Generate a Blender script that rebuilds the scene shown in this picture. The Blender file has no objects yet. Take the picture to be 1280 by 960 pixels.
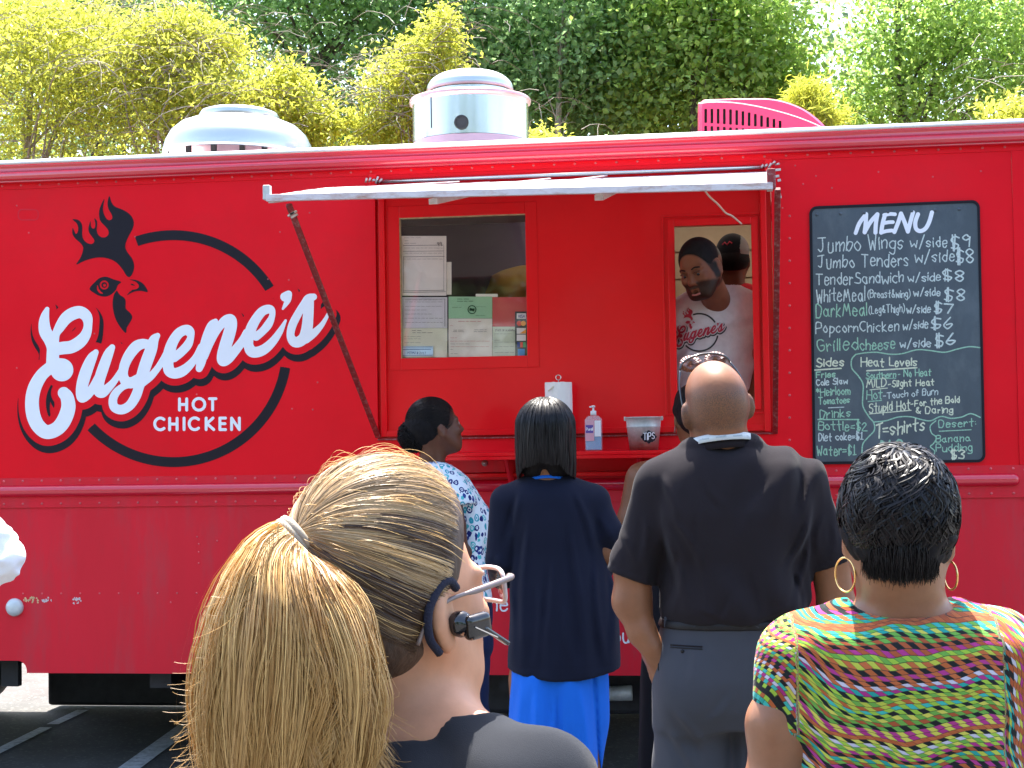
import bpy, math, random, time
import numpy as np
from mathutils import Matrix, Vector
from mathutils.geometry import tessellate_polygon
T00 = time.time()
rng = np.random.default_rng(7)
random.seed(7)
S = bpy.context.scene
COL = S.collection
# ------------------------------------------------------------------ camera
FPX = 2000.0                      # focal length in pixels of a 1280 wide frame
PSI, PITCH, ROLL, DIST, CAMH = 0.1348, 0.0330, 0.0160, 2000 / 290, 1.55
FW = np.array([-math.sin(PSI) * math.cos(PITCH), math.cos(PSI) * math.cos(PITCH), math.sin(PITCH)])
R0 = np.array([math.cos(PSI), math.sin(PSI), 0.0])
U0 = np.cross(R0, FW)
RT = R0 * math.cos(ROLL) - U0 * math.sin(ROLL)
UP = U0 * math.cos(ROLL) + R0 * math.sin(ROLL)
CAM = np.array([0.0, -DIST, CAMH])
cd = bpy.data.cameras.new('camera')
cam = bpy.data.objects.new('camera', cd)
COL.objects.link(cam)
cd.sensor_width = 36
cd.lens = 36 * FPX / 1280
cd.clip_start = 0.05
cd.clip_end = 800
cam.matrix_world = Matrix(((RT[0], UP[0], -FW[0], CAM[0]), (RT[1], UP[1], -FW[1], CAM[1]), (RT[2], UP[2], -FW[2], CAM[2]), (0, 0, 0, 1)))
S.camera = cam
# ------------------------------------------------------------------ light
SUN_EL, SUN_AZ = math.radians(66), math.radians(-14)      # azimuth from +Y, negative is to the left
W = bpy.data.worlds.new('World')
S.world = W
W.use_nodes = True
wn = W.node_tree
sky = wn.nodes.new('ShaderNodeTexSky')
sky.sky_type = 'NISHITA'
sky.sun_disc = False
sky.sun_elevation = SUN_EL
sky.sun_rotation = SUN_AZ
sky.dust_density = 2.5
sky.air_density = 1.0
bgn = wn.nodes['Background']
wn.links.new(sky.outputs[0], bgn.inputs[0])
bgn.inputs[1].default_value = 0.15
sd = bpy.data.lights.new('sun', 'SUN')
sd.energy = 4.2
sd.angle = math.radians(0.53)
sd.color = (1.0, 0.95, 0.86)
sun = bpy.data.objects.new('sun', sd)
COL.objects.link(sun)
sdir = Vector((math.sin(SUN_AZ) * math.cos(SUN_EL), math.cos(SUN_AZ) * math.cos(SUN_EL), math.sin(SUN_EL)))
sun.rotation_euler = sdir.to_track_quat('Z', 'Y').to_euler()
sun.location = (0, 8, 14)
vs = S.view_settings
vs.view_transform = 'Standard'
vs.look = 'None'
vs.gamma = 1
vs.use_curve_mapping = False
vs.exposure = 2.2
S.cycles.use_denoising = True
S.cycles.max_bounces = 8
S.cycles.transparent_max_bounces = 12
S.cycles.caustics_reflective = False
S.cycles.caustics_refractive = False

# ------------------------------------------------------------------ pixel helpers
def ray(u, v):
    return FW + RT * ((u - 640) / FPX) + UP * ((480 - v) / FPX)
def P(u, v, Y=0.0):
    r = ray(u, v)
    return CAM + r * ((Y - CAM[1]) / r[1])
def Q(u, v, d):
    return CAM + ray(u, v) * d
def pix(p):
    q = np.asarray(p) - CAM
    d = q @ FW
    return 640 + FPX * (q @ RT) / d, 480 - FPX * (q @ UP) / d, d
CF = np.array([-math.sin(PSI), math.cos(PSI), 0.0])      # level viewing direction
CR = np.array([math.cos(PSI), math.sin(PSI), 0.0])
ZU = np.array([0, 0, 1.0])
def facing(yaw, pitch=0, roll=0):
    """columns right, forward, up; yaw clockwise from the viewing direction, degrees"""
    y, p, r = map(math.radians, (yaw, pitch, roll))
    f = CF * math.cos(y) + CR * math.sin(y)
    rt = CR * math.cos(y) - CF * math.sin(y)
    f2 = f * math.cos(p) + ZU * math.sin(p)
    u2 = ZU * math.cos(p) - f * math.sin(p)
    r3 = rt * math.cos(r) - u2 * math.sin(r)
    u3 = u2 * math.cos(r) + rt * math.sin(r)
    return np.stack([r3, f2, u3], 1)

# ------------------------------------------------------------------ object helpers
def tag(o, label=None, cat=None, group=None, kind=None):
    if label: o['label'] = label
    if cat: o['category'] = cat
    if group: o['group'] = group
    if kind: o['kind'] = kind
    return o
def empty(name, loc, label=None, cat=None, group=None):
    o = bpy.data.objects.new(name, None)
    o.empty_display_size = 0.1
    COL.objects.link(o)
    o.location = [float(c) for c in loc]
    return tag(o, label, cat, group)
def wloc(o):
    v = Vector(o.location)
    while o.parent:
        o = o.parent
        v += Vector(o.location)
    return np.array(v)
def link(name, me, mat=None, parent=None):
    if isinstance(mat, str): mat = M[mat]
    if mat is not None and not me.materials: me.materials.append(mat)
    o = bpy.data.objects.new(name, me)
    COL.objects.link(o)
    if parent is not None: o.parent = parent
    return o
def mesh_np(name, V, Fa, mat=None, parent=None, smooth=True, attr=None, nper=None):
    """V (n,3) world coordinates, Fa (m,k) faces all of size k"""
    V = np.asarray(V, dtype=np.float64)
    if parent is not None: V = V - wloc(parent)
    me = bpy.data.meshes.new(name)
    Fa = np.asarray(Fa, dtype=np.int32)
    m, k = Fa.shape
    me.vertices.add(len(V)); me.vertices.foreach_set('co', V.astype(np.float32).ravel())
    me.loops.add(m * k); me.loops.foreach_set('vertex_index', Fa.ravel())
    me.polygons.add(m)
    me.polygons.foreach_set('loop_start', np.arange(0, m * k, k, dtype=np.int32))
    me.polygons.foreach_set('loop_total', np.full(m, k, dtype=np.int32))
    me.update(calc_edges=True)
    me.polygons.foreach_set('use_smooth', np.full(m, smooth))
    if attr:
        for an, av in attr.items():
            a = me.attributes.new(an, 'FLOAT', 'POINT')
            a.data.foreach_set('value', np.asarray(av, dtype=np.float32))
    return link(name, me, mat, parent)
class MB:
    """collects polygons in world space"""
    def __init__(s): s.v = []; s.f = []; s.sm = []
    def poly(s, pts, sm=False):
        b = len(s.v); s.v += [tuple(map(float, p)) for p in pts]; s.f.append(tuple(range(b, b + len(pts)))); s.sm.append(sm)
        return s
    def box(s, a, b, bev=0.0):
        x0, y0, z0 = [min(p, q) for p, q in zip(a, b)]; x1, y1, z1 = [max(p, q) for p, q in zip(a, b)]
        return s.hexa([(x0, y0, z0), (x1, y0, z0), (x1, y1, z0), (x0, y1, z0), (x0, y0, z1), (x1, y0, z1), (x1, y1, z1), (x0, y1, z1)])
    def hexa(s, c):
        b = len(s.v); s.v += [tuple(map(float, p)) for p in c]
        for f in ((0, 3, 2, 1), (4, 5, 6, 7), (0, 1, 5, 4), (1, 2, 6, 5), (2, 3, 7, 6), (3, 0, 4, 7)):
            s.f.append(tuple(b + i for i in f)); s.sm.append(False)
        return s
    def bar(s, a, b, w, h, up=(0, 0, 1)):
        a = np.array(a, float); b = np.array(b, float); d = b - a; d /= np.linalg.norm(d)
        x = np.cross(d, up); x /= np.linalg.norm(x); y = np.cross(x, d)
        x *= w / 2; y *= h / 2
        return s.hexa([a - x - y, a + x - y, b + x - y, b - x - y, a - x + y, a + x + y, b + x + y, b - x + y])
    def tube(s, pts, r, n=8, cap=True, sm=True):
        pts = [np.array(p, float) for p in pts]; k = len(pts)
        rr = r if hasattr(r, '__len__') else [r] * k
        ref = None; b = len(s.v)
        for i, p in enumerate(pts):
            t = pts[min(i + 1, k - 1)] - pts[max(i - 1, 0)]; t = t / (np.linalg.norm(t) + 1e-12)
            if ref is None:
                ref = np.cross(t, (0, 0, 1.0)) if abs(t[2]) < .9 else np.cross(t, (1.0, 0, 0))
            ref = ref - t * (ref @ t); ref /= np.linalg.norm(ref) + 1e-12
            o = np.cross(t, ref)
            for j in range(n):
                a = 2 * math.pi * j / n
                s.v.append(tuple(p + (ref * math.cos(a) + o * math.sin(a)) * rr[i]))
        for i in range(k - 1):
            for j in range(n):
                j2 = (j + 1) % n
                s.f.append((b + i * n + j, b + i * n + j2, b + (i + 1) * n + j2, b + (i + 1) * n + j)); s.sm.append(sm)
        if cap:
            s.f.append(tuple(b + j for j in range(n))[::-1]); s.sm.append(False)
            s.f.append(tuple(b + (k - 1) * n + j for j in range(n))); s.sm.append(False)
        return s
    def lathe(s, c, prof, n=32, sm=True, ax=((1, 0, 0), (0, 1, 0), (0, 0, 1)), a0=0, a1=2 * math.pi):
        """prof [(r, z)] about the axis ax[2] at c"""
        c = np.array(c, float); X, Y, Z = [np.array(q, float) for q in ax]; b = len(s.v)
        full = abs(a1 - a0 - 2 * math.pi) < 1e-6; m = n if full else n + 1
        for r, z in prof:
            for j in range(m):
                a = a0 + (a1 - a0) * j / n
                s.v.append(tuple(c + X * r * math.cos(a) + Y * r * math.sin(a) + Z * z))
        for i in range(len(prof) - 1):
            for j in range(n):
                j2 = (j + 1) % m
                s.f.append((b + i * m + j, b + i * m + j2, b + (i + 1) * m + j2, b + (i + 1) * m + j)); s.sm.append(sm)
        return s
    def build(s, name, mat=None, parent=None, bevel=0, auto=None):
        me = bpy.data.meshes.new(name)
        o0 = wloc(parent) if parent is not None else np.zeros(3)
        V = np.array(s.v) - o0
        me.from_pydata([tuple(p) for p in V], [], s.f)
        me.polygons.foreach_set('use_smooth', s.sm)
        me.update()
        o = link(name, me, mat, parent)
        if bevel:
            md = o.modifiers.new('bevel', 'BEVEL'); md.width = bevel; md.segments = 2; md.limit_method = 'ANGLE'; md.angle_limit = math.radians(40)
            md.harden_normals = False
        return o
def catmull(pts, n=8, closed=False):
    p = np.array(pts, float); k = len(p)
    if k < 3 and not closed: return np.array([p[0] + (p[-1] - p[0]) * t for t in np.linspace(0, 1, n + 1)])
    out = []
    rngi = range(k) if closed else range(k - 1)
    for i in rngi:
        if closed: a, b, c, d = p[(i - 1) % k], p[i], p[(i + 1) % k], p[(i + 2) % k]
        else:
            b, c = p[i], p[i + 1]; a = p[i - 1] if i > 0 else 2 * b - c; d = p[i + 2] if i + 2 < k else 2 * c - b
        for t in np.arange(n) / n:
            out.append(0.5 * ((2 * b) + (c - a) * t + (2 * a - 5 * b + 4 * c - d) * t * t + (3 * b - a - 3 * c + d) * t ** 3))
    if not closed: out.append(p[-1])
    return np.array(out)

# ------------------------------------------------------------------ materials
M = {}
def srgb(*c):
    return tuple(((x / 255) / 12.92 if x / 255 <= .04045 else ((x / 255 + .055) / 1.055) ** 2.4) for x in c)
def mat(name, col=(.5, .5, .5), rough=.6, metal=0, spec=.5, coat=0, var=0, vscale=8, bump=0, bscale=40, bdist=.002, dirt=None, dscale=3, damt=.3, sss=0, stretch=None, sheen=0, trans=0, coord='Object', rvar=0):
    m = bpy.data.materials.new(name); M[name] = m; m.use_nodes = True
    nt = m.node_tree; N, L = nt.nodes, nt.links; b = N['Principled BSDF']
    b.inputs['Roughness'].default_value = rough; b.inputs['Metallic'].default_value = metal
    b.inputs['Specular IOR Level'].default_value = spec; b.inputs['Coat Weight'].default_value = coat; b.inputs['Coat Roughness'].default_value = .08
    if sss:
        b.inputs['Subsurface Weight'].default_value = sss; b.inputs['Subsurface Radius'].default_value = (.012, .005, .003); b.inputs['Subsurface Scale'].default_value = 1
    if sheen: b.inputs['Sheen Weight'].default_value = sheen; b.inputs['Sheen Roughness'].default_value = .4
    tc = N.new('ShaderNodeTexCoord'); mp = N.new('ShaderNodeMapping'); L.new(tc.outputs[coord], mp.inputs[0])
    if stretch: mp.inputs['Scale'].default_value = stretch
    m['b'] = 0
    cur = None
    rgb = N.new('ShaderNodeRGB'); rgb.outputs[0].default_value = (*col, 1); cur = rgb.outputs[0]
    if var:
        no = N.new('ShaderNodeTexNoise'); no.inputs['Scale'].default_value = vscale; no.inputs['Detail'].default_value = 6; no.inputs['Roughness'].default_value = .65
        L.new(mp.outputs[0], no.inputs[0])
        mr = N.new('ShaderNodeMapRange'); mr.inputs[1].default_value = .3; mr.inputs[2].default_value = .7; mr.inputs[3].default_value = 1 - var; mr.inputs[4].default_value = 1 + var
        L.new(no.outputs[0], mr.inputs[0])
        mx = N.new('ShaderNodeVectorMath'); mx.operation = 'SCALE'; L.new(cur, mx.inputs[0]); L.new(mr.outputs[0], mx.inputs['Scale']); cur = mx.outputs[0]
        if rvar:
            mr2 = N.new('ShaderNodeMapRange'); mr2.inputs[1].default_value = .3; mr2.inputs[2].default_value = .7; mr2.inputs[3].default_value = max(0, rough - rvar); mr2.inputs[4].default_value = min(1, rough + rvar)
            L.new(no.outputs[0], mr2.inputs[0]); L.new(mr2.outputs[0], b.inputs['Roughness'])
    if dirt is not None:
        no2 = N.new('ShaderNodeTexNoise'); no2.inputs['Scale'].default_value = dscale; no2.inputs['Detail'].default_value = 8; no2.inputs['Roughness'].default_value = .7
        L.new(mp.outputs[0], no2.inputs[0])
        mr3 = N.new('ShaderNodeMapRange'); mr3.inputs[1].default_value = .5; mr3.inputs[2].default_value = .75; mr3.inputs[3].default_value = 0; mr3.inputs[4].default_value = damt
        L.new(no2.outputs[0], mr3.inputs[0])
        mi = N.new('ShaderNodeMix'); mi.data_type = 'RGBA'; L.new(mr3.outputs[0], mi.inputs[0]); L.new(cur, mi.inputs[6]); mi.inputs[7].default_value = (*dirt, 1); cur = mi.outputs[2]
    L.new(cur, b.inputs['Base Color'])
    if bump:
        nb = N.new('ShaderNodeTexNoise'); nb.inputs['Scale'].default_value = bscale; nb.inputs['Detail'].default_value = 4
        L.new(mp.outputs[0], nb.inputs[0])
        bm = N.new('ShaderNodeBump'); bm.inputs['Strength'].default_value = bump; bm.inputs['Distance'].default_value = bdist
        L.new(nb.outputs[0], bm.inputs['Height']); L.new(bm.outputs[0], b.inputs['Normal'])
    return m

# ------------------------------------------------------------------ distance-field sculpting
_NT = rng.random((32, 32, 32)).astype(np.float32)
def vnoise(X, Y, Z, s=1.0, seed=0):
    X, Y, Z = np.broadcast_arrays(X * s + seed * 3.7, Y * s + seed * 1.3, Z * s + seed * 5.1)
    xi, yi, zi = np.floor(X).astype(int), np.floor(Y).astype(int), np.floor(Z).astype(int)
    fx, fy, fz = X - xi, Y - yi, Z - zi
    fx = fx * fx * (3 - 2 * fx); fy = fy * fy * (3 - 2 * fy); fz = fz * fz * (3 - 2 * fz)
    r = 0
    for a in (0, 1):
        wx = fx if a else 1 - fx
        for b_ in (0, 1):
            wy = fy if b_ else 1 - fy
            for c in (0, 1):
                wz = fz if c else 1 - fz
                r = r + wx * wy * wz * _NT[(xi + a) % 32, (yi + b_) % 32, (zi + c) % 32]
    return r * 2 - 1
def smin(a, b, k):
    if k <= 0: return np.minimum(a, b)
    h = np.clip(.5 + .5 * (b - a) / k, 0, 1)
    return b * (1 - h) + a * h - k * h * (1 - h)
class Vol:
    def __init__(s, lo, hi, h):
        lo = np.array(lo, float); hi = np.array(hi, float); s.lo, s.h = lo, h
        n = np.ceil((hi - lo) / h).astype(int) + 1
        s.ax = [lo[i] + h * np.arange(n[i]) for i in range(3)]
        s.F = np.full(n, .3, dtype=np.float32)
    def grid(s, lo=None, hi=None):
        sl = []
        for i in range(3):
            a = 0 if lo is None else max(0, int((lo[i] - s.lo[i]) / s.h)); b_ = len(s.ax[i]) if hi is None else min(len(s.ax[i]), int((hi[i] - s.lo[i]) / s.h) + 2)
            sl.append(slice(a, max(a, b_)))
        X = s.ax[0][sl[0]][:, None, None]; Y = s.ax[1][sl[1]][None, :, None]; Z = s.ax[2][sl[2]][None, None, :]
        return tuple(sl), X, Y, Z
    def op(s, fn, lo, hi, k=0.0, mode='add', m=.06):
        lo = np.array(lo, float) - m; hi = np.array(hi, float) + m
        sl, X, Y, Z = s.grid(lo, hi)
        if min(X.size, Y.size, Z.size) == 0: return s
        d = fn(X, Y, Z); f = s.F[sl]
        if mode == 'add': s.F[sl] = smin(f, d, k)
        elif mode == 'sub': s.F[sl] = -smin(-f, d, k)
        elif mode == 'disp': s.F[sl] = f + d
        elif mode == 'int': s.F[sl] = -smin(-f, -d, k)
        return s
    def cone(s, a, b, ra, rb, k=.02, mode='add', sq=None):
        a = np.array(a, float); b = np.array(b, float); ba = b - a; L2 = ba @ ba + 1e-12
        def fn(X, Y, Z):
            px, py, pz = X - a[0], Y - a[1], Z - a[2]
            t = np.clip((px * ba[0] + py * ba[1] + pz * ba[2]) / L2, 0, 1)
            return np.sqrt((px - t * ba[0]) ** 2 + (py - t * ba[1]) ** 2 + (pz - t * ba[2]) ** 2) - (ra + (rb - ra) * t)
        r = max(ra, rb)
        return s.op(fn, np.minimum(a, b) - r, np.maximum(a, b) + r, k, mode, m=max(.02, k * 1.5) + .02)
    def chain(s, pts, rs, k=.02, mode='add'):
        for i in range(len(pts) - 1): s.cone(pts[i], pts[i + 1], rs[i], rs[i + 1], k, mode)
        return s
    def ell(s, c, r, R=None, k=.02, mode='add'):
        c = np.array(c, float); r = np.array(r, float); R = np.eye(3) if R is None else R
        def fn(X, Y, Z):
            px, py, pz = X - c[0], Y - c[1], Z - c[2]
            q = [px * R[0, i] + py * R[1, i] + pz * R[2, i] for i in range(3)]
            k0 = np.sqrt(sum((q[i] / r[i]) ** 2 for i in range(3))); k1 = np.sqrt(sum((q[i] / r[i] ** 2) ** 2 for i in range(3))) + 1e-9
            return k0 * (k0 - 1) / k1
        m = r.max()
        return s.op(fn, c - m, c + m, k, mode, m=max(.02, k * 1.5) + .02)
    def loft(s, tab, k=.03, R=None, n=2.2, o=(0, 0), grow=0, mode='add', capr=.02):
        """tab rows (z, cx, cy, a, b); horizontal sections, R 2x2 axes"""
        t = np.array(sorted(tab)); z = t[:, 0]
        R = np.eye(2) if R is None else R
        zz = np.linspace(z[0], z[-1], 60)
        def ip(c): # smooth-ish interpolation
            y = np.interp(zz, z, c); kz = np.array([1, 2, 3, 2, 1.]); kz /= kz.sum()
            yp = np.concatenate([[2 * y[0] - y[2], 2 * y[0] - y[1]], y, [2 * y[-1] - y[-2], 2 * y[-1] - y[-3]]])
            return np.convolve(yp, kz, 'valid')
        CX, CY, A, B = [ip(t[:, i]) for i in (1, 2, 3, 4)]
        def fn(X, Y, Z):
            Zc = np.clip(Z, z[0], z[-1])
            cx, cy, a, b = [np.interp(Zc, zz, q) for q in (CX, CY, A, B)]
            a = a + grow; b = b + grow
            dx, dy = X - cx, Y - cy
            px = np.abs(dx * R[0, 0] + dy * R[1, 0]); py = np.abs(dx * R[0, 1] + dy * R[1, 1])
            r = ((px / a) ** n + (py / b) ** n) ** (1 / n)
            d = (r - 1) * np.minimum(a, b)
            e = np.maximum(z[0] - Z, Z - z[-1])
            return smin(d, e, 0) * 0 - smin(-d, -e, capr)
        m = max(t[:, 3].max(), t[:, 4].max()) + grow
        lo = (t[:, 1].min() - m, t[:, 2].min() - m, z[0]); hi = (t[:, 1].max() + m, t[:, 2].max() + m, z[-1])
        return s.op(fn, lo, hi, k, mode)
    def cut(s, p, nrm, k=0.0):
        """keep the side the normal points away from"""
        p = np.array(p, float); nrm = np.array(nrm, float); nrm /= np.linalg.norm(nrm)
        sl, X, Y, Z = s.grid()
        s.F = -smin(-s.F, -((X - p[0]) * nrm[0] + (Y - p[1]) * nrm[1] + (Z - p[2]) * nrm[2]), k).astype(np.float32)
        return s
    def disp(s, fn):
        band = np.abs(s.F) < .05
        sl, X, Y, Z = s.grid()
        idx = np.nonzero(band)
        s.F[idx] += fn(s.ax[0][idx[0]], s.ax[1][idx[1]], s.ax[2][idx[2]]).astype(np.float32)
        return s
    def arr(s):
        F = s.F
        nx, ny, nz = F.shape
        ins = F < 0
        c = np.zeros((nx - 1, ny - 1, nz - 1), np.int8)
        offs = [(i, j, k) for i in (0, 1) for j in (0, 1) for k in (0, 1)]
        for i, j, k in offs: c += ins[i:nx - 1 + i, j:ny - 1 + j, k:nz - 1 + k]
        act = (c > 0) & (c < 8)
        idx = np.nonzero(act)
        vals = {o: F[idx[0] + o[0], idx[1] + o[1], idx[2] + o[2]] for o in offs}
        acc = np.zeros((len(idx[0]), 3)); cnt = np.zeros(len(idx[0]))
        for a in offs:
            for ax_ in range(3):
                if a[ax_]: continue
                b = list(a); b[ax_] = 1; b = tuple(b)
                va, vb = vals[a], vals[b]; x = (va < 0) != (vb < 0)
                t = np.where(x, va / np.where(x, va - vb, 1), 0)
                p = np.array(a, float)[None, :].repeat(len(t), 0); p[:, ax_] = t
                acc += p * x[:, None]; cnt += x
        V = (acc / cnt[:, None] + np.stack(idx, 1)) * s.h + s.lo
        vid = np.full(c.shape, -1, np.int32); vid[idx] = np.arange(len(V))
        Fs = []
        for ax_ in range(3):
            o1, o2 = [(1, 2), (2, 0), (0, 1)][ax_]
            A = ins; sh = [slice(None)] * 3
            sa = [slice(0, -1) if i == ax_ else slice(1, -1) for i in range(3)]; sb = [slice(1, None) if i == ax_ else slice(1, -1) for i in range(3)]
            ia, ib = A[tuple(sa)], A[tuple(sb)]
            e = np.nonzero(ia != ib); fl = ia[e]
            p = [e[i] + (0 if i == ax_ else 1) for i in range(3)]
            def cell(d1, d2):
                q = list(p); q[o1] = q[o1] - d1; q[o2] = q[o2] - d2
                return vid[q[0], q[1], q[2]]
            q = np.stack([cell(1, 1), cell(0, 1), cell(0, 0), cell(1, 0)], 1)
            q[~fl] = q[~fl][:, ::-1]
            Fs.append(q)
        return V, np.concatenate(Fs)
    def build(s, name, mat=None, parent=None, relax=1, attr=None):
        V, Fa = s.arr()
        if relax and len(V):
            for _ in range(relax):
                acc = np.zeros_like(V); cn = np.zeros(len(V))
                for i in range(4):
                    a, b = Fa[:, i], Fa[:, (i + 1) % 4]
                    for c in range(3): acc[:, c] += np.bincount(a, V[b, c], len(V))
                    cn += np.bincount(a, minlength=len(V))
                V = V * .5 + .5 * acc / np.maximum(cn, 1)[:, None]
        return mesh_np(name, V, Fa, mat, parent)
    def copy(s):
        c = object.__new__(Vol); c.lo, c.h, c.ax, c.F = s.lo, s.h, s.ax, s.F.copy(); return c
def strands(name, C, rad, mat, parent, tone=None, taper=(1, 1, .25), n=3):
    """C (N,S,3) centre lines; one mesh of thin tubes"""
    N, K, _ = C.shape
    t = np.gradient(C, axis=1); t /= np.linalg.norm(t, axis=2, keepdims=True) + 1e-9
    ref = np.array([.31, .52, .8]); a = np.cross(t, ref); a /= np.linalg.norm(a, axis=2, keepdims=True) + 1e-9
    b = np.cross(t, a)
    w = np.interp(np.linspace(0, 1, K), np.linspace(0, 1, len(taper)), taper)
    r = (np.asarray(rad) * np.ones(N))[:, None, None] * w[None, :, None]
    V = np.stack([C + (a * math.cos(2 * math.pi * j / n) + b * math.sin(2 * math.pi * j / n)) * r for j in range(n)], 2)
    ii = np.arange(N)[:, None, None] * K * n + np.arange(K - 1)[None, :, None] * n
    j = np.arange(n)[None, None, :]; j2 = (j + 1) % n
    F = np.stack([ii + j, ii + j2, ii + n + j2, ii + n + j], -1).reshape(-1, 4)
    at = None
    if tone is not None: at = {'tone': np.repeat(np.asarray(tone), K * n), 'along': np.tile(np.repeat(np.linspace(0, 1, K), n), N)}
    return mesh_np(name, V.reshape(-1, 3), F, mat, parent, attr=at)
def ribbons(name, C, Nn, hw, mat, parent, tone=None, taper=(1, 1, .5), roll=.5, seed=0):
    """flat strands lying on a surface: C (N,S,3) centre lines, Nn (N,S,3) outward normals"""
    g = np.random.default_rng(seed); N, K, _ = C.shape
    t = np.gradient(C, axis=1); t /= np.linalg.norm(t, axis=2, keepdims=True) + 1e-9
    s = np.cross(t, Nn); s /= np.linalg.norm(s, axis=2, keepdims=True) + 1e-9
    nn = np.cross(s, t); a = g.normal(size=(N, 1, 1)) * roll; s = s * np.cos(a) + nn * np.sin(a)
    w = np.interp(np.linspace(0, 1, K), np.linspace(0, 1, len(taper)), taper)[None, :, None] * (np.asarray(hw) * np.ones(N))[:, None, None]
    V = np.stack([C - s * w, C + s * w], 2)
    i = np.arange(N)[:, None] * K * 2 + np.arange(K - 1)[None, :] * 2
    F = np.stack([i, i + 1, i + 3, i + 2], -1).reshape(-1, 4)
    at = {'tone': np.repeat(np.asarray(tone), K * 2), 'along': np.tile(np.repeat(np.linspace(0, 1, K), 2), N)}
    return mesh_np(name, V.reshape(-1, 3), F, mat, parent, attr=at)
# ------------------------------------------------------------------ flat print traced as strokes
def field2(strokes, u0, u1, v0, v1, h):
    """strokes: list of (N,3) arrays u, v, halfwidth. returns distance field"""
    us = np.arange(u0, u1 + h, h); vs_ = np.arange(v0, v1 + h, h)
    F = np.full((len(us), len(vs_)), 99., np.float32); R = 14
    for st in strokes:
        for i in range(len(st) - 1):
            a, b = st[i], st[i + 1]; r = max(a[2], b[2]) + R
            i0, i1 = int((min(a[0], b[0]) - r - u0) / h), int((max(a[0], b[0]) + r - u0) / h) + 2
            j0, j1 = int((min(a[1], b[1]) - r - v0) / h), int((max(a[1], b[1]) + r - v0) / h) + 2
            i0, j0 = max(0, i0), max(0, j0)
            U = us[i0:i1, None]; Vv = vs_[None, j0:j1]
            if U.size == 0 or Vv.size == 0: continue
            dx, dy = b[0] - a[0], b[1] - a[1]; L2 = dx * dx + dy * dy + 1e-9
            t = np.clip(((U - a[0]) * dx + (Vv - a[1]) * dy) / L2, 0, 1)
            d = np.hypot(U - a[0] - t * dx, Vv - a[1] - t * dy) - (a[2] + (b[2] - a[2]) * t)
            F[i0:i1, j0:j1] = np.minimum(F[i0:i1, j0:j1], d)
    return us, vs_, F
def polyfield(us, vs_, poly):
    poly = np.array(poly, float); U = us[:, None]; Vv = vs_[None, :]
    ins = np.zeros((len(us), len(vs_)), bool); D = np.full(ins.shape, 1e9)
    n = len(poly)
    for i in range(n):
        a, b = poly[i], poly[(i + 1) % n]
        c = ((a[1] > Vv) != (b[1] > Vv)) & (U < (b[0] - a[0]) * (Vv - a[1]) / (b[1] - a[1] + 1e-12) + a[0])
        ins ^= c
        dx, dy = b - a; L2 = dx * dx + dy * dy + 1e-9
        t = np.clip(((U - a[0]) * dx + (Vv - a[1]) * dy) / L2, 0, 1)
        D = np.minimum(D, np.hypot(U - a[0] - t * dx, Vv - a[1] - t * dy))
    return np.where(ins, -D, D)
def fill2(us, vs_, F, place, name, mat, parent):
    """marching squares on F<0; place(u, v)->(n,3)"""
    h = us[1] - us[0]
    V = []; Fc = []
    ins = F < 0
    a, b, c, d = ins[:-1, :-1], ins[1:, :-1], ins[1:, 1:], ins[:-1, 1:]
    full = a & b & c & d; part = (a | b | c | d) & ~full
    for i in range(full.shape[0]):
        col = full[i]; j = 0; e = np.flatnonzero(np.diff(np.concatenate([[0], col.view(np.int8), [0]])))
        for s_, t_ in zip(e[::2], e[1::2]):
            k = len(V); V += [(us[i], vs_[s_]), (us[i + 1], vs_[s_]), (us[i + 1], vs_[t_]), (us[i], vs_[t_])]; Fc.append((k, k + 1, k + 2, k + 3))
    for i, j in zip(*np.nonzero(part)):
        cs = [(i, j), (i + 1, j), (i + 1, j + 1), (i, j + 1)]; pts = []
        for q in range(4):
            p, r = cs[q], cs[(q + 1) % 4]; fp, fr = F[p], F[r]
            if fp < 0: pts.append((us[p[0]], vs_[p[1]]))
            if (fp < 0) != (fr < 0):
                t = fp / (fp - fr); pts.append((us[p[0]] + (us[r[0]] - us[p[0]]) * t, vs_[p[1]] + (vs_[r[1]] - vs_[p[1]]) * t))
        if len(pts) >= 3:
            k = len(V); V += pts; Fc.append(tuple(range(k, k + len(pts))))
    if not V: return None
    V = np.array(V); W3 = place(V[:, 0], V[:, 1])
    mb = MB(); mb.v = [tuple(p) for p in W3]; mb.f = [f[::-1] for f in Fc]; mb.sm = [False] * len(Fc)
    return mb.build(name, mat, parent)
def wallplace(Y, off=0.0):
    def f(u, v):
        r = FW[None] + RT[None] * ((u - 640) / FPX)[:, None] + UP[None] * ((480 - v) / FPX)[:, None]
        p = CAM + r * ((Y - CAM[1]) / r[:, 1])[:, None]
        p[:, 1] -= off
        return p
    return f
# ================================================================== materials
mat('red_paint', (.78, .004, .015), rough=.38, spec=.13, coat=.06, var=.05, vscale=2.5, bump=.05, bscale=6, bdist=.004, dirt=(.50, .02, .025), dscale=1.7, damt=.3, rvar=.06)
mat('red_skirt', (.66, .014, .030), rough=.5, spec=.2, coat=.04, var=.06, vscale=2, bump=.06, bscale=7, bdist=.004, dirt=(.36, .06, .07), dscale=3.0, damt=.55, rvar=.1, stretch=(2.2, 1, .45))
mat('red_gloss', (.78, .003, .010), rough=.28, spec=.18, coat=.12, var=.04, vscale=3)
mat('red_rail', (.60, .006, .03), rough=.22, spec=.5, coat=.9, var=.05, vscale=4)
mat('rivet_paint', (.62, .09, .10), rough=.35, spec=.5, var=.3, vscale=30)
mat('rust_paint', (.22, .015, .018), rough=.55, var=.2, vscale=30, dirt=(.45, .38, .36), dscale=50, damt=.7)
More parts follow.
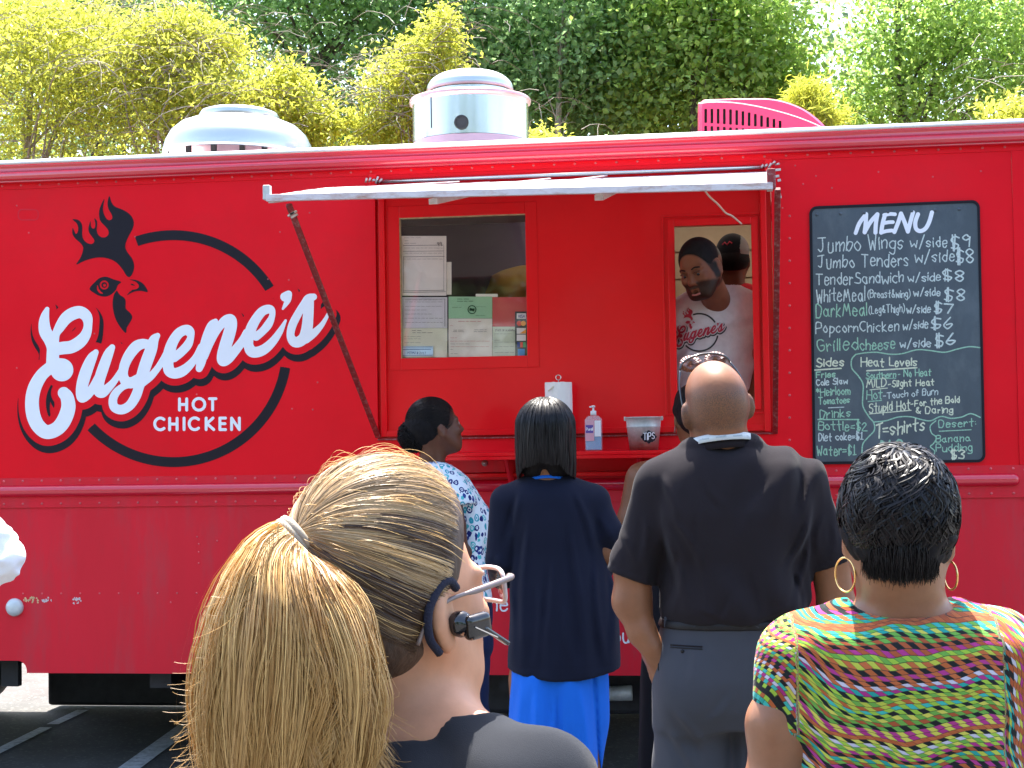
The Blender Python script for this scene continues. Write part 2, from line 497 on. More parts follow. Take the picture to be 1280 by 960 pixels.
mat('white_edge', (.75, .74, .73), rough=.45, var=.05, vscale=10, dirt=(.4, .3, .26), dscale=14, damt=.35)
mat('white_awning', (.78, .76, .74), rough=.5, var=.06, vscale=7, dirt=(.33, .2, .14), dscale=9, damt=.5)
mat('awning_edge', (.60, .56, .58), rough=.45, var=.08, vscale=20, dirt=(.30, .10, .03), dscale=11, damt=.9, stretch=(1, 1, 3))
mat('black_vinyl', (.010, .008, .014), rough=.5, spec=.2, var=.1, vscale=12)
mat('white_vinyl', (.80, .82, .88), rough=.4, var=.02, vscale=8)
mat('red_vinyl', (.60, .008, .02), rough=.3)
mat('slate', (.055, .075, .095), rough=.42, spec=.5, var=.18, vscale=5, dirt=(.16, .19, .21), dscale=4, damt=.5, stretch=(1, 1, .6))
mat('chalk_white', (.52, .60, .58), rough=.9, var=.35, vscale=160)
mat('chalk_green', (.30, .52, .38), rough=.9, var=.35, vscale=160)
mat('chalk_yellow', (.62, .66, .50), rough=.9, var=.3, vscale=160)
mat('steel', (.62, .62, .60), rough=.22, metal=1, var=.06, vscale=3, bump=.15, bscale=60, bdist=.0008, stretch=(6, 6, .3))
mat('alu_dome', (.54, .56, .58), rough=.34, metal=1, var=.05, vscale=5, bump=.1, bscale=30, bdist=.001)
mat('galv', (.50, .52, .52), rough=.5, metal=.25, var=.25, vscale=22, rvar=.1, bump=.15, bscale=60, bdist=.0006)
mat('red_tint_metal', (.60, .36, .37), rough=.35, metal=.7, var=.1, vscale=5)
_w = mat('awning_sheet_cloth', (.78, .76, .74), rough=.5, var=.06, vscale=7, dirt=(.33, .2, .14), dscale=9, damt=.5)
_wn, _wl = _w.node_tree.nodes, _w.node_tree.links; _tr = _wn.new('ShaderNodeBsdfTranslucent'); _tr.inputs[0].default_value = (.75, .72, .66, 1); _mm = _wn.new('ShaderNodeMixShader'); _mm.inputs[0].default_value = .22
_wl.new(_wn['Principled BSDF'].outputs[0], _mm.inputs[1]); _wl.new(_tr.outputs[0], _mm.inputs[2]); _wl.new(_mm.outputs[0], _wn['Material Output'].inputs[0])
mat('black_rubber', (.018, .018, .02), rough=.75, var=.2, vscale=30)
mat('dark_metal', (.03, .03, .034), rough=.6, metal=.5, var=.3, vscale=12)
mat('bolt_metal', (.55, .50, .48), rough=.4, metal=.7)
mat('beige_wall', (.42, .34, .22), rough=.6, var=.15, vscale=3)
mat('hood_steel', (.10, .08, .13), rough=.4, metal=.6, var=.2, vscale=2)
mat('lens_white', (.55, .60, .60), rough=.15, spec=.6, coat=.6, var=.06, vscale=20)
mat('pink_fibre', (.62, .035, .115), rough=.3, coat=.3, var=.05, vscale=4)
mat('slot_dark', (.012, .008, .010), rough=.8)
mat('string', (.72, .66, .52), rough=.9)
mat('scrape', (.62, .42, .22), rough=.8, var=.3, vscale=60)
mat('primer', (.62, .50, .50), rough=.8)
mat('sealant', (.45, .36, .20), rough=.7, var=.3, vscale=60)

# ================================================================== ground
def ground_mat():
    m = mat('asphalt', (.085, .083, .082), rough=.88, var=.30, vscale=2.2, bump=.6, bscale=140, bdist=.004)
    nt = m.node_tree; N, L = nt.nodes, nt.links; b = N['Principled BSDF']
    src = b.inputs['Base Color'].links[0].from_socket
    tc = N.new('ShaderNodeTexCoord'); vo = N.new('ShaderNodeTexVoronoi'); vo.inputs['Scale'].default_value = 75; L.new(tc.outputs['Object'], vo.inputs[0])
    wn_ = N.new('ShaderNodeSeparateColor'); L.new(vo.outputs['Color'], wn_.inputs[0])
    mr = N.new('ShaderNodeMapRange'); mr.inputs[1].default_value = .86; mr.inputs[2].default_value = 1.0; mr.inputs[3].default_value = 0; mr.inputs[4].default_value = .8; L.new(wn_.outputs[0], mr.inputs[0])
    mi = N.new('ShaderNodeMix'); mi.data_type = 'RGBA'; L.new(mr.outputs[0], mi.inputs[0]); L.new(src, mi.inputs[6]); mi.inputs[7].default_value = (.20, .19, .18, 1)
    L.new(mi.outputs[2], b.inputs['Base Color'])
    return m
ground_mat()
mat('line_paint', (.72, .73, .75), rough=.8, var=.2, vscale=25, dirt=(.14, .14, .15), dscale=22, damt=.9)
mat('soil', (.10, .07, .04), rough=.95, var=.4, vscale=3, bump=.5, bscale=20, bdist=.03)
mat('concrete', (.42, .40, .36), rough=.9, var=.12, vscale=6, bump=.3, bscale=60, bdist=.003)
g = MB().poly([(-14, -30, 0), (14, -30, 0), (14, 6.4, 0), (-14, 6.4, 0)]).build('asphalt_lot', 'asphalt'); tag(g, kind='structure')
g = MB().poly([(-400, -300, -.06), (400, -300, -.06), (400, 500, -.06), (-400, 500, -.06)]).build('ground', 'soil'); tag(g, kind='structure')
g = MB().box((-14, 6.4, 0), (14, 6.56, .13)).build('kerb', 'concrete', bevel=.015); tag(g, kind='structure')
def groundpt(u, v):
    r = ray(u, v); return CAM + r * (-CAM[2] / r[2])
def paintline(name, a, b, w):
    a = np.array(a); b = np.array(b); d = (b - a) / np.linalg.norm(b - a); n = np.array([-d[1], d[0], 0]) * w / 2
    z = np.array([0, 0, .004])
    o = MB().poly([a + n * 1 + z, a - n + z, b - n + z, b + n + z]).build(name, 'line_paint'); return tag(o, kind='structure')
a0, a1 = groundpt(160, 962), groundpt(272, 880)
d_ = (a1 - a0) / np.linalg.norm(a1 - a0)
LDIR = d_
paintline('ground_line', a0 - d_ * 5, a0 + d_ * 4.2, .11)  # white parking line
b0, b1 = groundpt(0, 937), groundpt(104, 888)
paintline('ground_line', b0 - d_ * .4, b0 + (b1 - b0) * .52, .07)  # short pale dashes on the asphalt, same material as the long line
paintline('ground_line', b0 + (b1 - b0) * .60, b1, .07)
paintline('ground_line', groundpt(70, 850), groundpt(108, 846), .12)  # one more short pale dash

# ================================================================== truck
def z0(*pts): return float(np.mean([P(u, v)[2] for u, v in pts]))
def x0(*pts): return float(np.mean([P(u, v)[0] for u, v in pts]))
ZR1, ZR2 = z0((0, 202.5), (1280, 149)), z0((0, 209), (1280, 156.5))
ZLIP = z0((0, 229.5), (1280, 180.5))
ZFL = z0((0, 237.5), (1200, 191))
ZRU, ZRT, ZRM, ZRB, ZRL = z0((0, 598), (1240, 581.5)), z0((0, 606.5), (1265, 592)), z0((0, 613.5), (1265, 600)), z0((0, 618), (1265, 611)), z0((0, 636))
ZBOT = z0((80, 843), (740, 843))
XH0, XH1 = x0((469, 255), (471.8, 540)), x0((966, 240), (968, 530))
ZH1, ZH0 = z0((700, 224), (966, 213)), z0((475, 549), (960, 541))
XL, XR = -5.4, 2.9
XSEAM = x0((1265, 195), (1273, 565))
TRUCKW = 2.25
truck = empty('food_truck', (0, 1.1, 0), 'long red food truck with a black and white rooster emblem and an open serving hatch', 'food truck')
def tb(name, mb, m, parent=None, bevel=0): return mb.build(name, m, parent or truck, bevel)
# side sheets
tb('side_panel', MB().box((XL, 0, ZRT - .01), (XH0, .03, ZLIP)), 'red_paint')
tb('side_panel', MB().box((XH1, 0, ZRT - .01), (XSEAM, .03, ZLIP)), 'red_paint')
tb('side_panel', MB().box((XSEAM + .004, -.002, ZRT - .01), (XR, .03, ZLIP)), 'red_paint')
tb('side_panel', MB().box((XH0, 0, ZH1), (XH1, .03, ZLIP)), 'red_paint')
tb('side_panel', MB().box((XH0, 0, ZRT - .01), (XH1, .03, ZH0)), 'red_paint')
# skirt with the stepped cut-out at the left
xs_ = x0((33, 843)); zs_ = z0((10, 826))
sk = MB()
out = [(XR, ZBOT), (XR, ZRT - .012)] + [(XL, ZRT - .012), (XL, zs_)] + [(xs_ - .045 + .045 * math.sin(t), zs_ - .045 + .045 * math.cos(t)) for t in np.linspace(0, math.pi / 2, 7)] + [(xs_, ZBOT)]
n = len(out)
sk.poly([(x, .004, z) for x, z in out]); sk.poly([(x, .03, z) for x, z in out][::-1])
for i in range(n):
    a, b = out[i], out[(i + 1) % n]; sk.poly([(a[0], .004, a[1]), (a[0], .03, a[1]), (b[0], .03, b[1]), (b[0], .004, b[1])])
tb('skirt_panel', sk, 'red_skirt')
# cornice: roof lip, dark groove, rounded moulding, flange
def extrude(prof, xa, xb, closed=False, sm=True):
    mb = MB(); k = len(prof); b = 0
    mb.v = [(xa, y, z) for y, z in prof] + [(xb, y, z) for y, z in prof]
    for i in range(k - 1): mb.f.append((i, i + 1, k + i + 1, k + i)); mb.sm.append(sm)
    mb.f.append(tuple(range(k))[::-1]); mb.sm.append(False); mb.f.append(tuple(range(k, 2 * k))); mb.sm.append(False)
    return mb
hl = ZR1 - ZR2
lip = [(-.055 + .012, ZR2)] + [(-.055 + .035 - .035 * math.cos(t), ZR2 + .004 + (hl - .004) * math.sin(t)) for t in np.linspace(0, math.pi / 2, 9)] + [(.3, ZR1 + .012), (.3, ZR2)]
tb('roof_lip', extrude(lip[::-1], XL, XR), 'white_edge')
zc1 = ZR2 - .024
corn = [(.02, ZR2 - .001), (-.046, ZR2 - .001), (-.046, ZR2 - .008), (-.030, zc1 - .002)] + [(-.034 - .016 * math.sin(t), zc1 - .005 - (zc1 - ZLIP - .012) * (1 - math.cos(t)) / 2) for t in np.linspace(0.2, math.pi, 10)] + [(-.030, ZLIP + .006), (-.034, ZLIP + .003), (-.030, ZLIP - .001), (.02, ZLIP - .001)]
tb('cornice_moulding', extrude(corn[::-1], XL, XR), 'red_rail')
tb('rivet_flange', MB().box((XL, -.004, ZFL), (XR, -.0005, ZLIP - .001)), 'red_paint')
# belt rail, half-round with a rounded end
def rail(xa, xb, zt, zb, dep):
    mb = MB(); K = 10; zc = (zt + zb) / 2; hh = (zt - zb) / 2
    prof = [(-dep * math.sin(t) ** .8, zc + hh * math.cos(t)) for t in np.linspace(0.001, math.pi, K)]
    for q in (0,):
        rows = [[(xa, y, z) for y, z in prof], [(xb - hh, y, z) for y, z in prof]]
        for e in np.linspace(0, 1, 8)[1:]:
            c = math.cos(e * math.pi / 2); s_ = math.sin(e * math.pi / 2)
            rows.append([(xb - hh + hh * s_, y * c, zc + (z - zc) * c) for y, z in prof])
        b = 0
        for r in rows: mb.v += r
        for i in range(len(rows) - 1):
            for j in range(K - 1):
                mb.f.append((i * K + j, (i + 1) * K + j, (i + 1) * K + j + 1, i * K + j + 1)[::-1]); mb.sm.append(True)
    return mb
XRE = x0((1275, 602))
tb('belt_rail', rail(XL, XRE, ZRT, z0((0, 619.5), (1265, 610)), .030), 'red_rail')
tb('rail_flange', MB().box((XL, -.0035, ZRL + .004), (XRE + .05, -.0002, ZRU)), 'red_skirt')
# rivets
rv = MB()
def rivet(x, z, r=.0062, y=-.0035):
    rv.lathe((x, y + .0005, z), [(r, 0), (r * .85, r * .42), (r * .45, r * .66), (0.0001, r * .72)], n=7, ax=((1, 0, 0), (0, 0, 1), (0, -1, 0)))
SP = .0905
for row, (zz, y) in enumerate(((ZFL + (ZLIP - ZFL) * .62, -.004), ((ZRU + ZRT) / 2 + .003, -.0035), (z0((24, 629.5), (1235, 617)), -.0035))):
    x = XL + .05
    while x < XR:
        if row == 0 or x < XRE: rivet(x, zz, y=y)
        x += SP
for k in range(13): rivet(x0((24, 0)) + 0 + k * SP * 1.0, z0((60, 742)), .005, .004)
for k in range(11): rivet(x0((987, 270 + 28 * k)), z0((987, 270 + 28 * k)), y=0)
for k in range(22): rivet(XSEAM + .02, ZRU - .02 - k * .0905 * .68 if k < 17 else ZRU - .25 - k * .06, y=-.002)
for (u, v) in ((21, 257), (21, 460), (40, 232), (335, 349), (361, 350), (390, 347), (400, 362), (365, 511), (391, 512), (397, 478), (246, 493), (118, 417), (350, 290), (387, 266), (36, 291), (169, 296), (1020, 220), (1098, 215), (1166, 221), (1220, 260), (1226, 214), (560, 610), (994, 207), (1004, 230), (246, 671), (248, 680), (248, 690), (248, 704), (271, 676), (213, 753), (136, 630), (1040, 235), (975, 300), (978, 260)):
    rivet(x0((u, v)), z0((u, v)), .0045, 0 if v < 610 else .004)
o = rv.build('rivets', 'rivet_paint', truck); tag(o, kind='stuff')
# vertical seam strip at the right
tb('seam_strip', MB().box((XSEAM, -.0045, ZRU + .002), (XSEAM + .05, -.0025, ZFL - .001)), 'red_paint')
# small stamped plate
pl = MB(); 
us_, vv_ = np.arange(20, 50, .5), np.arange(258, 278, .5)
def rrect(us, vs_, u0, v0, u1, v1, r):
    U, V_ = us[:, None], vs_[None, :]; cx, cy = (u0 + u1) / 2, (v0 + v1) / 2
    dx = np.abs(U - cx) - (u1 - u0) / 2 + r; dy = np.abs(V_ - cy) - (v1 - v0) / 2 + r
    return np.hypot(np.maximum(dx, 0), np.maximum(dy, 0)) + np.minimum(np.maximum(dx, dy), 0) - r
D = rrect(us_, vv_, 23, 262, 48, 275, 5); fill2(us_, vv_, np.abs(D) - .8, wallplace(0, .0015), 'stamped_plate', 'red_skirt', truck)
# roof and body shell
RFa, RFb = .4, 2.4
tb('roof', MB().box((XL, .3, ZR1 - .06), (-1.0, TRUCKW, ZR1 + .012)).box((2.3, .3, ZR1 - .06), (XR, TRUCKW, ZR1 + .012)).box((-1.0, .3, ZR1 - .06), (2.3, .55, ZR1 + .012)).box((-1.0, 1.75, ZR1 - .06), (2.3, TRUCKW, ZR1 + .012)), 'white_edge')
fg = bpy.data.materials.new('fibreglass'); fg.use_nodes = True; M['fibreglass'] = fg
_n, _l = fg.node_tree.nodes, fg.node_tree.links; _t = _n.new('ShaderNodeBsdfTranslucent'); _t.inputs[0].default_value = (.42, .38, .32, 1); _m = _n.new('ShaderNodeMixShader'); _m.inputs[0].default_value = .5
_n['Principled BSDF'].inputs['Base Color'].default_value = (.7, .68, .62, 1); _l.new(_n['Principled BSDF'].outputs[0], _m.inputs[1]); _l.new(_t.outputs[0], _m.inputs[2]); _l.new(_m.outputs[0], _n['Material Output'].inputs[0])
tb('added_daylight_panel', MB().poly([(-1.0, .55, ZR1), (2.3, .55, ZR1), (2.3, 1.75, ZR1), (-1.0, 1.75, ZR1)]), 'fibreglass')  # unseen panel added so soft daylight reaches the interior
tb('rear_wall', MB().box((XL, TRUCKW - .03, .62), (XR, TRUCKW, ZR1 - .062)), 'red_paint')
tb('end_wall', MB().box((XL, .031, .62), (XL + .03, TRUCKW - .031, ZR1 - .062)), 'red_paint')
tb('end_wall', MB().box((XR - .03, .031, .62), (XR, TRUCKW - .031, 1.45)), 'red_paint')  # out-of-view end with a windscreen gap added to let daylight inside
tb('end_wall', MB().box((XR - .03, .031, 2.55), (XR, TRUCKW - .031, ZR1 - .062)), 'red_paint')
for yy in (.031, 1.08, TRUCKW - .12): tb('added_windscreen_post', MB().box((XR - .03, yy, 1.451), (XR, yy + .08, 2.549)), 'red_paint')
tb('floor', MB().box((XL, .031, .66), (XR - .031, TRUCKW - .031, .74)), 'dark_metal')
# interior
XI0, XI1 = x0((480, 400)) - .5, x0((965, 400)) + .6
ib = MB()
ib.box((XI0, 1.9, .75), (XI1, 1.93, 2.70))
tb('inner_wall', ib, 'beige_wall')
for k in range(9):
    zz = 1.35 + k * .15
    tb('wall_board', MB().box((XI0, 1.885, zz), (XI1, 1.899, zz + .14)), 'beige_wall')
HW = 1.62
tb('hood', MB().hexa([(XI0, .75, 2.02), (XI0 + HW, .75, 2.02), (XI0 + HW, 1.86, 2.02), (XI0, 1.86, 2.02), (XI0, 1.0, 2.62), (XI0 + HW, 1.0, 2.62), (XI0 + HW, 1.86, 2.62), (XI0, 1.86, 2.62)]), 'hood_steel')
tb('inner_shelf', MB().box((XI0, 1.55, 1.86), (XI0 + 1.9, 1.84, 1.89)), 'hood_steel')
# hatch inner panel with the window and the serving opening
WX0, WX1, WZ0, WZ1 = x0((499, 270), (501, 446)), x0((657.5, 268), (659, 446)), z0((501, 447), (659, 445)), z0((500, 271), (657, 268))
k_ = (6.9 + .03) / 6.9
def pz(u, v, Y): return P(u, v, Y)[2]
def px_(u, v, Y): return P(u, v, Y)[0]
YI = .028
WX0, WX1 = px_(500, 360, YI), px_(658.3, 360, YI); WZ0, WZ1 = pz(580, 446.5, YI), pz(580, 269.5, YI)
OX0, OX1 = px_(844.5, 380, YI), px_(941, 380, YI); OZ0, OZ1 = pz(920, 504, YI), pz(890, 281.5, YI)
def holed(xs, zs, holes, ya, yb):
    mb = MB()
    xs = sorted(set(xs)); zs = sorted(set(zs))
    for i in range(len(xs) - 1):
        for j in range(len(zs) - 1):
            cx, cz = (xs[i] + xs[i + 1]) / 2, (zs[j] + zs[j + 1]) / 2
            if any(h[0] < cx < h[1] and h[2] < cz < h[3] for h in holes): continue
            mb.poly([(xs[i], ya, zs[j]), (xs[i + 1], ya, zs[j]), (xs[i + 1], ya, zs[j + 1]), (xs[i], ya, zs[j + 1])])
            mb.poly([(xs[i], yb, zs[j]), (xs[i], yb, zs[j + 1]), (xs[i + 1], yb, zs[j + 1]), (xs[i + 1], yb, zs[j])])
    for h in holes:
        a, b, c, d = h
        mb.poly([(a, ya, c), (a, ya, d), (a, yb, d), (a, yb, c)]).poly([(b, ya, c), (b, yb, c), (b, yb, d), (b, ya, d)])
        mb.poly([(a, ya, c), (a, yb, c), (b, yb, c), (b, ya, c)]).poly([(a, ya, d), (b, ya, d), (b, yb, d), (a, yb, d)])
    return mb
hatch = holed([XH0 + .001, WX0, WX1, OX0, OX1, XH1 - .001], [ZH0 + .001, WZ0, WZ1, OZ0, OZ1, ZH1 - .001], [(WX0, WX1, WZ0, WZ1), (OX0, OX1, OZ0, OZ1)], YI, YI + .035)
tb('hatch_panel', hatch, 'red_gloss')
def frame(name, a, b, c, d, w, ya, yb, m, bev=.002):
    mb = MB(); mb.box((a - w, ya, c - w), (a, yb, d + w)).box((b, ya, c - w), (b + w, yb, d + w)).box((a, ya, d), (b, yb, d + w)).box((a, ya, c - w), (b, yb, c))
    return tb(name, mb, m, bevel=bev)
frame('hatch_frame', XH0 + .040, XH1 - .050, ZH0 + .035, ZH1 - .01, .026, .006, YI - .001, 'red_gloss')
frame('window_frame', WX0 + .001, WX1 - .001, WZ0 + .001, WZ1 - .001, .052, YI - .005, YI - .0005, 'red_gloss', .003)
frame('opening_frame', OX0 + .001, OX1 - .001, OZ0 + .001, OZ1 - .001, .030, YI - .016, YI - .0006, 'red_gloss', .003)
frame('opening_frame', OX0 - .045, OX1 + .045, OZ0 - .04, OZ1 + .04, .008, YI - .010, YI - .0007, 'red_gloss', .002)
tb('sealant_bead', MB().box((WX0, YI + .0, WZ1 - .006), (WX1, YI + .02, WZ1 - .0005)).box((WX0, YI + .0, WZ0), (WX0 + .005, YI + .02, WZ1 - .007)), 'sealant')
# lower edge angle of the hatch
tb('hatch_sill', MB().box((XH0, -.012, ZH0 - .006), (XH1, .030, ZH0 + .0015)), 'rust_paint', bevel=.002)
tb('hatch_post', MB().box((XH1 - .048, -.006, ZH0 + .004), (XH1 - .022, .004, ZH1 - .03)), 'red_gloss', bevel=.004)
# glass
gm = bpy.data.materials.new('window_glass'); gm.use_nodes = True; M['window_glass'] = gm
N, L = gm.node_tree.nodes, gm.node_tree.links
N.clear(); ou = N.new('ShaderNodeOutputMaterial'); mx = N.new('ShaderNodeMixShader'); tr = N.new('ShaderNodeBsdfTransparent'); gl = N.new('ShaderNodeBsdfGlossy'); fr = N.new('ShaderNodeLayerWeight'); pw = N.new('ShaderNodeMath'); pw.operation = 'POWER'; pw.inputs[1].default_value = 5
gl.inputs['Roughness'].default_value = .03; tr.inputs[0].default_value = (.96, .95, .95, 1); fr.inputs[0].default_value = .5
mrf = N.new('ShaderNodeMapRange'); mrf.inputs[3].default_value = .035; mrf.inputs[4].default_value = 1.0
L.new(fr.outputs[1], pw.inputs[0]); L.new(pw.outputs[0], mrf.inputs[0]); L.new(mrf.outputs[0], mx.inputs[0]); L.new(tr.outputs[0], mx.inputs[1]); L.new(gl.outputs[0], mx.inputs[2]); L.new(mx.outputs[0], ou.inputs[0])
tb('window_pane', MB().box((WX0, YI + .012, WZ0), (WX1, YI + .016, WZ1)), 'window_glass')
# papers taped behind the glass
YP = YI + .02
def pp(x, y): return 480 + x / 4.364, 250 + y / 4.364
NPAP = [0]
def paper(x_a, y_a, x_b, y_b, col, name='paper_notice', lab=None, lift=0.0, tilt=0):
    NPAP[0] += 1
    m = mat('paper_%02d' % NPAP[0], tuple(min(.9, c * 1.22) for c in col), rough=.7, var=.05, vscale=9, bump=.2, bscale=6, bdist=.006)
    (u0, v0), (u1, v1) = pp(x_a, y_a), pp(x_b, y_b)
    y = YP + lift
    a, b, c, d = P(u0, v1, y), P(u1, v1, y), P(u1, v0, y), P(u0, v0, y)
    nx, nz = 8, 8; mb = MB(); g_ = {}
    for i in range(nx + 1):
        for j in range(nz + 1):
            s_, t_ = i / nx, j / nz
            p = (a * (1 - s_) + b * s_) * (1 - t_) + (d * (1 - s_) + c * s_) * t_
            w_ = .0008 * math.sin(5 * s_ + NPAP[0]) * math.cos(4 * t_ + NPAP[0] * 2)
            g_[i, j] = len(mb.v); mb.v.append((p[0] + tilt * (t_ - .5), p[1] + w_ + .0008, p[2]))
    for i in range(nx):
        for j in range(nz): mb.f.append((g_[i, j], g_[i + 1, j], g_[i + 1, j + 1], g_[i, j + 1])); mb.sm.append(True)
    o = tb(name, mb, m)
    if lab: o['label'] = lab
    return o
INK = {}
def ink(name, col): return mat(name, col, rough=.8)
ink('ink_grey', (.12, .11, .12)); ink('ink_red', (.55, .12, .10)); ink('ink_green', (.03, .12, .06)); ink('ink_blue', (.05, .12, .30))
def printed(lines, m, y, parent, wd=.9):
    """lines [(x0,y0,x1,y1)] in window crop coordinates, thin bars of print"""
    mb = MB(); r = random.Random(int(lines[0][0] * 7 + lines[0][1]))
    for (a, b, c, d, *w) in lines:
        ww = (w[0] if w else wd) / 4.364 / 290 / 2 * 4.364 / 1.0
        p, q = P(*pp(a, b), y), P(*pp(c, d), y); dd = (q - p) / np.linalg.norm(q - p); nn = np.cross(dd, (0, 1, 0)) * ww
        mb.poly([p - nn, p + nn, q + nn, q - nn])
    o = mb.build('print', m, parent); o['kind'] = 'stuff'
    return o
def wordlines(xa, xb, ys, seed, minw=10, maxw=34, gap=5, w=.5):
    r = random.Random(seed); L_ = []
    for y in ys:
        x = xa + r.random() * 6
        while x < xb - minw:
            e = min(xb, x + r.uniform(minw, maxw)); L_.append((x, y, e, y + r.uniform(-.5, .5), w)); x = e + gap
            if r.random() < .08: break
    return L_
p1b = paper(341, 338, 368, 516, (.62, .60, .53), lift=.0045)
p1 = paper(92, 196, 340, 522, (.66, .63, .58), lab='tall inspection score sheet with a big 99')
printed([(104, 248, 325, 246, .6), (104, 280, 325, 278, .5), (104, 310, 330, 308, .6), (104, 496, 330, 492, .5), (102, 505, 336, 500, .5), (106, 310, 106, 500, .4), (326, 250, 326, 495, .4)] + wordlines(108, 320, (206, 222, 236, 262, 290, 322), 1, w=.35), 'ink_grey', YP - .0006, p1)
p2 = paper(92, 530, 345, 698, (.56, .55, .58))
printed(wordlines(110, 320, (545, 556, 580, 600, 622, 645, 668), 2, w=.35) + [(104, 540, 335, 540, .4), (104, 540, 104, 690, .4), (332, 540, 332, 690, .6)], 'ink_grey', YP - .0006, p2)
p3 = paper(92, 699, 345, 858, (.60, .60, .46))
printed(wordlines(150, 270, (712, 724), 3, 14, 30, 6, .5) + wordlines(108, 200, (745, 757, 778), 4, w=.3), 'ink_grey', YP - .0006, p3)
p4 = paper(352, 527, 590, 646, (.28, .52, .32), lab='green printed heading of the permit certificate')
printed(wordlines(395, 540, (540, 552), 5, 16, 34, 6, .6) + [(480 - 22 * math.cos(t), 598 - 22 * math.sin(t), 480 - 22 * math.cos(t + .5), 598 - 22 * math.sin(t + .5), 1.3) for t in np.arange(0, 6.3, .5)] + [(466, 598, 494, 598, 3.0), (470, 590, 490, 606, 1.8)] + wordlines(370, 430, (586,), 8, w=.3) + wordlines(500, 560, (582, 630), 9, w=.3), 'ink_green', YP - .0006, p4)
p5 = paper(352, 647, 590, 856, (.66, .64, .56))
printed(wordlines(400, 530, (662,), 6, 16, 40, 6, .5) + wordlines(360, 580, (684, 752, 770, 800), 7, w=.35), 'ink_red', YP - .0006, p5)
printed(wordlines(375, 440, (710, 718), 10, w=.4) + wordlines(490, 560, (708, 718), 11, w=.4) + wordlines(360, 470, (785, 815, 838), 12, w=.3), 'ink_grey', YP - .0006, p5)
p6 = paper(592, 530, 781, 690, (.50, .06, .07), lab='red paper taped in the window')
p7 = paper(592, 691, 716, 856, (.50, .58, .46))
printed(wordlines(600, 710, (730, 765, 775, 800, 832), 13, w=.3), 'ink_grey', YP - .0006, p7)
p8 = paper(500, 512, 620, 529, (.75, .74, .66), lift=.004)
p9 = paper(93, 798, 268, 853, (.42, .60, .74), lift=-.0045, lab='pale blue permit sticker in the window corner')
printed([(104, 816, 256, 814, .8), (97, 802, 264, 801, .5), (97, 848, 264, 847, .5)], 'ink_blue', YP - .0052, p9)
p10 = paper(715, 608, 781, 855, (.02, .02, .03), lift=-.0045, lab='black strip of payment card emblems')
mat('card_white', (.72, .72, .72), rough=.5); mat('card_blue', (.05, .25, .60), rough=.5); mat('card_red', (.65, .05, .03), rough=.5); mat('card_orange', (.80, .35, .05), rough=.5); mat('card_green', (.05, .35, .12), rough=.5); mat('card_navy', (.02, .04, .25), rough=.5)
def quadpx(name, x_a, y_a, x_b, y_b, m, y, parent):
    return MB().poly([P(*pp(x_a, y_b), y), P(*pp(x_b, y_b), y), P(*pp(x_b, y_a), y), P(*pp(x_a, y_a), y)]).build(name, m, parent)
def discpx(name, cx, cy, r, m, y, parent):
    return MB().poly([P(*pp(cx + r * math.cos(t), cy + r * math.sin(t)), y) for t in np.linspace(0, 2 * math.pi, 17)[:-1]]).build(name, m, parent)
yc = YP - .0053
quadpx('card_emblem', 724, 618, 774, 648, 'card_white', yc, p10)
quadpx('card_emblem', 724, 698, 774, 730, 'card_white', yc, p10); quadpx('card_emblem', 724, 734, 774, 768, 'card_white', yc, p10)
quadpx('card_emblem', 730, 812, 768, 850, 'card_blue', yc, p10)
discpx('card_emblem', 738, 673, 14, 'card_red', yc, p10); discpx('card_emblem', 760, 673, 14, 'card_orange', yc - .0004, p10)
MB().poly([P(*pp(750, 722), yc - .0004), P(*pp(774, 704), yc - .0004), P(*pp(774, 728), yc - .0004), P(*pp(738, 728), yc - .0004)][::-1]).build('card_emblem', 'card_orange', p10)
for x, c in ((727, 'card_navy'), (743, 'card_red'), (759, 'card_green')): quadpx('card_emblem', x, 776, x + 14, 804, c, yc, p10)
# shelf in front of the hatch
ZSH = P(700, 564.5, -.24)[2]
XS0, XS1 = px_(455, 564, -.1), px_(975, 560, -.1)
tb('counter_shelf', MB().box((XS0, -.26, ZSH - .016), (XS1, -.001, ZSH)), 'red_gloss', bevel=.003)
tb('shelf_lip', MB().box((XS0, -.262, ZSH - .03), (XS1, -.2555, ZSH - .017)), 'red_gloss')
for xx in (x0((480, 600)), x0((640, 600)), x0((800, 600)), x0((950, 600))):
    br = MB(); tri = [(-.25, ZSH - .018), (-.006, ZSH - .018), (-.006, ZSH - .20), (-.03, ZSH - .20)]
    br.poly([(xx, y, z) for y, z in tri]); br.poly([(xx + .012, y, z) for y, z in tri][::-1])
    for i in range(4):
        a, b = tri[i], tri[(i + 1) % 4]; br.poly([(xx, a[0], a[1]), (xx + .012, a[0], a[1]), (xx + .012, b[0], b[1]), (xx, b[0], b[1])])
    tb('shelf_bracket', br, 'red_skirt')
zq0, zq1 = P(640, 590, -.05)[2], P(640, 570, -.05)[2]
tb('folded_flap', MB().box((px_(560, 580, -.05), -.055, zq0), (px_(632, 580, -.05), -.045, zq1 - .004)), 'red_skirt', bevel=.002)
tb('shelf_rail', MB().box((XS0 + .02, -.050, zq0 - .022), (XS1 - .02, -.0035, zq0 - .004)), 'red_gloss', bevel=.003)
c_ = P(606, 579, -.056)
tb('bolt', MB().lathe(c_, [(.014, 0), (.014, .004), (.007, .006), (.007, .012), (.0001, .013)], 12, ax=((1, 0, 0), (0, 0, 1), (0, -1, 0))), 'bolt_metal')
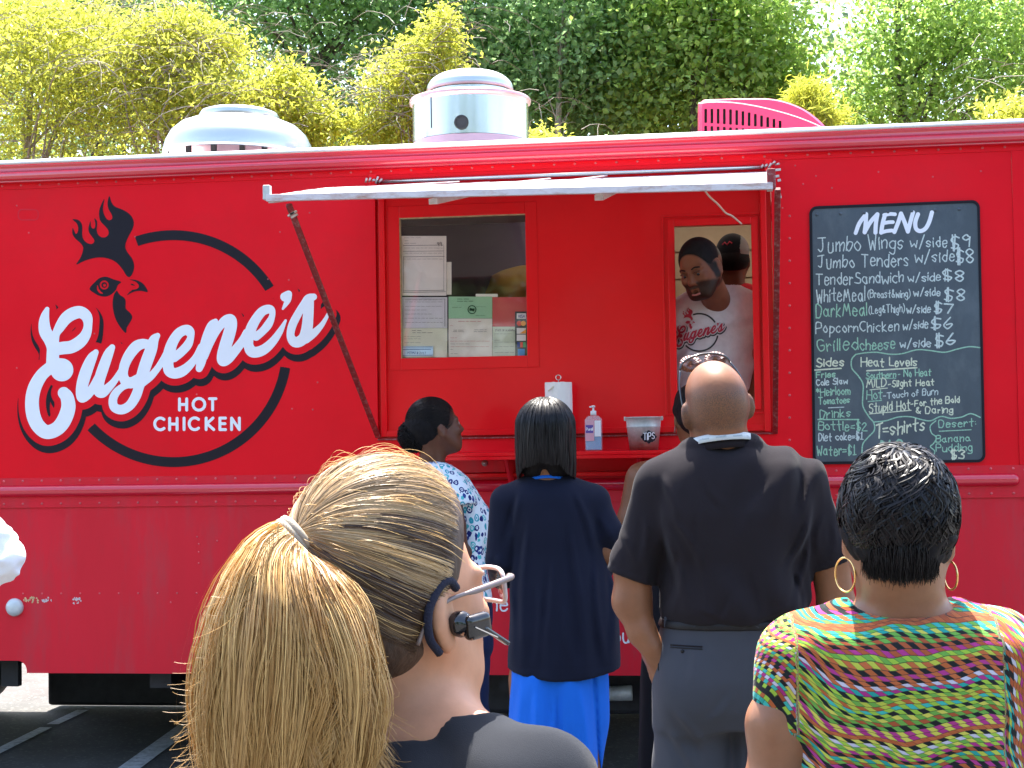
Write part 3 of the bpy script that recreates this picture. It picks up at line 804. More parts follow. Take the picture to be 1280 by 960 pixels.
# awning
YA = -1.42
zo = np.mean([P(333, 251, YA)[2], P(965, 236, YA + .1)[2]])
zh = ZH1 - .004
axL, axR = P(334, 250, YA)[0], P(966, 236, YA + .1)[0]
print('awning', zo, P(333, 251, YA), P(965, 236, YA), zh, axL, axR, XH0, XH1)
hL, hR = np.array([XH0 - .002, -.012, zh]), np.array([XH1 - .01, -.012, zh])
oL, oR = np.array([axL, YA, P(333, 251, YA)[2] + .018]), np.array([axR, YA + .1, P(965, 236, YA + .1)[2] + .018])
aw = empty('awning', (XH0, 0, zh)); aw.parent = truck; aw.location = (XH0, -1.1, zh)
NX, NY = 24, 8
mb = MB(); g_ = {}
for lay, dz in ((0, 0), (1, -.012)):
    for i in range(NX + 1):
        for j in range(NY + 1):
            s_, t_ = i / NX, j / NY
            p = (hL * (1 - s_) + hR * s_) * (1 - t_) + (oL * (1 - s_) + oR * s_) * t_
            w_ = (.006 * math.sin(s_ * 17 + t_ * 3) * math.sin(t_ * 3.14) + .006 * math.sin(s_ * 5 + 1)) * math.sin(t_ * 3.14)
            g_[lay, i, j] = len(mb.v); mb.v.append((p[0], p[1], p[2] + w_ + dz))
for i in range(NX):
    for j in range(NY):
        mb.f.append((g_[0, i, j], g_[0, i, j + 1], g_[0, i + 1, j + 1], g_[0, i + 1, j])); mb.f.append((g_[1, i, j], g_[1, i + 1, j], g_[1, i + 1, j + 1], g_[1, i, j + 1])); mb.sm += [True, True]
mb.build('awning_sheet', 'awning_sheet_cloth', aw)
fr_ = MB(); e = np.array([0, -.010, -.004])
fr_.bar(oL + e + (0,0,-.006), oR + e+ (0,0,-.006), .018, .024); fr_.build('front_channel', 'awning_edge', aw, .002)
MB().bar(hL + (0, -.02, -.012), oL + (.01, .012, -.014), .02, .022).build('side_channel', 'awning_edge', aw)
MB().bar(hR + (0, -.02, -.012), oR + (-.01, .012, -.014), .02, .022).build('side_channel', 'awning_edge', aw)
for t_ in (.33, .66):
    MB().bar(hL * (1 - t_) + hR * t_ + (0, -.03, -.03), oL * (1 - t_) + oR * t_ + (0, .03, -.03), .03, .02).build('rafter', 'awning_edge', aw)
MB().box(oL + (-.012, -.016, -.016), oL + (.014, .012, .036)).build('end_bracket', 'galv', aw, .003)
MB().box(oR + (-.02, -.018, -.02), oR + (.01, .012, .05)).build('end_bracket', 'rust_paint', aw, .003)
hg = MB().tube([hL + (0, -.01, .018), hR + (0, -.01, .018)], .009, 8); hg.build('hinge_rod', 'steel', aw)
for sgn, hp in ((0, hL), (1, hR)):
    q = MB(); r_ = random.Random(3 + sgn)
    q.box(hp + (-.016, -.022, -.004), hp + (.016, .002, .05)); q.build('hinge_lug', 'red_gloss', aw, .004)
    q = MB()
    for a in range(5): q.tube([hp + (-.03 + .015 * a, -.024, .01 + .018 * r_.random()), hp + (-.022 + .017 * a, -.034, .022 + .018 * r_.random())], .005, 6)
    q.build('hinge_bolts', 'bolt_metal', aw)
# seams of tape on the awning
for (s0, t0, s1, t1) in ((.02, .75, .24, .12), (.05, .98, .36, .42), (.55, .5, .60, .05), (.42, .6, .47, .15)):
    f = lambda s_, t_: (hL * (1 - s_) + hR * s_) * (1 - t_) + (oL * (1 - s_) + oR * s_) * t_ + (0, 0, .010)
    MB().bar(f(s0, t0), f(s1, t1), .016, .004).build('sheet_lap', 'awning_edge', aw)
# braces
bl0, bl1 = P(361, 256, YA + .2), P(472.5, 546, -.02)
tb('brace_rod', MB().bar(bl0, bl1, .022, .014), 'rust_paint', bevel=.002)
tb('brace_rod', MB().bar(bl0 + (.006, -.012, 0), bl0 * .45 + bl1 * .55 + (.006, -.012, 0), .012, .010), 'rust_paint')
br0, br1 = P(972, 236, YA + .3), P(969, 541, -.02)
tb('brace_rod', MB().bar(br0, br1, .022, .014), 'rust_paint', bevel=.002)
for (u, v) in ((364, 268), (367, 266), (368, 270)): 
    c = P(u, v, YA + .16); tb('wing_nut', MB().bar(c - (.012, 0, .006), c + (.012, 0, .006), .008, .008), 'bolt_metal')
for (u, v, ex) in ((966, 213, 10), (966, 221, 8), (972, 226, 4), (968, 247, 9), (973, 243, 3)):
    c = P(u, v, -.10); tb('hinge_pin', MB().bar(c, P(u + ex, v - 1, -.10), .010, .010), 'bolt_metal')
# cord
cp = [P(881, 238, -.9), P(887, 246, -.7), P(897, 255, -.5), P(907, 266, -.3), P(915, 270, -.15), P(927, 280, -.02)]
tb('cord', MB().tube(catmull(cp, 6), .004, 6), 'string')
# marker light and scrapes
c_ = P(19, 759, 0.004)
tb('marker_light', MB().lathe(c_, [(.0405, 0), (.041, .010), (.036, .020), (.020, .027), (.0001, .029)], 28, ax=((1, 0, 0), (0, 0, 1), (0, -1, 0))), 'lens_white')
rr = random.Random(5)
for (ua, ub, m, nn_) in ((28, 48, 'scrape', 16), (53, 64, 'primer', 10), (76, 88, 'red_skirt', 5), (92, 101, 'primer', 14)):
    mb = MB()
    for _ in range(nn_):
        u, v = rr.uniform(ua, ub), rr.uniform(747, 754); k = rr.randint(5, 7)
        mb.poly([P(u + rr.uniform(.5, 2.0) * math.cos(t), v + rr.uniform(.5, 2.2) * math.sin(t), .0035 - _ * .00004) for t in np.linspace(0, 6.28, k + 1)[:-1]][::-1])
    o = tb('paint_scrape', mb, m); o['kind'] = 'stuff'
# under-body
for xa_, xb_ in ((66, 330), (331, 640), (641, 900)):
    tb('added_dark_box', MB().box((px_(xa_, 850, 2.1), 2.02, .03), (px_(xb_, 850, 2.1), TRUCKW - .02, .62)), 'dark_metal', bevel=.02)  # added dark boxes that hide sunlit ground, keeping the underside view dark
tb('chassis_rail', MB().box((XL + .3, .45, .50), (XR - .2, .53, .66)), 'dark_metal')
tb('chassis_rail', MB().box((XL + .3, 1.7, .50), (XR - .2, 1.78, .66)), 'dark_metal')
tb('fuel_tank', MB().box((px_(300, 850, .5), .10, .26), (px_(520, 850, .5), .55, .60)), 'dark_metal', bevel=.04)
for xx in (px_(225, 850, .5), px_(640, 850, .5)): tb('cross_member', MB().box((xx, .1, .44), (xx + .1, 2.1, .60)), 'dark_metal')
tb('mud_flap', MB().box((px_(11, 830, .2), .12, .44), (px_(32, 830, .2), .16, .70)), 'black_rubber')
tb('generator_box', MB().box((px_(560, 860, .6), .30, .30), (px_(960, 860, .6), .9, .62)), 'dark_metal', bevel=.02)
e0, e1 = P(735, 868, .2), P(790, 866, .2)
tb('exhaust_pipe', MB().tube([e0, e1], [.030, .034], 14), 'galv')
def wheel(xc, yc):
    w = MB(); R_ = .40; zc = .40
    w.lathe((xc, yc, zc), [(.22, -.12), (.34, -.125), (R_ - .02, -.11), (R_, -.07), (R_, .07), (R_ - .02, .11), (.34, .125), (.22, .12)], 40, ax=((1, 0, 0), (0, 0, 1), (0, -1, 0)))
    t = tb('wheel', w, 'black_rubber')
    MB().lathe((xc, yc, zc), [(.225, .118), (.21, .10), (.20, .04), (.10, .02), (.08, .07), (.0001, .08)], 32, ax=((1, 0, 0), (0, 0, 1), (0, -1, 0))).build('rim', 'galv', t)
wheel(XL + .9, .35); wheel(XL + .9, 1.9); wheel(1.9, .45); wheel(1.9, 1.85)
tb('axle', MB().tube([(1.9, .5, .4), (1.9, 1.8, .4)], .06, 10), 'dark_metal')
tb('axle', MB().tube([(XL + .9, .4, .4), (XL + .9, 1.85, .4)], .06, 10), 'dark_metal')

# ------------------------------------------------------------------ roof fans and air unit
YF = 1.15
def fan(u0, u1, v_base, prof, u_c=None, Y=YF):
    c = P((u0 + u1) / 2, v_base, Y); return c
# upright exhaust fan
c = P(588.5, 176, YF); s_ = 2000 / pix(c)[2]
c = c.copy(); c[2] = ZR1 + .01
fanm = empty('exhaust_fan', (0, 0, 0)); fanm.parent = truck; fanm.location = (c[0], c[1] - 1.1, c[2])
def zz(v): return P(588, v, YF)[2]
R1 = 72.5 / s_
MB().lathe((c[0], c[1], 0), [(R1 * 1.05, c[2] - .01), (R1 * 1.02, zz(182)), (R1, zz(180))], 48).build('fan_base', 'red_tint_metal', fanm)
MB().lathe((c[0], c[1], 0), [(R1, zz(179.5)), (R1, zz(131))], 48).build('fan_drum', 'steel', fanm)
zt_ = zz(128)
MB().lathe((c[0], c[1], 0), [(R1 * .99, zt_ - .022), (R1 * 1.045, zt_ - .010), (R1 * 1.05, zt_ + .004), (R1 * 1.03, zt_ + .012), (R1 * .75, zt_ + .014)], 48).build('drum_rim', 'red_tint_metal', fanm)
R2 = 54 / s_
MB().lathe((c[0], c[1], 0), [(R2 * .96, zt_ + .01), (R2 * .96, zz(114))], 48).build('fan_neck', 'steel', fanm)
zl = zz(113)
cap = [(R2 * .90, zl - .004), (R2 * 1.0, zl - .010), (R2 * 1.0, zl + .004)] + [(R2 * (math.cos(t) ** .62), zl + .005 + (zz(91.5) - zl) * math.sin(t) ** 1.1) for t in np.linspace(.05, 1.40, 12)] + [(R2 * .2, zz(90)), (.0005, zz(89.5))]
MB().lathe((c[0], c[1], 0), cap, 48).build('fan_cap', 'alu_dome', fanm)
MB().lathe((c[0], c[1], 0), [(R2 * 1.005, zl - .012), (R2 * 1.012, zl - .006), (R2 * 1.005, zl)], 48).build('cap_band', 'red_tint_metal', fanm)
hc = P(577, 153, YF - R1 * .99); hc[1] = c[1] - math.sqrt(max(0, R1 ** 2 - (hc[0] - c[0]) ** 2)) - .002
MB().lathe(hc, [(.036, 0), (.036, .006), (.028, .006)], 24, ax=((1, 0, 0), (0, 0, 1), (0, -1, 0))).build('hole_ring', 'black_rubber', fanm)
MB().lathe(hc, [(.028, .002), (.0001, .002)], 24, ax=((1, 0, 0), (0, 0, 1), (0, -1, 0))).build('hole', 'dark_metal', fanm)
ang = math.asin(-(588 - 549.5) / 72.5)
sx = c[0] + R1 * math.sin(ang) * 1.0
MB().box((sx - .002, c[1] - R1 * math.cos(ang) - .003, zz(170)), (sx + .002, c[1] - R1 * math.cos(ang) + .004, zz(132))).build('drum_seam', 'dark_metal', fanm)
# flat dome fan at the left
YF2 = 1.0
cx = P(298, 190, YF2); s2 = 2000 / pix(cx)[2]; z2 = lambda v: P(298, v + 8, YF2)[2]
R3 = 93 / s2
fan2 = empty('roof_ventilator', (0, 0, 0)); fan2.parent = truck; fan2.location = (cx[0], YF2 - 1.1, ZR1 + .01)
MB().lathe((cx[0], YF2, 0), [(R3 * .60, ZR1), (R3 * .60, z2(183)), (R3 * .80, z2(179))], 48).build('ventilator_base', 'red_tint_metal', fan2)
prof = [(R3 * .93, z2(187)), (R3 * 1.0, z2(189)), (R3 * 1.005, z2(185)), (R3 * .97, z2(172)), (R3 * .90, z2(160)), (R3 * .78, z2(150)), (R3 * .62, z2(144)), (R3 * .50, z2(142))]
tl = .12
def tiltm(mb, cc, ang_):
    ca, sa = math.cos(ang_), math.sin(ang_)
    mb.v = [(cc[0] + (x - cc[0]) * ca + (z - cc[2]) * sa, y, cc[2] - (x - cc[0]) * sa + (z - cc[2]) * ca) for x, y, z in mb.v]
    return mb
cc = (cx[0], YF2, z2(187))
tiltm(MB().lathe((cx[0], YF2, 0), prof, 56), cc, .035).build('ventilator_dome', 'alu_dome', fan2)
tiltm(MB().lathe((cx[0], YF2, 0), [(R3 * .52, z2(141.5)), (R3 * .53, z2(137)), (R3 * .50, z2(133)), (R3 * .42, z2(130.5)), (.001, z2(129.5))], 48), cc, .035).build('ventilator_cap', 'alu_dome', fan2)
tiltm(MB().lathe((cx[0], YF2, 0), [(R3 * .91, z2(186)), (R3 * .60, z2(181))], 48), cc, .035).build('ventilator_underside', 'red_tint_metal', fan2)
for a in (-2.3, -1.7, -1.2, -.8):
    q = np.array([cx[0] + R3 * .75 * math.cos(a), YF2 + R3 * .75 * math.sin(a), z2(186)]); MB().box(q - (.012, .012, .03), q + (.012, .012, .03)).build('ventilator_strut', 'dark_metal', fan2)
# air conditioner shroud
YC = .75
ac = empty('air_conditioner', (0, 0, 0)); q0 = P(955, 165, YC); ac.parent = truck; ac.location = (q0[0], YC - 1.1, ZR1 + .01)
top = [(872, 172), (872, 131), (874, 126), (880, 122.8), (900, 121.8), (930, 121), (962, 121.3), (985, 126), (1005, 134), (1020, 144), (1032, 155), (1040, 166)]
top = catmull(top, 4)
depth = .62
mb = MB(); front = [P(u, v, YC) for u, v in top]; k = len(front)
def prof_in(ins): 
    cen = np.array([P(950, 170, YC)]); return [p + (np.array([cen[0][0], p[1], cen[0][2]]) - p) * ins for p in front]
rows = [[p for p in front]]
rows = [[q + (0, 0, 0) for q in prof_in(.07)], [q + (0, .02, 0) for q in prof_in(.02)], [q + (0, .06, 0) for q in prof_in(0)], [q + (0, depth, 0) for q in prof_in(0)]]
for r in rows: mb.v += [tuple(p) for p in r]
for i in range(3):
    for j in range(k - 1): mb.f.append((i * k + j, i * k + j + 1, (i + 1) * k + j + 1, (i + 1) * k + j)[::-1]); mb.sm.append(i != 0)
mb.build('shroud', 'pink_fibre', ac)
# front face with slots
slots = []
for i in range(13):
    u = 880.5 + i * 7.75; vt = 136 + (0 if i < 4 else ((i - 3) ** 1.45) * .62); vb = 153.5 + i * .55
    slots.append((u, vt, u + 3.3, vb)); slots.append((u, vb + 3.6, u + 3.3, 176))
F_out = [tuple(p) for p in rows[0]]
us_, vv_ = np.arange(868, 1044, .8), np.arange(116, 182, .8)
pf = polyfield(us_, vv_, [pix(p)[:2] for p in F_out] + [(1036, 178), (880, 182)])
for (a, b, c2, d) in slots: pf = np.maximum(pf, -rrect(us_, vv_, a, b, c2, d, .5))
fill2(us_, vv_, pf, wallplace(YC - .001), 'grille_face', 'pink_fibre', ac)
fill2(us_, vv_, polyfield(us_, vv_, [pix(p)[:2] for p in F_out] + [(1036, 178), (880, 182)]) + 1.5, wallplace(YC + .03), 'coil', 'slot_dark', ac)
tr_ = [(873, 129), (890, 127.5), (915, 128), (940, 131.5), (965, 137), (990, 144), (1012, 152), (1034, 162)]
MB().tube([P(u, v, YC - .002) for u, v in catmull(tr_, 4)], .003, 6).build('shroud_trim', 'white_edge', ac)
# ================================================================== emblem traced as strokes
def sa(pts, ox, oy, s, n=6):
    p = [(ox + x / s, oy + y / s, w / s) for x, y, w in pts]
    return catmull(p, n)
A_ = (20, 370, 4.8); B_ = (140, 380, 6.0); C_ = (270, 350, 6.857)
ST = []
def st(o, *pts): ST.append(sa(pts, *o))
# E
st(A_, (188, 78, 13), (175, 120, 25), (170, 165, 33), (178, 215, 38), (205, 262, 38), (222, 310, 37), (222, 360, 38), (220, 410, 38))
st(A_, (222, 310, 36), (240, 232, 24), (262, 190, 30), (300, 135, 36), (345, 105, 38), (390, 98, 36), (425, 125, 33), (433, 175, 26), (420, 230, 31), (385, 275, 37), (335, 305, 38), (285, 312, 38), (235, 320, 37))
st(A_, (222, 400, 30), (272, 440, 66), (274, 441, 66))
st(A_, (205, 430, 36), (155, 475, 37), (115, 545, 40), (98, 620, 41), (102, 700, 42), (125, 765, 42), (165, 808, 42), (205, 815, 42), (255, 790, 43), (292, 740, 44), (315, 670, 43), (308, 610, 40), (288, 582, 36))
# u
st(A_, (480, 337, 17), (455, 375, 30), (425, 445, 36), (402, 520, 36), (392, 580, 32), (398, 612, 28), (432, 590, 28), (465, 545, 25), (500, 470, 20))
st(A_, (578, 308, 18), (555, 350, 29), (525, 430, 33), (500, 510, 33), (497, 565, 34), (520, 578, 32), (560, 545, 25), (595, 505, 20), (635, 440, 17), (670, 370, 20))
# g
st(B_, (262, 300, 34), (225, 300, 38), (180, 322, 42), (130, 385, 40), (95, 460, 37), (85, 530, 36), (105, 580, 40), (150, 590, 42), (200, 560, 36))
st(B_, (343, 237, 20), (315, 270, 36), (295, 340, 44), (262, 430, 46), (232, 520, 44), (207, 610, 38), (180, 690, 38), (135, 760, 36), (75, 792, 36), (20, 775, 34), (8, 722, 32), (30, 668, 30), (80, 622, 26), (140, 600, 28), (190, 590, 30))
st(B_, (235, 595, 24), (290, 545, 28), (345, 480, 25), (390, 410, 26), (410, 380, 30))
# e
st(B_, (468, 402, 34), (520, 360, 34), (570, 305, 33), (592, 245, 26), (580, 205, 38), (550, 195, 38), (500, 222, 38), (455, 290, 40), (430, 370, 44), (422, 450, 40), (432, 500, 42), (470, 520, 40), (525, 505, 40), (580, 462, 33), (630, 400, 26), (670, 320, 24))
# n
st(B_, (778, 128, 18), (752, 158, 33), (728, 215, 38), (705, 290, 40), (685, 370, 38), (668, 440, 34), (655, 485, 26))
st(B_, (700, 400, 20), (745, 290, 22), (795, 190, 28), (845, 130, 36), (888, 118, 42), (895, 160, 44), (878, 230, 46), (850, 320, 46), (832, 385, 44), (835, 425, 42), (875, 410, 36), (930, 355, 28), (965, 310, 26))
st(C_, (60, 690, 46), (115, 650, 38), (170, 585, 32), (225, 510, 27), (262, 450, 30))
# e
st(C_, (345, 485, 36), (400, 440, 34), (450, 380, 36), (482, 310, 26), (478, 258, 30), (445, 250, 38), (395, 272, 40), (345, 335, 42), (305, 410, 45), (282, 490, 44), (280, 560, 42), (305, 610, 48), (355, 618, 46), (420, 590, 43), (490, 525, 36), (550, 440, 27), (598, 348, 11))
# apostrophe and s
st(C_, (592, 145, 40), (626, 118, 26), (618, 165, 28), (600, 205, 20), (574, 248, 9))
st(C_, (838, 145, 29), (795, 160, 38), (760, 195, 30), (705, 290, 34), (655, 390, 36), (640, 475, 34), (665, 525, 42), (705, 532, 46), (755, 495, 48), (780, 420, 48), (790, 320, 46), (796, 220, 44), (800, 175, 40))
st(C_, (770, 500, 45), (840, 455, 34), (900, 395, 24), (940, 335, 17), (962, 290, 13))
U0_, U1_, V0_, V1_, HH = 18, 440, 240, 592, .55
us, vs2, D = field2(ST, U0_, U1_, V0_, V1_, HH)
_, _, Dsh = field2([s - np.array([-1.9, -6.0, 0]) for s in ST], U0_, U1_, V0_, V1_, HH)
black = np.maximum(Dsh - 11.7, -(D - 8.7))
# ring
Ug, Vg = us[:, None], vs2[None, :]
rr_ = np.hypot(Ug - 216.8, Vg - 435.8); an = np.degrees(np.arctan2(Vg - 435.8, Ug - 216.8))
ring = np.abs(rr_ - 141.8) - 6.2
def angcut(a0, a1): return np.where((an > a0) & (an < a1), -5., 5.)
top = np.maximum(ring, angcut(-109, -32)); bot = np.maximum(ring, angcut(9.5, 136.5))
# rounded start of the top arc
bot = np.maximum(bot, -(D - 8.7) - .0)
black = np.minimum(black, np.minimum(top, bot))
def cr(o, pts, n=4, smooth=True):
    p = np.array([(o[0] + x / o[2], o[1] + y / o[2]) for x, y in pts])
    return catmull(p, n, closed=True) if smooth else p
D_ = (80, 240, 5.333)
comb = [(82, 484), (108, 443), (124, 402), (128, 368), (110, 340), (78, 312), (57, 280), (58, 240), (70, 262), (80, 281), (93, 265), (95, 238), (85, 208), (57, 183), (92, 185), (116, 207), (123, 238), (122, 282), (131, 317), (155, 340), (183, 347), (201, 335), (201, 318), (186, 296), (168, 270), (164, 238), (178, 193), (180, 225), (190, 243), (205, 240), (210, 213), (203, 176), (219, 191), (222, 217), (219, 255), (229, 285), (252, 302), (280, 300), (298, 280), (294, 252), (272, 225), (248, 200), (235, 165), (239, 110), (270, 44), (260, 110), (268, 150), (288, 183), (310, 187), (323, 172), (316, 145), (298, 115), (291, 75), (303, 27), (318, 70), (342, 98), (395, 120), (442, 152), (465, 195), (460, 240), (434, 290), (414, 335), (410, 372), (427, 407), (455, 445), (468, 490), (461, 535), (440, 566), (418, 558), (390, 515), (350, 470), (300, 445), (240, 436), (180, 445), (130, 462)]
eye = [(171, 645), (205, 602), (240, 573), (282, 565), (330, 582), (381, 600), (360, 620), (348, 650), (320, 680), (282, 697), (240, 693), (205, 675)]
beak = [(435, 584), (478, 586), (520, 605), (545, 633), (559, 667), (520, 660), (482, 661), (450, 672), (420, 690), (438, 666), (455, 655), (412, 659), (455, 652), (488, 645), (500, 628), (490, 608), (468, 594)]
watt = [(352, 658), (332, 690), (325, 750), (336, 820), (362, 880), (411, 940), (420, 903), (455, 842), (443, 808), (412, 776), (412, 728), (400, 704), (378, 690), (362, 672)]
for pg in (comb, eye, beak, watt):
    black = np.minimum(black, polyfield(us, vs2, cr(D_, pg)))
def disc(x, y, r): return np.hypot(Ug - (80 + x / 5.333), Vg - (240 + y / 5.333)) - r / 5.333
red_ = np.minimum(np.maximum(disc(269, 620, 30), -disc(269, 620, 19)), disc(271, 622, 10) + 0)
_, _, cres = field2([sa([(224, 625, 3), (228, 650, 7), (242, 668, 7), (258, 676, 3)], *D_)], U0_, U1_, V0_, V1_, HH)
_, _, nost = field2([sa([(445, 613, 1), (455, 617, 5), (470, 623, 2)], *D_)], U0_, U1_, V0_, V1_, HH)
black = np.maximum(black, -np.minimum(red_, cres)); black = np.minimum(black, nost)
em = empty('rooster_emblem', (P(220, 430)[0], 0, P(220, 430)[2])); em.parent = truck; em.location = (P(220, 430)[0], -1.1, P(220, 430)[2])
fill2(us, vs2, black, wallplace(0, .0015), 'black_emblem_print', 'black_vinyl', em)
fill2(us, vs2, D, wallplace(0, .0022), 'white_emblem_print', 'white_vinyl', em)
# block letters
def seg(*p, w=1.8): return np.array([(x, y, w) for x, y in p], float)
def arc(cx, cy, rx, ry, a0, a1, w=1.8, n=16):
    return np.array([(cx + rx * math.cos(math.radians(a)), cy + ry * math.sin(math.radians(a)), w) for a in np.linspace(a0, a1, n)])
LT = []
def Hh(x, y0_, y1_, w): LT.extend([seg((x, y0_), (x, y1_)), seg((x + w, y0_), (x + w, y1_)), seg((x, (y0_ + y1_) / 2), (x + w, (y0_ + y1_) / 2))])
Hh(224.5, 498.6, 512.6, 9); LT.append(arc(248.8, 505.4, 7.4, 7.4, 0, 360)); LT += [seg((262, 498.4), (270, 498.4)), seg((265.9, 498.4), (265.9, 512.4))]
y0_, y1_ = 522.6, 537.0
LT.append(arc(200.5, 529.9, 7.0, 7.4, 48, 312)); Hh(212.2, y0_ + .3, y1_ + .3, 9.3); LT.append(seg((230.2, y0_), (230.2, y1_))); LT.append(arc(243.6, 529.7, 7.0, 7.4, 48, 312))
LT += [seg((257.8, y0_), (257.8, y1_)), seg((266.3, y0_), (258.8, 529.4), (267.3, y1_))]
LT += [seg((275, y0_), (275, y1_)), seg((275, y0_), (282, y0_)), seg((275, 529.6), (281.3, 529.6)), seg((275, y1_), (282, y1_))]
LT += [seg((289.6, y1_), (289.6, y0_)), seg((289.6, y0_), (299.3, y1_)), seg((299.3, y1_), (299.3, y0_))]
u3, v3, D3 = field2(LT, 188, 306, 492, 544, .4)
fill2(u3, v3, D3, wallplace(0, .0015), 'block_letters', 'white_vinyl', em)

# ================================================================== stroke lettering
G = {
 'A': '00 38 60;13 53', 'B': '00 08 48 57 56 45 04;45 54 52 40 00', 'C': '57 38 17 04 12 30 51', 'D': '00 08 38 56 53 30 00', 'E': '58 08 00 50;04 44', 'F': '00 08 58;04 44',
 'G': '57 38 17 04 12 30 51 54 34', 'H': '00 08;60 68;04 64', 'I': '00 08', 'J': '08 68;48 42 30 11', 'K': '00 08;58 04 60', 'L': '08 00 40', 'M': '00 18 33 58 70', 'N': '00 08 60 68', 'O': '38 16 03 20 41 64 57 38',
 'P': '00 08 48 57 55 44 04', 'S': '57 38 17 15 34 53 51 30 01', 'T': '08 68;38 30', 'U': '08 02 20 40 62 68', 'W': '08 20 35 50 68', 'V': '08 30 68', 'Y': '08 35 68;35 30', 'R': '00 08 48 57 55 44 04;34 50', 'X': '00 68;08 60',
 'a': '44 25 03 11 30 42;45 42 50', 'b': '08 00;03 25 44 42 20 01', 'c': '44 25 03 11 30 41', 'd': '44 25 03 11 30 42;48 40', 'e': '03 43 35 15 02 10 30 41', 'f': '37 28 17 10;05 35', 'g': '44 25 03 11 30 42;45 4b 2c 0b',
 'h': '08 00;03 25 44 40', 'i': '05 00;07 06', 'k': '08 00;35 02 40', 'l': '08 00', 'm': '05 00;03 25 33 30;33 55 63 60', 'n': '05 00;03 25 44 40', 'o': '25 03 11 30 42 34 25', 'p': '05 0c;04 25 44 42 20 01', 'r': '05 00;03 25 34',
 's': '44 25 04 13 32 31 20 01', 't': '28 21 30;05 45', 'u': '05 02 10 30 42;45 40', 'v': '05 20 45', 'w': '05 10 33 50 65', 'y': '05 20;45 1c', 'z': '05 45 00 40', 'j': '25 2b 0c', 'x': '05 40;00 45', 'q': '44 25 03 11 30 42;45 4c',
 '$': '47 28 06 14 33 42 30 01;29 2a;19 1a', '/': '0a 49', '(': '39 16 12 3a', ')': '09 26 22 0a', '-': '03 33', '=': '02 42;04 44', '*': '24 28;05 47;07 45', '&': '50 16 28 37 03 11 30 53', ':': '02 02;05 05', ',': '01 0a', '.': '00 00',
 '0': '38 16 03 20 41 64 57 38', '1': '16 28 20;00 40', '2': '06 28 46 00 50', '3': '07 28 46 24 43 30 01', '6': '38 14 02 20 42 33 13', '7': '08 58 20', '8': '24 06 28 46 24 02 20 42 24', '9': '46 28 06 24 45;46 40',
 '#': '10 28;30 48;03 53;05 55', "'": '08 06'}
def _c(s_):
    f = lambda ch: -(ord(ch) - 96) if ch.isalpha() else int(ch)
    return [(f(t[0]), f(t[1])) for t in s_.split()]
def glyphs(s_, jr, jit=.35, sm=True):
    """polylines in cap-height units of 8, plus the advance width"""
    x = 0; out = []
    for ch in s_:
        if ch == ' ': x += 4.2; continue
        pl = [_c(t) for t in G[ch].split(';')]
        w = max(max(p[0] for p in q) for q in pl)
        sc = 1 + jr.uniform(-.08, .08); dy = jr.uniform(-.4, .4)
        for q in pl:
            qq = [(x + px__ + jr.uniform(-jit, jit), (py__ * sc) + dy + jr.uniform(-jit, jit)) for px__, py__ in q]
            if ch in ':.': qq = [qq[0], (qq[0][0] + .3, qq[0][1])]
            out.append(catmull([(a, b, 0) for a, b in qq], 4)[:, :2] if sm and len(qq) > 2 and ch not in 'AEFHKLMNTVWXYvwkxz174' else np.array(qq))
        x += w + 2.1
    return out, max(x - 2.1, 1)
def textline(s_, u0, v0, u1, v1, h, hw, jr, jit=.35, sm=True, wob=.12):
    pls, w = glyphs(s_, jr, jit, sm); L_ = []
    for q in pls:
        a = []
        for x, y in q:
            t = x / w
            a.append((u0 + (u1 - u0) * t, v0 + (v1 - v0) * t - y / 8 * h, hw * (1 + jr.uniform(-wob, wob))))
        L_.append(np.array(a))
    return L_
# ================================================================== chalk board
bd = empty('menu_board', (0, 0, 0)); cb = P(1121, 415); bd.parent = truck; bd.location = (cb[0], -1.1, cb[2])
us, vs2 = np.arange(1006, 1238, .5), np.arange(244, 586, .5)
quad = [(1011.5, 258), (1224.5, 250.5), (1231.5, 578), (1016, 580.5)]
def rquad(ins, r):
    q = np.array(quad, float); c = q.mean(0); out = []
    e = [(ins, ins), (-ins, ins), (-ins, -ins), (ins, -ins)]
    q = q + np.array(e)
    return polyfield(us, vs2, [q[0] + (r, r * 0) if 0 else q[0] + (r, r), q[1] + (-r, r), q[2] + (-r, -r), q[3] + (r, -r)]) - r
out_ = rquad(0, 10); inn = rquad(3.4, 7)
fill2(us, vs2, np.maximum(out_, -inn), wallplace(0, .009), 'board_frame', 'black_vinyl', bd)
fill2(us, vs2, inn - .3, wallplace(0, .006), 'board_slate', 'slate', bd)
eb = [P(*p) for p in quad]
# edge of the board
E_ = MB(); ctr = np.mean(quad, 0)
def outline(ins, r, n=6):
    q = np.array(quad, float) + np.array([(ins, ins), (-ins, ins), (-ins, -ins), (ins, -ins)]); o = []
    for i, (a0_, c) in enumerate(zip((180, 270, 0, 90), [q[0] + (r, r), q[1] + (-r, r), q[2] + (-r, -r), q[3] + (r, -r)])):
        for t in np.linspace(a0_, a0_ + 90, n): o.append(c + r * np.array([math.cos(math.radians(t)), math.sin(math.radians(t))]))
    return o
ol = outline(0, 10); k = len(ol)
for i in range(k):
    a, b = P(*ol[i]), P(*ol[(i + 1) % k]); E_.poly([a - (0, .0089, 0), a, b, b - (0, .0089, 0)])
E_.build('board_edge', 'black_vinyl', bd)
bb = MB()
for i in range(7):
    c = P(1021 + i * 29.6, 268.5 - i * 1.15, 0) - (0, .006, 0); bb.lathe(c, [(.0075, 0), (.006, .003), (.0001, .0045)], 10, ax=((1, 0, 0), (0, 0, 1), (0, -1, 0)))
o = bb.build('board_rivets', 'slate', bd); o['kind'] = 'stuff'
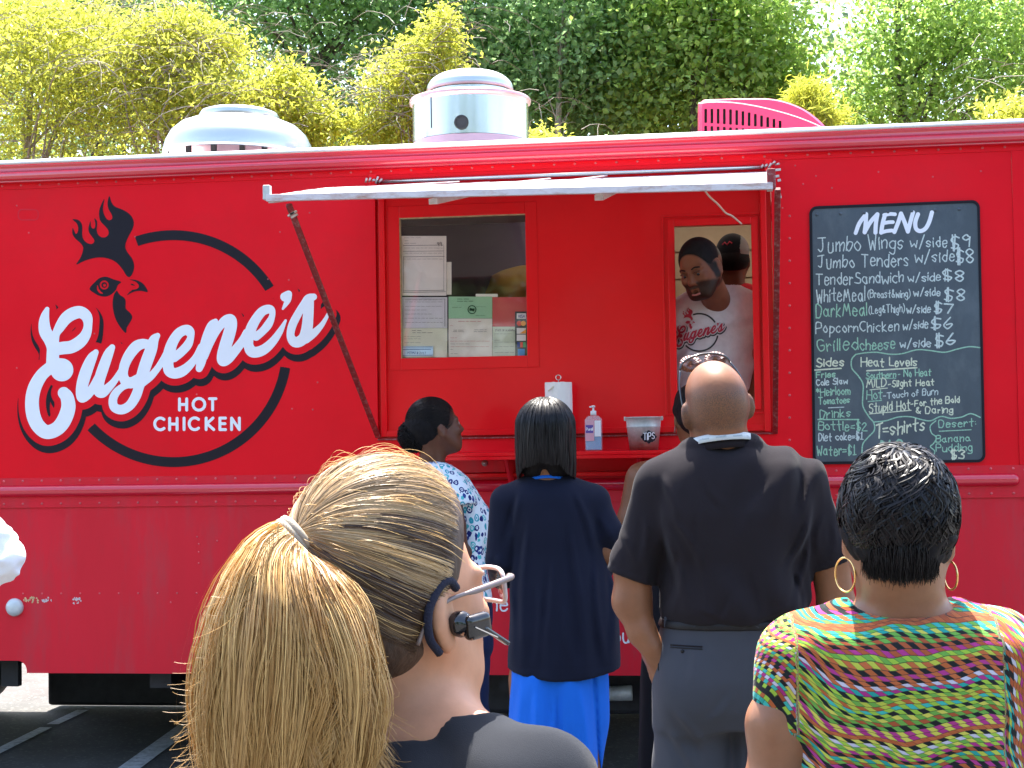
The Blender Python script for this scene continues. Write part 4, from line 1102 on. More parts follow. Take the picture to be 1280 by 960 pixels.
bx = lambda x, y: (980 + x / 2.595, 230 + y / 2.595)
jr = random.Random(11)
TW, TG, TY = [], [], []
def T(dst, s_, xa, xb, ya, yb, h, hw=.52, jit=.42):
    xa = max(xa, 104); hw *= 1.15
    (u0, v0), (u1, v1) = bx(xa, ya), bx(xb, yb); dst.extend(textline(s_, u0, v0, u1, v1, h / 2.595, hw, jr, jit))
def Lc(dst, pts, hw=.55):
    p = catmull([(*bx(x, y), hw) for x, y in pts], 5) if len(pts) > 2 else np.array([(*bx(x, y), hw) for x, y in pts]); dst.append(p)
W1 = .62
T(TW, 'Jumbo Wings', 108, 386, 220, 210, 44, W1); T(TW, 'w/side', 410, 528, 206, 204, 32, W1); T(TW, '$9', 542, 600, 210, 206, 40, .8)
T(TW, 'Jumbo Tenders', 108, 403, 273, 265, 40, W1); T(TW, 'w/side', 425, 552, 256, 250, 34, W1); T(TW, '$8', 560, 612, 256, 256, 40, .8)
T(TW, 'TenderSandwich', 100, 386, 327, 320, 36, W1); T(TW, 'w/side', 402, 506, 318, 314, 28, W1); T(TW, '$8', 516, 582, 312, 314, 32, .8)
T(TW, 'WhiteMeal', 102, 262, 384, 378, 42, W1); T(TW, '(Breast&wing)', 270, 408, 370, 368, 24, .5); T(TW, 'w/side', 420, 506, 364, 362, 24, W1); T(TW, '$8', 522, 584, 378, 380, 36, .8)
T(TG, 'DarkMeal', 100, 268, 432, 426, 38, W1); T(TW, '(Leg&Thigh)', 274, 390, 420, 416, 24, .5); T(TW, 'w/side', 398, 474, 418, 416, 24, W1); T(TW, '$7', 488, 546, 418, 418, 30, .8)
T(TW, 'PopcornChicken', 96, 372, 484, 476, 32, W1); T(TW, 'w/side', 386, 466, 474, 466, 26, W1); T(TW, '$6', 478, 546, 470, 466, 32, .8)
T(TG, 'Grilled', 106, 238, 544, 536, 38, W1); T(TG, 'cheese', 246, 358, 538, 534, 34, W1); T(TW, 'w/side', 376, 474, 532, 528, 26, W1); T(TW, '$6', 490, 552, 528, 520, 36, .85)
Lc(TG, [(232, 553), (262, 548), (300, 546), (340, 552), (380, 551), (430, 538), (470, 540), (520, 546), (560, 536), (600, 528), (635, 531)], .75)
T(TY, 'Sides', 100, 195, 592, 590, 26, .75); Lc(TY, [(98, 604), (185, 598)], .9); T(TG, 'Fries', 100, 166, 628, 626, 18, .65); T(TW, 'Cole Slaw', 98, 206, 654, 648, 20, .6)
T(TG, '*Heirloom', 100, 214, 688, 682, 26, .6); T(TG, 'Tomatoes', 112, 212, 714, 710, 20, .6); Lc(TW, [(144, 726), (194, 724)], .6)
T(TG, 'Drinks', 116, 216, 760, 754, 26, .6); Lc(TG, [(110, 764), (242, 764)], .8); T(TG, 'Bottle=$2', 112, 270, 798, 800, 28, .6); T(TW, 'Diet coke=$1', 112, 256, 834, 828, 24, .6); T(TG, 'Water=$1', 106, 234, 880, 876, 30, .6)
Lc(TG, [(232, 553), (219, 570), (220, 598), (240, 622), (256, 650), (255, 690), (256, 722), (275, 755), (291, 775), (292, 800), (272, 822), (255, 845), (252, 885)], .8)
T(TY, 'Heat Levels', 250, 430, 592, 590, 26, .7); Lc(TY, [(268, 606), (340, 602), (430, 596)], .9)
T(TG, 'Southern', 266, 362, 632, 626, 18, .55); Lc(TG, [(268, 634), (362, 630)], .5); T(TG, '- No Heat', 370, 476, 626, 622, 22, .55)
T(TY, 'MILD', 268, 330, 660, 656, 24, .6); Lc(TY, [(278, 668), (335, 662)], .55); T(TY, '-Slight Heat', 338, 486, 658, 652, 20, .6)
T(TG, 'Hot', 268, 318, 700, 696, 30, .55); Lc(TG, [(272, 706), (316, 702)], .55); T(TW, '-Touch of Burn', 322, 498, 696, 682, 20, .5)
T(TY, 'Stupid Hot', 276, 408, 742, 730, 30, .6); Lc(TY, [(276, 746), (412, 734)], .6); T(TY, '-For the Bold', 412, 568, 722, 708, 20, .6); T(TY, '& Daring', 428, 546, 744, 742, 20, .6)
Lc(TG, [(292, 772), (330, 768), (370, 756), (410, 755), (445, 764), (475, 768), (508, 754), (540, 760), (575, 756), (605, 745), (636, 757)], .75)
T(TY, 'T', 300, 318, 830, 824, 50, .9); T(TY, '=shirts', 322, 456, 816, 800, 40, .8); T(TG, '$10', 312, 384, 862, 856, 26, .9)
Lc(TG, [(492, 768), (474, 785), (478, 808), (494, 822), (484, 842), (474, 852), (488, 866), (484, 884)], .7)
T(TG, 'Desert:', 502, 620, 790, 786, 24, .55); Lc(TG, [(503, 802), (606, 797)], .6); T(TG, 'Banana', 492, 602, 838, 834, 22, .55); T(TG, 'Pudding', 492, 608, 868, 866, 24, .55); T(TY, '$3', 542, 584, 892, 890, 26, .7)
for dst, m, off in ((TW, 'chalk_white', .0066), (TG, 'chalk_green', .0067), (TY, 'chalk_yellow', .0068)):
    a, b, F_ = field2(dst, 1014, 1230, 252, 578, .45); o = fill2(a, b, F_, wallplace(0, off), 'chalk_writing', m, bd)
MN = []
def mb_(pts, hw=2.6): MN.append(catmull([(1000 + x / 5.333, 240 + y / 5.333, hw if len(p_) == 0 else p_[0]) for x, y, *p_ in pts], 4))
mb_([(370, 275, 2.4), (395, 210, 2.6), (440, 148, 2.4)]); mb_([(440, 150), (437, 210), (430, 270)]); mb_([(430, 268), (470, 200), (515, 150)]); mb_([(515, 150), (505, 210), (502, 272)])
mb_([(565, 155), (550, 210), (540, 272)]); mb_([(560, 155), (600, 148), (632, 150)], 2.3); mb_([(555, 210), (590, 203), (618, 202)], 2.3); mb_([(540, 272), (575, 262), (612, 258)], 2.3)
mb_([(628, 268), (655, 200), (672, 145)]); mb_([(672, 145), (695, 200), (718, 265)]); mb_([(718, 265), (735, 200), (752, 138)])
mb_([(785, 150), (768, 200), (772, 245), (800, 262), (835, 245), (860, 200), (878, 138)])
a, b, F_ = field2(MN, 1060, 1175, 258, 298, .4); fill2(a, b, F_, wallplace(0, .0072), 'painted_heading', 'white_vinyl', bd)
# web address on the skirt, only its pieces show between the people
WB = textline('ne', 612.5, 764, 634, 764, 17, 1.05, random.Random(2), 0, True, 0) + textline('ou', 768, 803, 786, 803, 17, 1.05, random.Random(2), 0, True, 0)
a, b, F_ = field2(WB, 606, 800, 740, 812, .5); fill2(a, b, F_, wallplace(.004, .0012), 'web_address', 'white_vinyl', truck)
# tiny print on the window papers
def wtext(s_, xa, ya, xb, yb, h, hw, m, y, parent):
    (u0, v0), (u1, v1) = pp(xa, ya), pp(xb, yb)
    L_ = textline(s_, u0, v0, u1, v1, h / 4.364, hw, random.Random(3), .1)
    a, b, F_ = field2(L_, min(u0, u1) - 3, u1 + 3, v0 - h / 4 - 4, v0 + 4, .2)
    fill2(a, b, F_, wallplace(y), 'print', m, parent)
wtext('99', 290, 252, 314, 252, 22, .30, 'ink_grey', YP - .0008, p1)
wtext('STATE OF ALABAMA', 606, 716, 712, 716, 10, .16, 'ink_grey', YP - .0008, p7)
wtext('PERMIT# 2017', 128, 840, 228, 840, 12, .18, 'ink_blue', YP - .0056, p9)
wtext('VISA', 732, 642, 768, 642, 16, .30, 'card_navy', YP - .0062, p10)
# ================================================================== trees
def leafmat(name, c1, c2, tr, rough=.45, tw=.55):
    m = bpy.data.materials.new(name); M[name] = m; m.use_nodes = True
    nt = m.node_tree; N, L = nt.nodes, nt.links; b = N['Principled BSDF']
    at = N.new('ShaderNodeAttribute'); at.attribute_name = 'tone'
    mi = N.new('ShaderNodeMix'); mi.data_type = 'RGBA'; L.new(at.outputs['Fac'], mi.inputs[0]); mi.inputs[6].default_value = (*c1, 1); mi.inputs[7].default_value = (*c2, 1)
    L.new(mi.outputs[2], b.inputs['Base Color']); b.inputs['Roughness'].default_value = rough; b.inputs['Specular IOR Level'].default_value = .45
    tl = N.new('ShaderNodeBsdfTranslucent'); mt = N.new('ShaderNodeMix'); mt.data_type = 'RGBA'; mt.blend_type = 'MULTIPLY'; mt.inputs[0].default_value = 1
    sc = N.new('ShaderNodeVectorMath'); sc.operation = 'SCALE'; sc.inputs['Scale'].default_value = tr; L.new(mi.outputs[2], sc.inputs[0])
    L.new(sc.outputs[0], tl.inputs[0])
    ms = N.new('ShaderNodeMixShader'); ms.inputs[0].default_value = tw; L.new(b.outputs[0], ms.inputs[1]); L.new(tl.outputs[0], ms.inputs[2])
    L.new(ms.outputs[0], N['Material Output'].inputs[0])
    return m
leafmat('leaf_yellow', (.19, .22, .04), (.50, .50, .07), 1.8)
leafmat('leaf_dark', (.095, .16, .085), (.22, .32, .12), 2.5, tw=.62)
leafmat('leaf_mid', (.10, .17, .06), (.28, .37, .08), 2.3, tw=.6)
leafmat('leaf_far', (.08, .13, .07), (.16, .23, .09), 2.2, tw=.6)
mat('bark', (.10, .085, .07), rough=.9, var=.35, vscale=12, bump=.5, bscale=30, bdist=.01, stretch=(1, 1, .25))
mat('bark_pale', (.28, .25, .20), rough=.9, var=.3, vscale=14, bump=.3, bscale=30, bdist=.006)
def leaves(name, C, size, mat_, parent, tone, up=.6, asp=.55, seed=0):
    g = np.random.default_rng(seed); n = len(C)
    d = g.normal(size=(n, 3)); d[:, 2] -= .25; d /= np.linalg.norm(d, axis=1, keepdims=True)
    nr = g.normal(size=(n, 3)) * (1 - up) + np.array([0, -.15, up]); nr -= d * (nr * d).sum(1, keepdims=True); nr /= np.linalg.norm(nr, axis=1, keepdims=True) + 1e-9
    w = np.cross(d, nr); s = (size * g.uniform(.65, 1.3, n))[:, None]
    a = C; t = C + d * s; l = C + d * s * .42 + w * s * asp * .5 + nr * s * .10; r = C + d * s * .42 - w * s * asp * .5 + nr * s * .10
    V = np.stack([a, l, t, r], 1).reshape(-1, 3); i = np.arange(n)[:, None] * 4
    F = np.concatenate([i + np.array([[0, 2, 1]]), i + np.array([[0, 3, 2]])], 0)
    return mesh_np(name, V, F, mat_, parent, smooth=False, attr={'tone': np.repeat(tone, 4)})
def tree(label, base, H, blobs, nl, size, lm, bm='bark', clump=.22, name='tree', cat='tree', grp='trees standing behind the truck', lean=(0, 0), tr=.16, seed=0, per=26, asp=.55, twig=0, flat=.6, trunkpath=None):
    """blobs [(x, y, z, rx, ry, rz, weight)] world"""
    g = np.random.default_rng(seed); rt = empty(name, (base[0], base[1], 0), label, cat, grp)
    top = np.array([base[0] + lean[0], base[1] + lean[1], H * .93])
    tp = trunkpath if trunkpath is not None else [np.array([base[0], base[1], -.05]), np.array([base[0] + lean[0] * .15 + .06, base[1] + lean[1] * .15, H * .3]), np.array([base[0] + lean[0] * .5 - .08, base[1] + lean[1] * .5, H * .62]), top]
    tp = catmull(tp, 5); k = len(tp)
    tm = MB().tube(tp, list(np.linspace(tr, tr * .22, k)), 9)
    w = np.array([b[6] for b in blobs], float); w /= w.sum()
    nc = nl // per; bi = g.choice(len(blobs), nc, p=w)
    B = np.array([b[:6] for b in blobs])[bi]
    d = g.normal(size=(nc, 3)); d /= np.linalg.norm(d, axis=1, keepdims=True); rr_ = g.random(nc) ** .45
    cc = B[:, :3] + d * rr_[:, None] * B[:, 3:6]
    keep = cc[:, 2] > .3; cc = cc[keep]; nc = len(cc)
    # limbs to a sample of clumps
    for i in g.choice(nc, min(nc, 26), replace=False):
        t_ = g.uniform(.35, .95); s0 = tp[int(t_ * (k - 1))]
        e = cc[i]
        if e[2] < s0[2] - .4: s0 = tp[int(.3 * (k - 1))]
        mid = (s0 + e) / 2 + g.normal(size=3) * .12 + (0, 0, .12)
        tm.tube(catmull([s0, mid, e], 4), list(np.linspace(tr * .30 * (1 - t_ * .5), tr * .06, 9)), 5, cap=False)
    tm.build('trunk', bm, rt)
    pts = np.repeat(cc, per, 0) + g.normal(size=(nc * per, 3)) * clump * np.array([1, 1, flat]) * np.repeat(g.uniform(.6, 1.4, nc), per)[:, None]
    tone = np.clip(np.repeat(g.random(nc), per) * .6 + g.random(nc * per) * .5, 0, 1)
    leaves('crown', pts, size, lm, rt, tone, asp=asp, seed=seed + 1)
    if twig:
        n = twig; s_ = cc[g.integers(0, nc, n)] + g.normal(size=(n, 3)) * .25; dr = g.normal(size=(n, 3)); dr[:, 2] = np.abs(dr[:, 2]) * .6; dr /= np.linalg.norm(dr, axis=1, keepdims=True)
        ln = g.uniform(.3, .8, n)[:, None, None]; t_ = np.linspace(0, 1, 7)[None, :, None]
        Cc = s_[:, None, :] + dr[:, None, :] * ln * t_ - np.array([0, 0, 1]) * ln * (t_ ** 2) * .55 + g.normal(size=(n, 7, 3)) * .008
        strands('twigs', Cc, .0045, bm, rt, taper=(1, .4))['kind'] = 'stuff'
    return rt
def bl(u, v, Y, rx, rz, ry=None, w=1): 
    p = P(u, v, Y); return (p[0], p[1], p[2], rx, ry or rx, rz, w)
yl = 'low feathery yellow green tree '
tree(yl + 'filling the top left corner behind the truck', (P(40, 150, 7.5)[0], 7.5), 5.4, [bl(20, 110, 7.5, 1.5, .85, w=3), bl(70, 40, 7.6, .8, .45, w=1.2), bl(-60, 20, 7.5, 1.0, .6), bl(20, 230, 7.5, 1.6, 1.2), bl(110, 90, 7.3, .6, .7, w=1), bl(40, 500, 7.5, 1.4, 1.5, w=.6)], 30000, .058, 'leaf_yellow', 'bark_pale', seed=1, clump=.13, per=16, twig=900, tr=.09, asp=.42)
tree(yl + 'behind the flat silver roof ventilator', (P(215, 150, 7.2)[0], 7.2), 5.2, [bl(215, 100, 7.2, .75, .60, w=2.2), bl(222, 35, 7.2, .30, .32, w=.45), bl(270, 58, 7.2, .30, .16, w=.35), bl(180, 62, 7.2, .35, .25, w=.5), bl(270, 130, 7.0, .55, .38, w=1), bl(200, 230, 7.2, 1.0, .9), bl(210, 500, 7.2, 1.0, 1.2, w=.5)], 21000, .058, 'leaf_yellow', 'bark_pale', seed=2, clump=.11, per=16, twig=700, tr=.08, asp=.42)
tree(yl + 'between the two silver roof fans, low crown', (P(375, 200, 7.4)[0], 7.4), 4.5, [bl(365, 150, 7.4, .38, .48, w=1.4), bl(355, 105, 7.4, .16, .24, w=.4), bl(402, 160, 7.4, .25, .2, w=.5), bl(370, 250, 7.4, .5, .6, w=1)], 6500, .066, 'leaf_yellow', 'bark_pale', seed=3, clump=.09, per=14, twig=140, tr=.05, asp=.42)
tree(yl + 'rising to a spire behind the upright steel fan', (P(520, 200, 7.6)[0], 7.6), 5.3, [bl(500, 110, 7.6, .36, .45, w=1.5), bl(545, 70, 7.6, .24, .36, w=.9), bl(553, 28, 7.6, .07, .20, w=.3), bl(480, 165, 7.6, .40, .25, w=1), bl(560, 135, 7.6, .35, .35, w=1), bl(675, 178, 7.6, .22, .06, w=.25), bl(520, 260, 7.6, .7, .6, w=1)], 14000, .058, 'leaf_yellow', 'bark_pale', seed=4, clump=.09, per=14, twig=380, tr=.06, asp=.42)
tree(yl + 'just showing above the roof in the right corner', (P(1290, 200, 7.6)[0], 7.6), 4.6, [bl(1285, 148, 7.6, .34, .20, w=1), bl(1235, 140, 7.6, .12, .05, w=.15), bl(1290, 240, 7.6, .5, .5, w=.6)], 2600, .068, 'leaf_yellow', 'bark_pale', seed=5, clump=.08, per=12, twig=60, tr=.04, asp=.42)
tree('small bright pine top behind the pink air conditioner', (P(1015, 200, 8.2)[0], 8.2), 4.6, [bl(1012, 128, 8.2, .17, .20, w=1), bl(1024, 152, 8.2, .26, .18, w=1), bl(1018, 240, 8.2, .3, .5, w=.8)], 4200, .10, 'leaf_yellow', 'bark', seed=6, clump=.07, per=14, tr=.04, asp=.10)
dk = 'tall dark green broadleaf tree '
tree(dk + 'with a leaning dark trunk behind the yellow trees', (P(372, 500, 13)[0], 13), 9.4, [bl(330, 30, 13, 1.5, 1.0, w=1.5), bl(430, -30, 13, 1.5, 1.2, w=2), bl(450, 120, 13.2, 1.1, 1.0, w=1.2), bl(260, -10, 13, 1.3, .8, w=1), bl(400, -130, 13, 1.8, 1.3, w=2), bl(330, 180, 13.3, 1.4, .8, w=1)], 27000, .082, 'leaf_dark', seed=11, clump=.28, tr=.13, asp=.8, trunkpath=[P(376, 560, 13) * (1, 1, 0), P(372, 300, 13), P(378, 130, 13), P(392, 85, 13), P(418, 55, 13), P(450, 10, 13), P(470, -120, 13)])
tree(dk + 'reaching over the upright steel fan', (P(600, 400, 13.5)[0], 13.5), 9.6, [bl(560, 10, 13.5, 1.3, 1.1, w=2), bl(640, 60, 13.4, 1.2, 1.1, w=2), bl(600, 140, 13.6, 1.2, .8, w=1.4), bl(600, -110, 13.5, 1.8, 1.2, w=2)], 27000, .082, 'leaf_dark', seed=12, clump=.28, tr=.12, asp=.8, trunkpath=[P(560, 560, 13.5) * (1, 1, 0), P(560, 300, 13.5), P(552, 90, 13.5), P(530, 10, 13.5), P(525, -120, 13.5)])
tree(dk + 'with a thin pale trunk, right of the steel fan', (P(700, 400, 12.5)[0], 12.5), 9.6, [bl(720, 30, 12.6, 1.2, 1.1, w=2), bl(770, 90, 12.6, 1.2, .9, w=2), bl(700, 140, 13, 1.1, .6, w=1), bl(820, 0, 12.6, 1.1, .9, w=1.2), bl(740, -100, 12.6, 1.7, 1.1, w=1.6)], 27000, .082, 'leaf_dark', 'bark_pale', seed=13, clump=.27, tr=.055, asp=.8, trunkpath=[P(700, 560, 12.0) * (1, 1, 0), P(699, 300, 12), P(698, 180, 12), P(700, 80, 12), P(704, 20, 12), P(708, -80, 12)])
tree('broad mid green tree with bright leaves above the pink air conditioner', (P(880, 400, 12)[0], 12), 9.2, [bl(850, 40, 12, 1.0, .85, w=2), bl(920, 40, 12, .85, .8, w=2), bl(880, 120, 12.3, 1.2, .5, w=1.5), bl(960, 110, 12.4, .6, .5, w=.8), bl(880, -90, 12, 1.6, 1.0, w=1.6), bl(830, 150, 12.8, .9, .4, w=.8)], 25000, .082, 'leaf_mid', seed=14, clump=.24, tr=.11, asp=.8)
tree('light airy green tree filling the top right, sky showing through', (P(1150, 400, 12.4)[0], 12.4), 9.4, [bl(1120, 60, 12.4, .75, .9, w=1.8), bl(1190, 40, 12.4, 1.0, .9, w=2.2), bl(1270, 70, 12.2, 1.0, .9, w=2.2), bl(1160, 135, 12.6, 1.2, .45, w=1.6), bl(1200, -80, 12.4, 1.6, .9, w=1.5), bl(1340, 20, 12.4, 1.1, 1.3, w=1.5), bl(1060, 150, 12.6, .5, .3, w=.5)], 23000, .072, 'leaf_mid', seed=15, clump=.26, tr=.08, asp=.7, trunkpath=[P(1140, 560, 12.4) * (1, 1, 0), P(1142, 300, 12.4), P(1125, 100, 12.4), P(1122, 0, 12.4), P(1120, -100, 12.4)])
tree(dk + 'in the top left, deep behind the yellow trees', (P(130, 400, 13)[0], 13), 9.6, [bl(60, -30, 13, 1.6, .9, w=1.5), bl(160, 40, 13, 1.2, .6, w=1.2), bl(150, 110, 13, 1.6, 1.0, w=1.2), bl(-80, 40, 13, 1.7, 1.4, w=1.5), bl(60, -150, 13, 2, 1.2, w=1.5)], 22000, .085, 'leaf_dark', seed=16, clump=.3, tr=.13, asp=.8)
# the wood farther back reads as one mass
g = np.random.default_rng(77)
def wood(name, n, xr, yr, zr, size, seed, gaps=()):
    g = np.random.default_rng(seed); nc = n // 30
    c = np.stack([g.uniform(*xr, nc), g.uniform(*yr, nc), g.uniform(*zr, nc)], 1)
    hump = zr[1] * (.78 + .22 * np.sin(c[:, 0] * .9 + seed) * np.cos(c[:, 0] * .37)); c = c[c[:, 2] < hump]
    if gaps:
        for (u, v, r) in gaps:
            px3 = np.array([pix(q)[:2] for q in c]); c = c[np.hypot(px3[:, 0] - u, px3[:, 1] - v) > r]
    nc = len(c)
    p = np.repeat(c, 30, 0) + g.normal(size=(nc * 30, 3)) * .34
    o = leaves(name, p, size, 'leaf_far', None, np.clip(np.repeat(g.random(nc), 30) * .7 + g.random(nc * 30) * .3, 0, 1), asp=.8, seed=seed)
    tag(o, kind='stuff'); return o
wood('wood_behind', 52000, (-16, 10), (18, 24), (2.0, 12.5), .17, 21, gaps=((1042, 75, 24), (385, 55, 10), (1020, 105, 10), (1180, 15, 14), (975, 30, 8)))
wood('unseen_wood_behind_camera', 14000, (-26, 26), (-30, -24), (.6, 11), .42, 23)  # unseen foliage added behind the camera to darken reflections on the truck
for i in range(9):
    x = -24 + i * 6 + 1.1 * math.sin(i * 3.1); tree('%s of the unseen trees added behind the camera to darken reflections' % ('first from the left', 'second from the left', 'third from the left', 'fourth from the left', 'middle', 'fourth from the right', 'third from the right', 'second from the right', 'first from the right')[i], (x, -27), 10, [(x, -27, 6.5, 2.6, 2.0, 3.6, 1)], 2600, .40, 'leaf_far', seed=40 + i, clump=.6, tr=.2, asp=.8, grp='unseen trees added behind the camera')  # unseen trees, added for the darker reflections they give the truck side
# ================================================================== people: tools
def skin(name, col, rough=.46, spec=.32, var=.14):
    return mat(name, col, rough=rough, spec=spec, var=var, vscale=14, bump=.12, bscale=320, bdist=.0006, sss=.12)
skin('skin_dark', (.105, .038, .020)); skin('skin_brown', (.19, .078, .036)); skin('skin_deep', (.075, .030, .018)); skin('skin_fair', (.56, .28, .165), rough=.5); skin('skin_tan', (.27, .125, .066), rough=.38)
mat('eye_white', (.38, .33, .30), rough=.35); mat('eye_dark', (.02, .012, .01), rough=.1); mat('lips', (.28, .09, .075), rough=.4)
def hairmat(name, c1, c2, c3=None, rough=.32, spec=.6):
    """c1 to c2 across the strands by tone, towards c3 along the strand"""
    m = bpy.data.materials.new(name); M[name] = m; m.use_nodes = True
    nt = m.node_tree; N, L = nt.nodes, nt.links; b = N['Principled BSDF']
    at = N.new('ShaderNodeAttribute'); at.attribute_name = 'tone'
    mi = N.new('ShaderNodeMix'); mi.data_type = 'RGBA'; L.new(at.outputs['Fac'], mi.inputs[0]); mi.inputs[6].default_value = (*c1, 1); mi.inputs[7].default_value = (*c2, 1); cur = mi.outputs[2]
    if c3:
        a2 = N.new('ShaderNodeAttribute'); a2.attribute_name = 'along'
        mr = N.new('ShaderNodeMapRange'); mr.inputs[1].default_value = .2; mr.inputs[2].default_value = .9; mr.inputs[4].default_value = .6; L.new(a2.outputs['Fac'], mr.inputs[0])
        m2 = N.new('ShaderNodeMix'); m2.data_type = 'RGBA'; L.new(mr.outputs[0], m2.inputs[0]); L.new(cur, m2.inputs[6]); m2.inputs[7].default_value = (*c3, 1); cur = m2.outputs[2]
    L.new(cur, b.inputs['Base Color']); b.inputs['Roughness'].default_value = rough; b.inputs['Specular IOR Level'].default_value = spec
    return m
hairmat('hair_black', (.003, .0028, .0036), (.010, .008, .009), rough=.40, spec=.22)
hairmat('hair_blonde', (.26, .12, .036), (.80, .54, .22), (.50, .27, .075), rough=.42, spec=.4)
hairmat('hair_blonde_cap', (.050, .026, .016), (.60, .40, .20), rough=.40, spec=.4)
mat('hair_under', (.007, .006, .007), rough=.75, spec=.15, var=.3, vscale=60, bump=.6, bscale=90, bdist=.004, stretch=(1, 1, .2))
mat('hair_under_blonde', (.14, .070, .028), rough=.6, var=.35, vscale=40)
def cloth(name, col, **k):
    a = dict(rough=.95, spec=.08, var=.08, vscale=5, bump=.35, bscale=420, bdist=.0012, sheen=.06); a.update(k); return mat(name, col, **a)
cloth('polo_cloth', (.018, .015, .018)); cloth('grey_trousers', (.048, .050, .060), rough=.75, bscale=700); cloth('navy_knit', (.010, .012, .024), bscale=600)
cloth('blue_skirt_cloth', (.012, .13, .60), rough=.7, var=.05); cloth('denim', (.014, .022, .065), bscale=900); cloth('black_cloth', (.010, .010, .013), sheen=.1); cloth('grey_tee', (.56, .55, .57), var=.08, vscale=40)
cloth('white_shirt', (.75, .76, .80), rough=.7); cloth('mustard', (.36, .24, .06), sheen=.05); cloth('red_cloth', (.45, .02, .03)); cloth('dark_tee', (.025, .027, .033), bscale=900)
cloth('lanyard_cloth', (.55, .58, .58), rough=.6); mat('leather', (.010, .009, .010), rough=.5, spec=.25, bump=.2, bscale=200, bdist=.0006)
mat('gold', (.85, .55, .22), rough=.2, metal=1); mat('silver', (.75, .75, .76), rough=.2, metal=1); mat('shoe_black', (.012, .012, .013), rough=.35)
mat('glossy_black', (.010, .010, .012), rough=.12, coat=.5); mat('lens_dark', (.10, .035, .02), rough=.08, coat=.6); mat('clear_frame', (.50, .43, .43), rough=.15, spec=.5, coat=.2)
R2C = np.array([[CR[0], CF[0]], [CR[1], CF[1]]])
class Who:
    def __init__(s, d): s.d = d; s.s = FPX / d
    def q(s, u, v, dd=0.0): return Q(u, v, s.d + dd) if dd == 0 else s.q(u, v) + CF * dd
    def row(s, v, l, r, b, yo=0.0):
        c = s.q((l + r) / 2, v) + CF * yo; return (c[2], c[0], c[1], (r - l) / 2 / s.s, b)
    def rows(s, *L_): return [s.row(*r) for r in L_]
    def vol(s, u0, v0, u1, v1, f, b, h, zmin=None):
        """box from pixels, f metres in front (towards the camera) and b behind"""
        P_ = [s.q(u, v) + CF * t for u in (u0, u1) for v in (v0, v1) for t in (-f, b)]
        P_ = np.array(P_); lo, hi = P_.min(0), P_.max(0)
        if zmin is not None: lo[2] = zmin
        return Vol(lo, hi, h)
def head(V, O, R, s=1.0, k=.018, ears=True, jaw=1.0, nose=1.0, open_mouth=0, neck=None, nr=.056):
    L = lambda x, y, z: O + s * (R @ np.array([x, y, z]))
    V.ell(L(0, -.010, .036), np.array([.074, .096, .088]) * s, R, k=.01)
    V.ell(L(0, -.050, .020), np.array([.066, .062, .070]) * s, R, k=.03 * s)
    V.ell(L(0, .036, -.030), np.array([.058 * jaw, .058, .078]) * s, R, k=.03 * s)
    V.ell(L(0, .055, -.070), np.array([.034 * jaw, .036, .034]) * s, R, k=.03 * s)
    for e in (-1, 1):
        V.cone(L(e * .058 * jaw, .005, -.035), L(e * .030 * jaw, .060, -.088), .018 * s, .014 * s, k=.03 * s)
        V.ell(L(e * .036, .070, -.022), np.array([.022, .018, .020]) * s, R, k=.02 * s)
        V.ell(L(e * .031, .098, .006), np.array([.017, .014, .011]) * s, R, k=.012 * s, mode='sub')
        V.ell(L(e * .031, .078, .004), np.array([.0135, .0135, .0125]) * s, R, k=.004 * s)
        V.cone(L(e * .012, .090, .022), L(e * .045, .078, .024), .0075 * s, .0065 * s, k=.014 * s)
    V.cone(L(0, .086, .016), L(0, .108 * (1 if nose == 1 else nose), -.026), .008 * s, .0115 * s, k=.012 * s)
    for e in (-1, 1): V.ell(L(e * .012, .097, -.030), np.array([.009, .010, .008]) * s, R, k=.008 * s)
    V.cone(L(-.020, .086, -.056), L(.020, .086, -.056), .0065 * s, .0065 * s, k=.006 * s); V.cone(L(0, .092, -.0545), L(0, .092, -.0545), .0068 * s, .0068 * s, k=.008 * s)
    V.cone(L(-.016, .085, -.068 - open_mouth), L(.016, .085, -.068 - open_mouth), .0072 * s, .0072 * s, k=.006 * s)
    if open_mouth: V.ell(L(0, .092, -.062 - open_mouth / 2), np.array([.013, .012, .004 + open_mouth / 2]) * s, R, k=.003, mode='sub')
    if ears:
        for e in (-1, 1):
            Re = R @ np.array([[math.cos(.35 * e), math.sin(.35 * e), 0], [-math.sin(.35 * e), math.cos(.35 * e), 0], [0, 0, 1]]).T
            V.ell(L(e * .077, -.006, -.004), np.array([.009, .019, .031]) * s, Re, k=.010 * s)
            V.ell(L(e * .079, -.008, -.026), np.array([.007, .010, .012]) * s, Re, k=.006 * s)
            V.ell(L(e * .087, -.001, .000), np.array([.007, .011, .018]) * s, Re, k=.004 * s, mode='sub')
    if neck is not None:
        V.cone(L(0, -.028, -.045), neck, nr * s * .98, nr * s * 1.06, k=.035 * s)
    return L
def eyes(L, R, parent, s=1.0):
    for e in (-1, 1):
        c = L(e * .031, .0795, .004)
        m = MB().lathe(c, [(.0122 * s * math.cos(t), .0122 * s * math.sin(t)) for t in np.linspace(-1.5, 1.5, 9)], 14, ax=(R[:, 0], R[:, 2], R[:, 1])); m.build('eye', 'eye_white', parent)
        MB().lathe(c + R[:, 1] * .0113 * s, [(.0058 * s, 0), (.004 * s, .0013 * s), (.0001, .0017 * s)], 14, ax=(R[:, 0], R[:, 2], R[:, 1])).build('iris', 'eye_dark', parent)
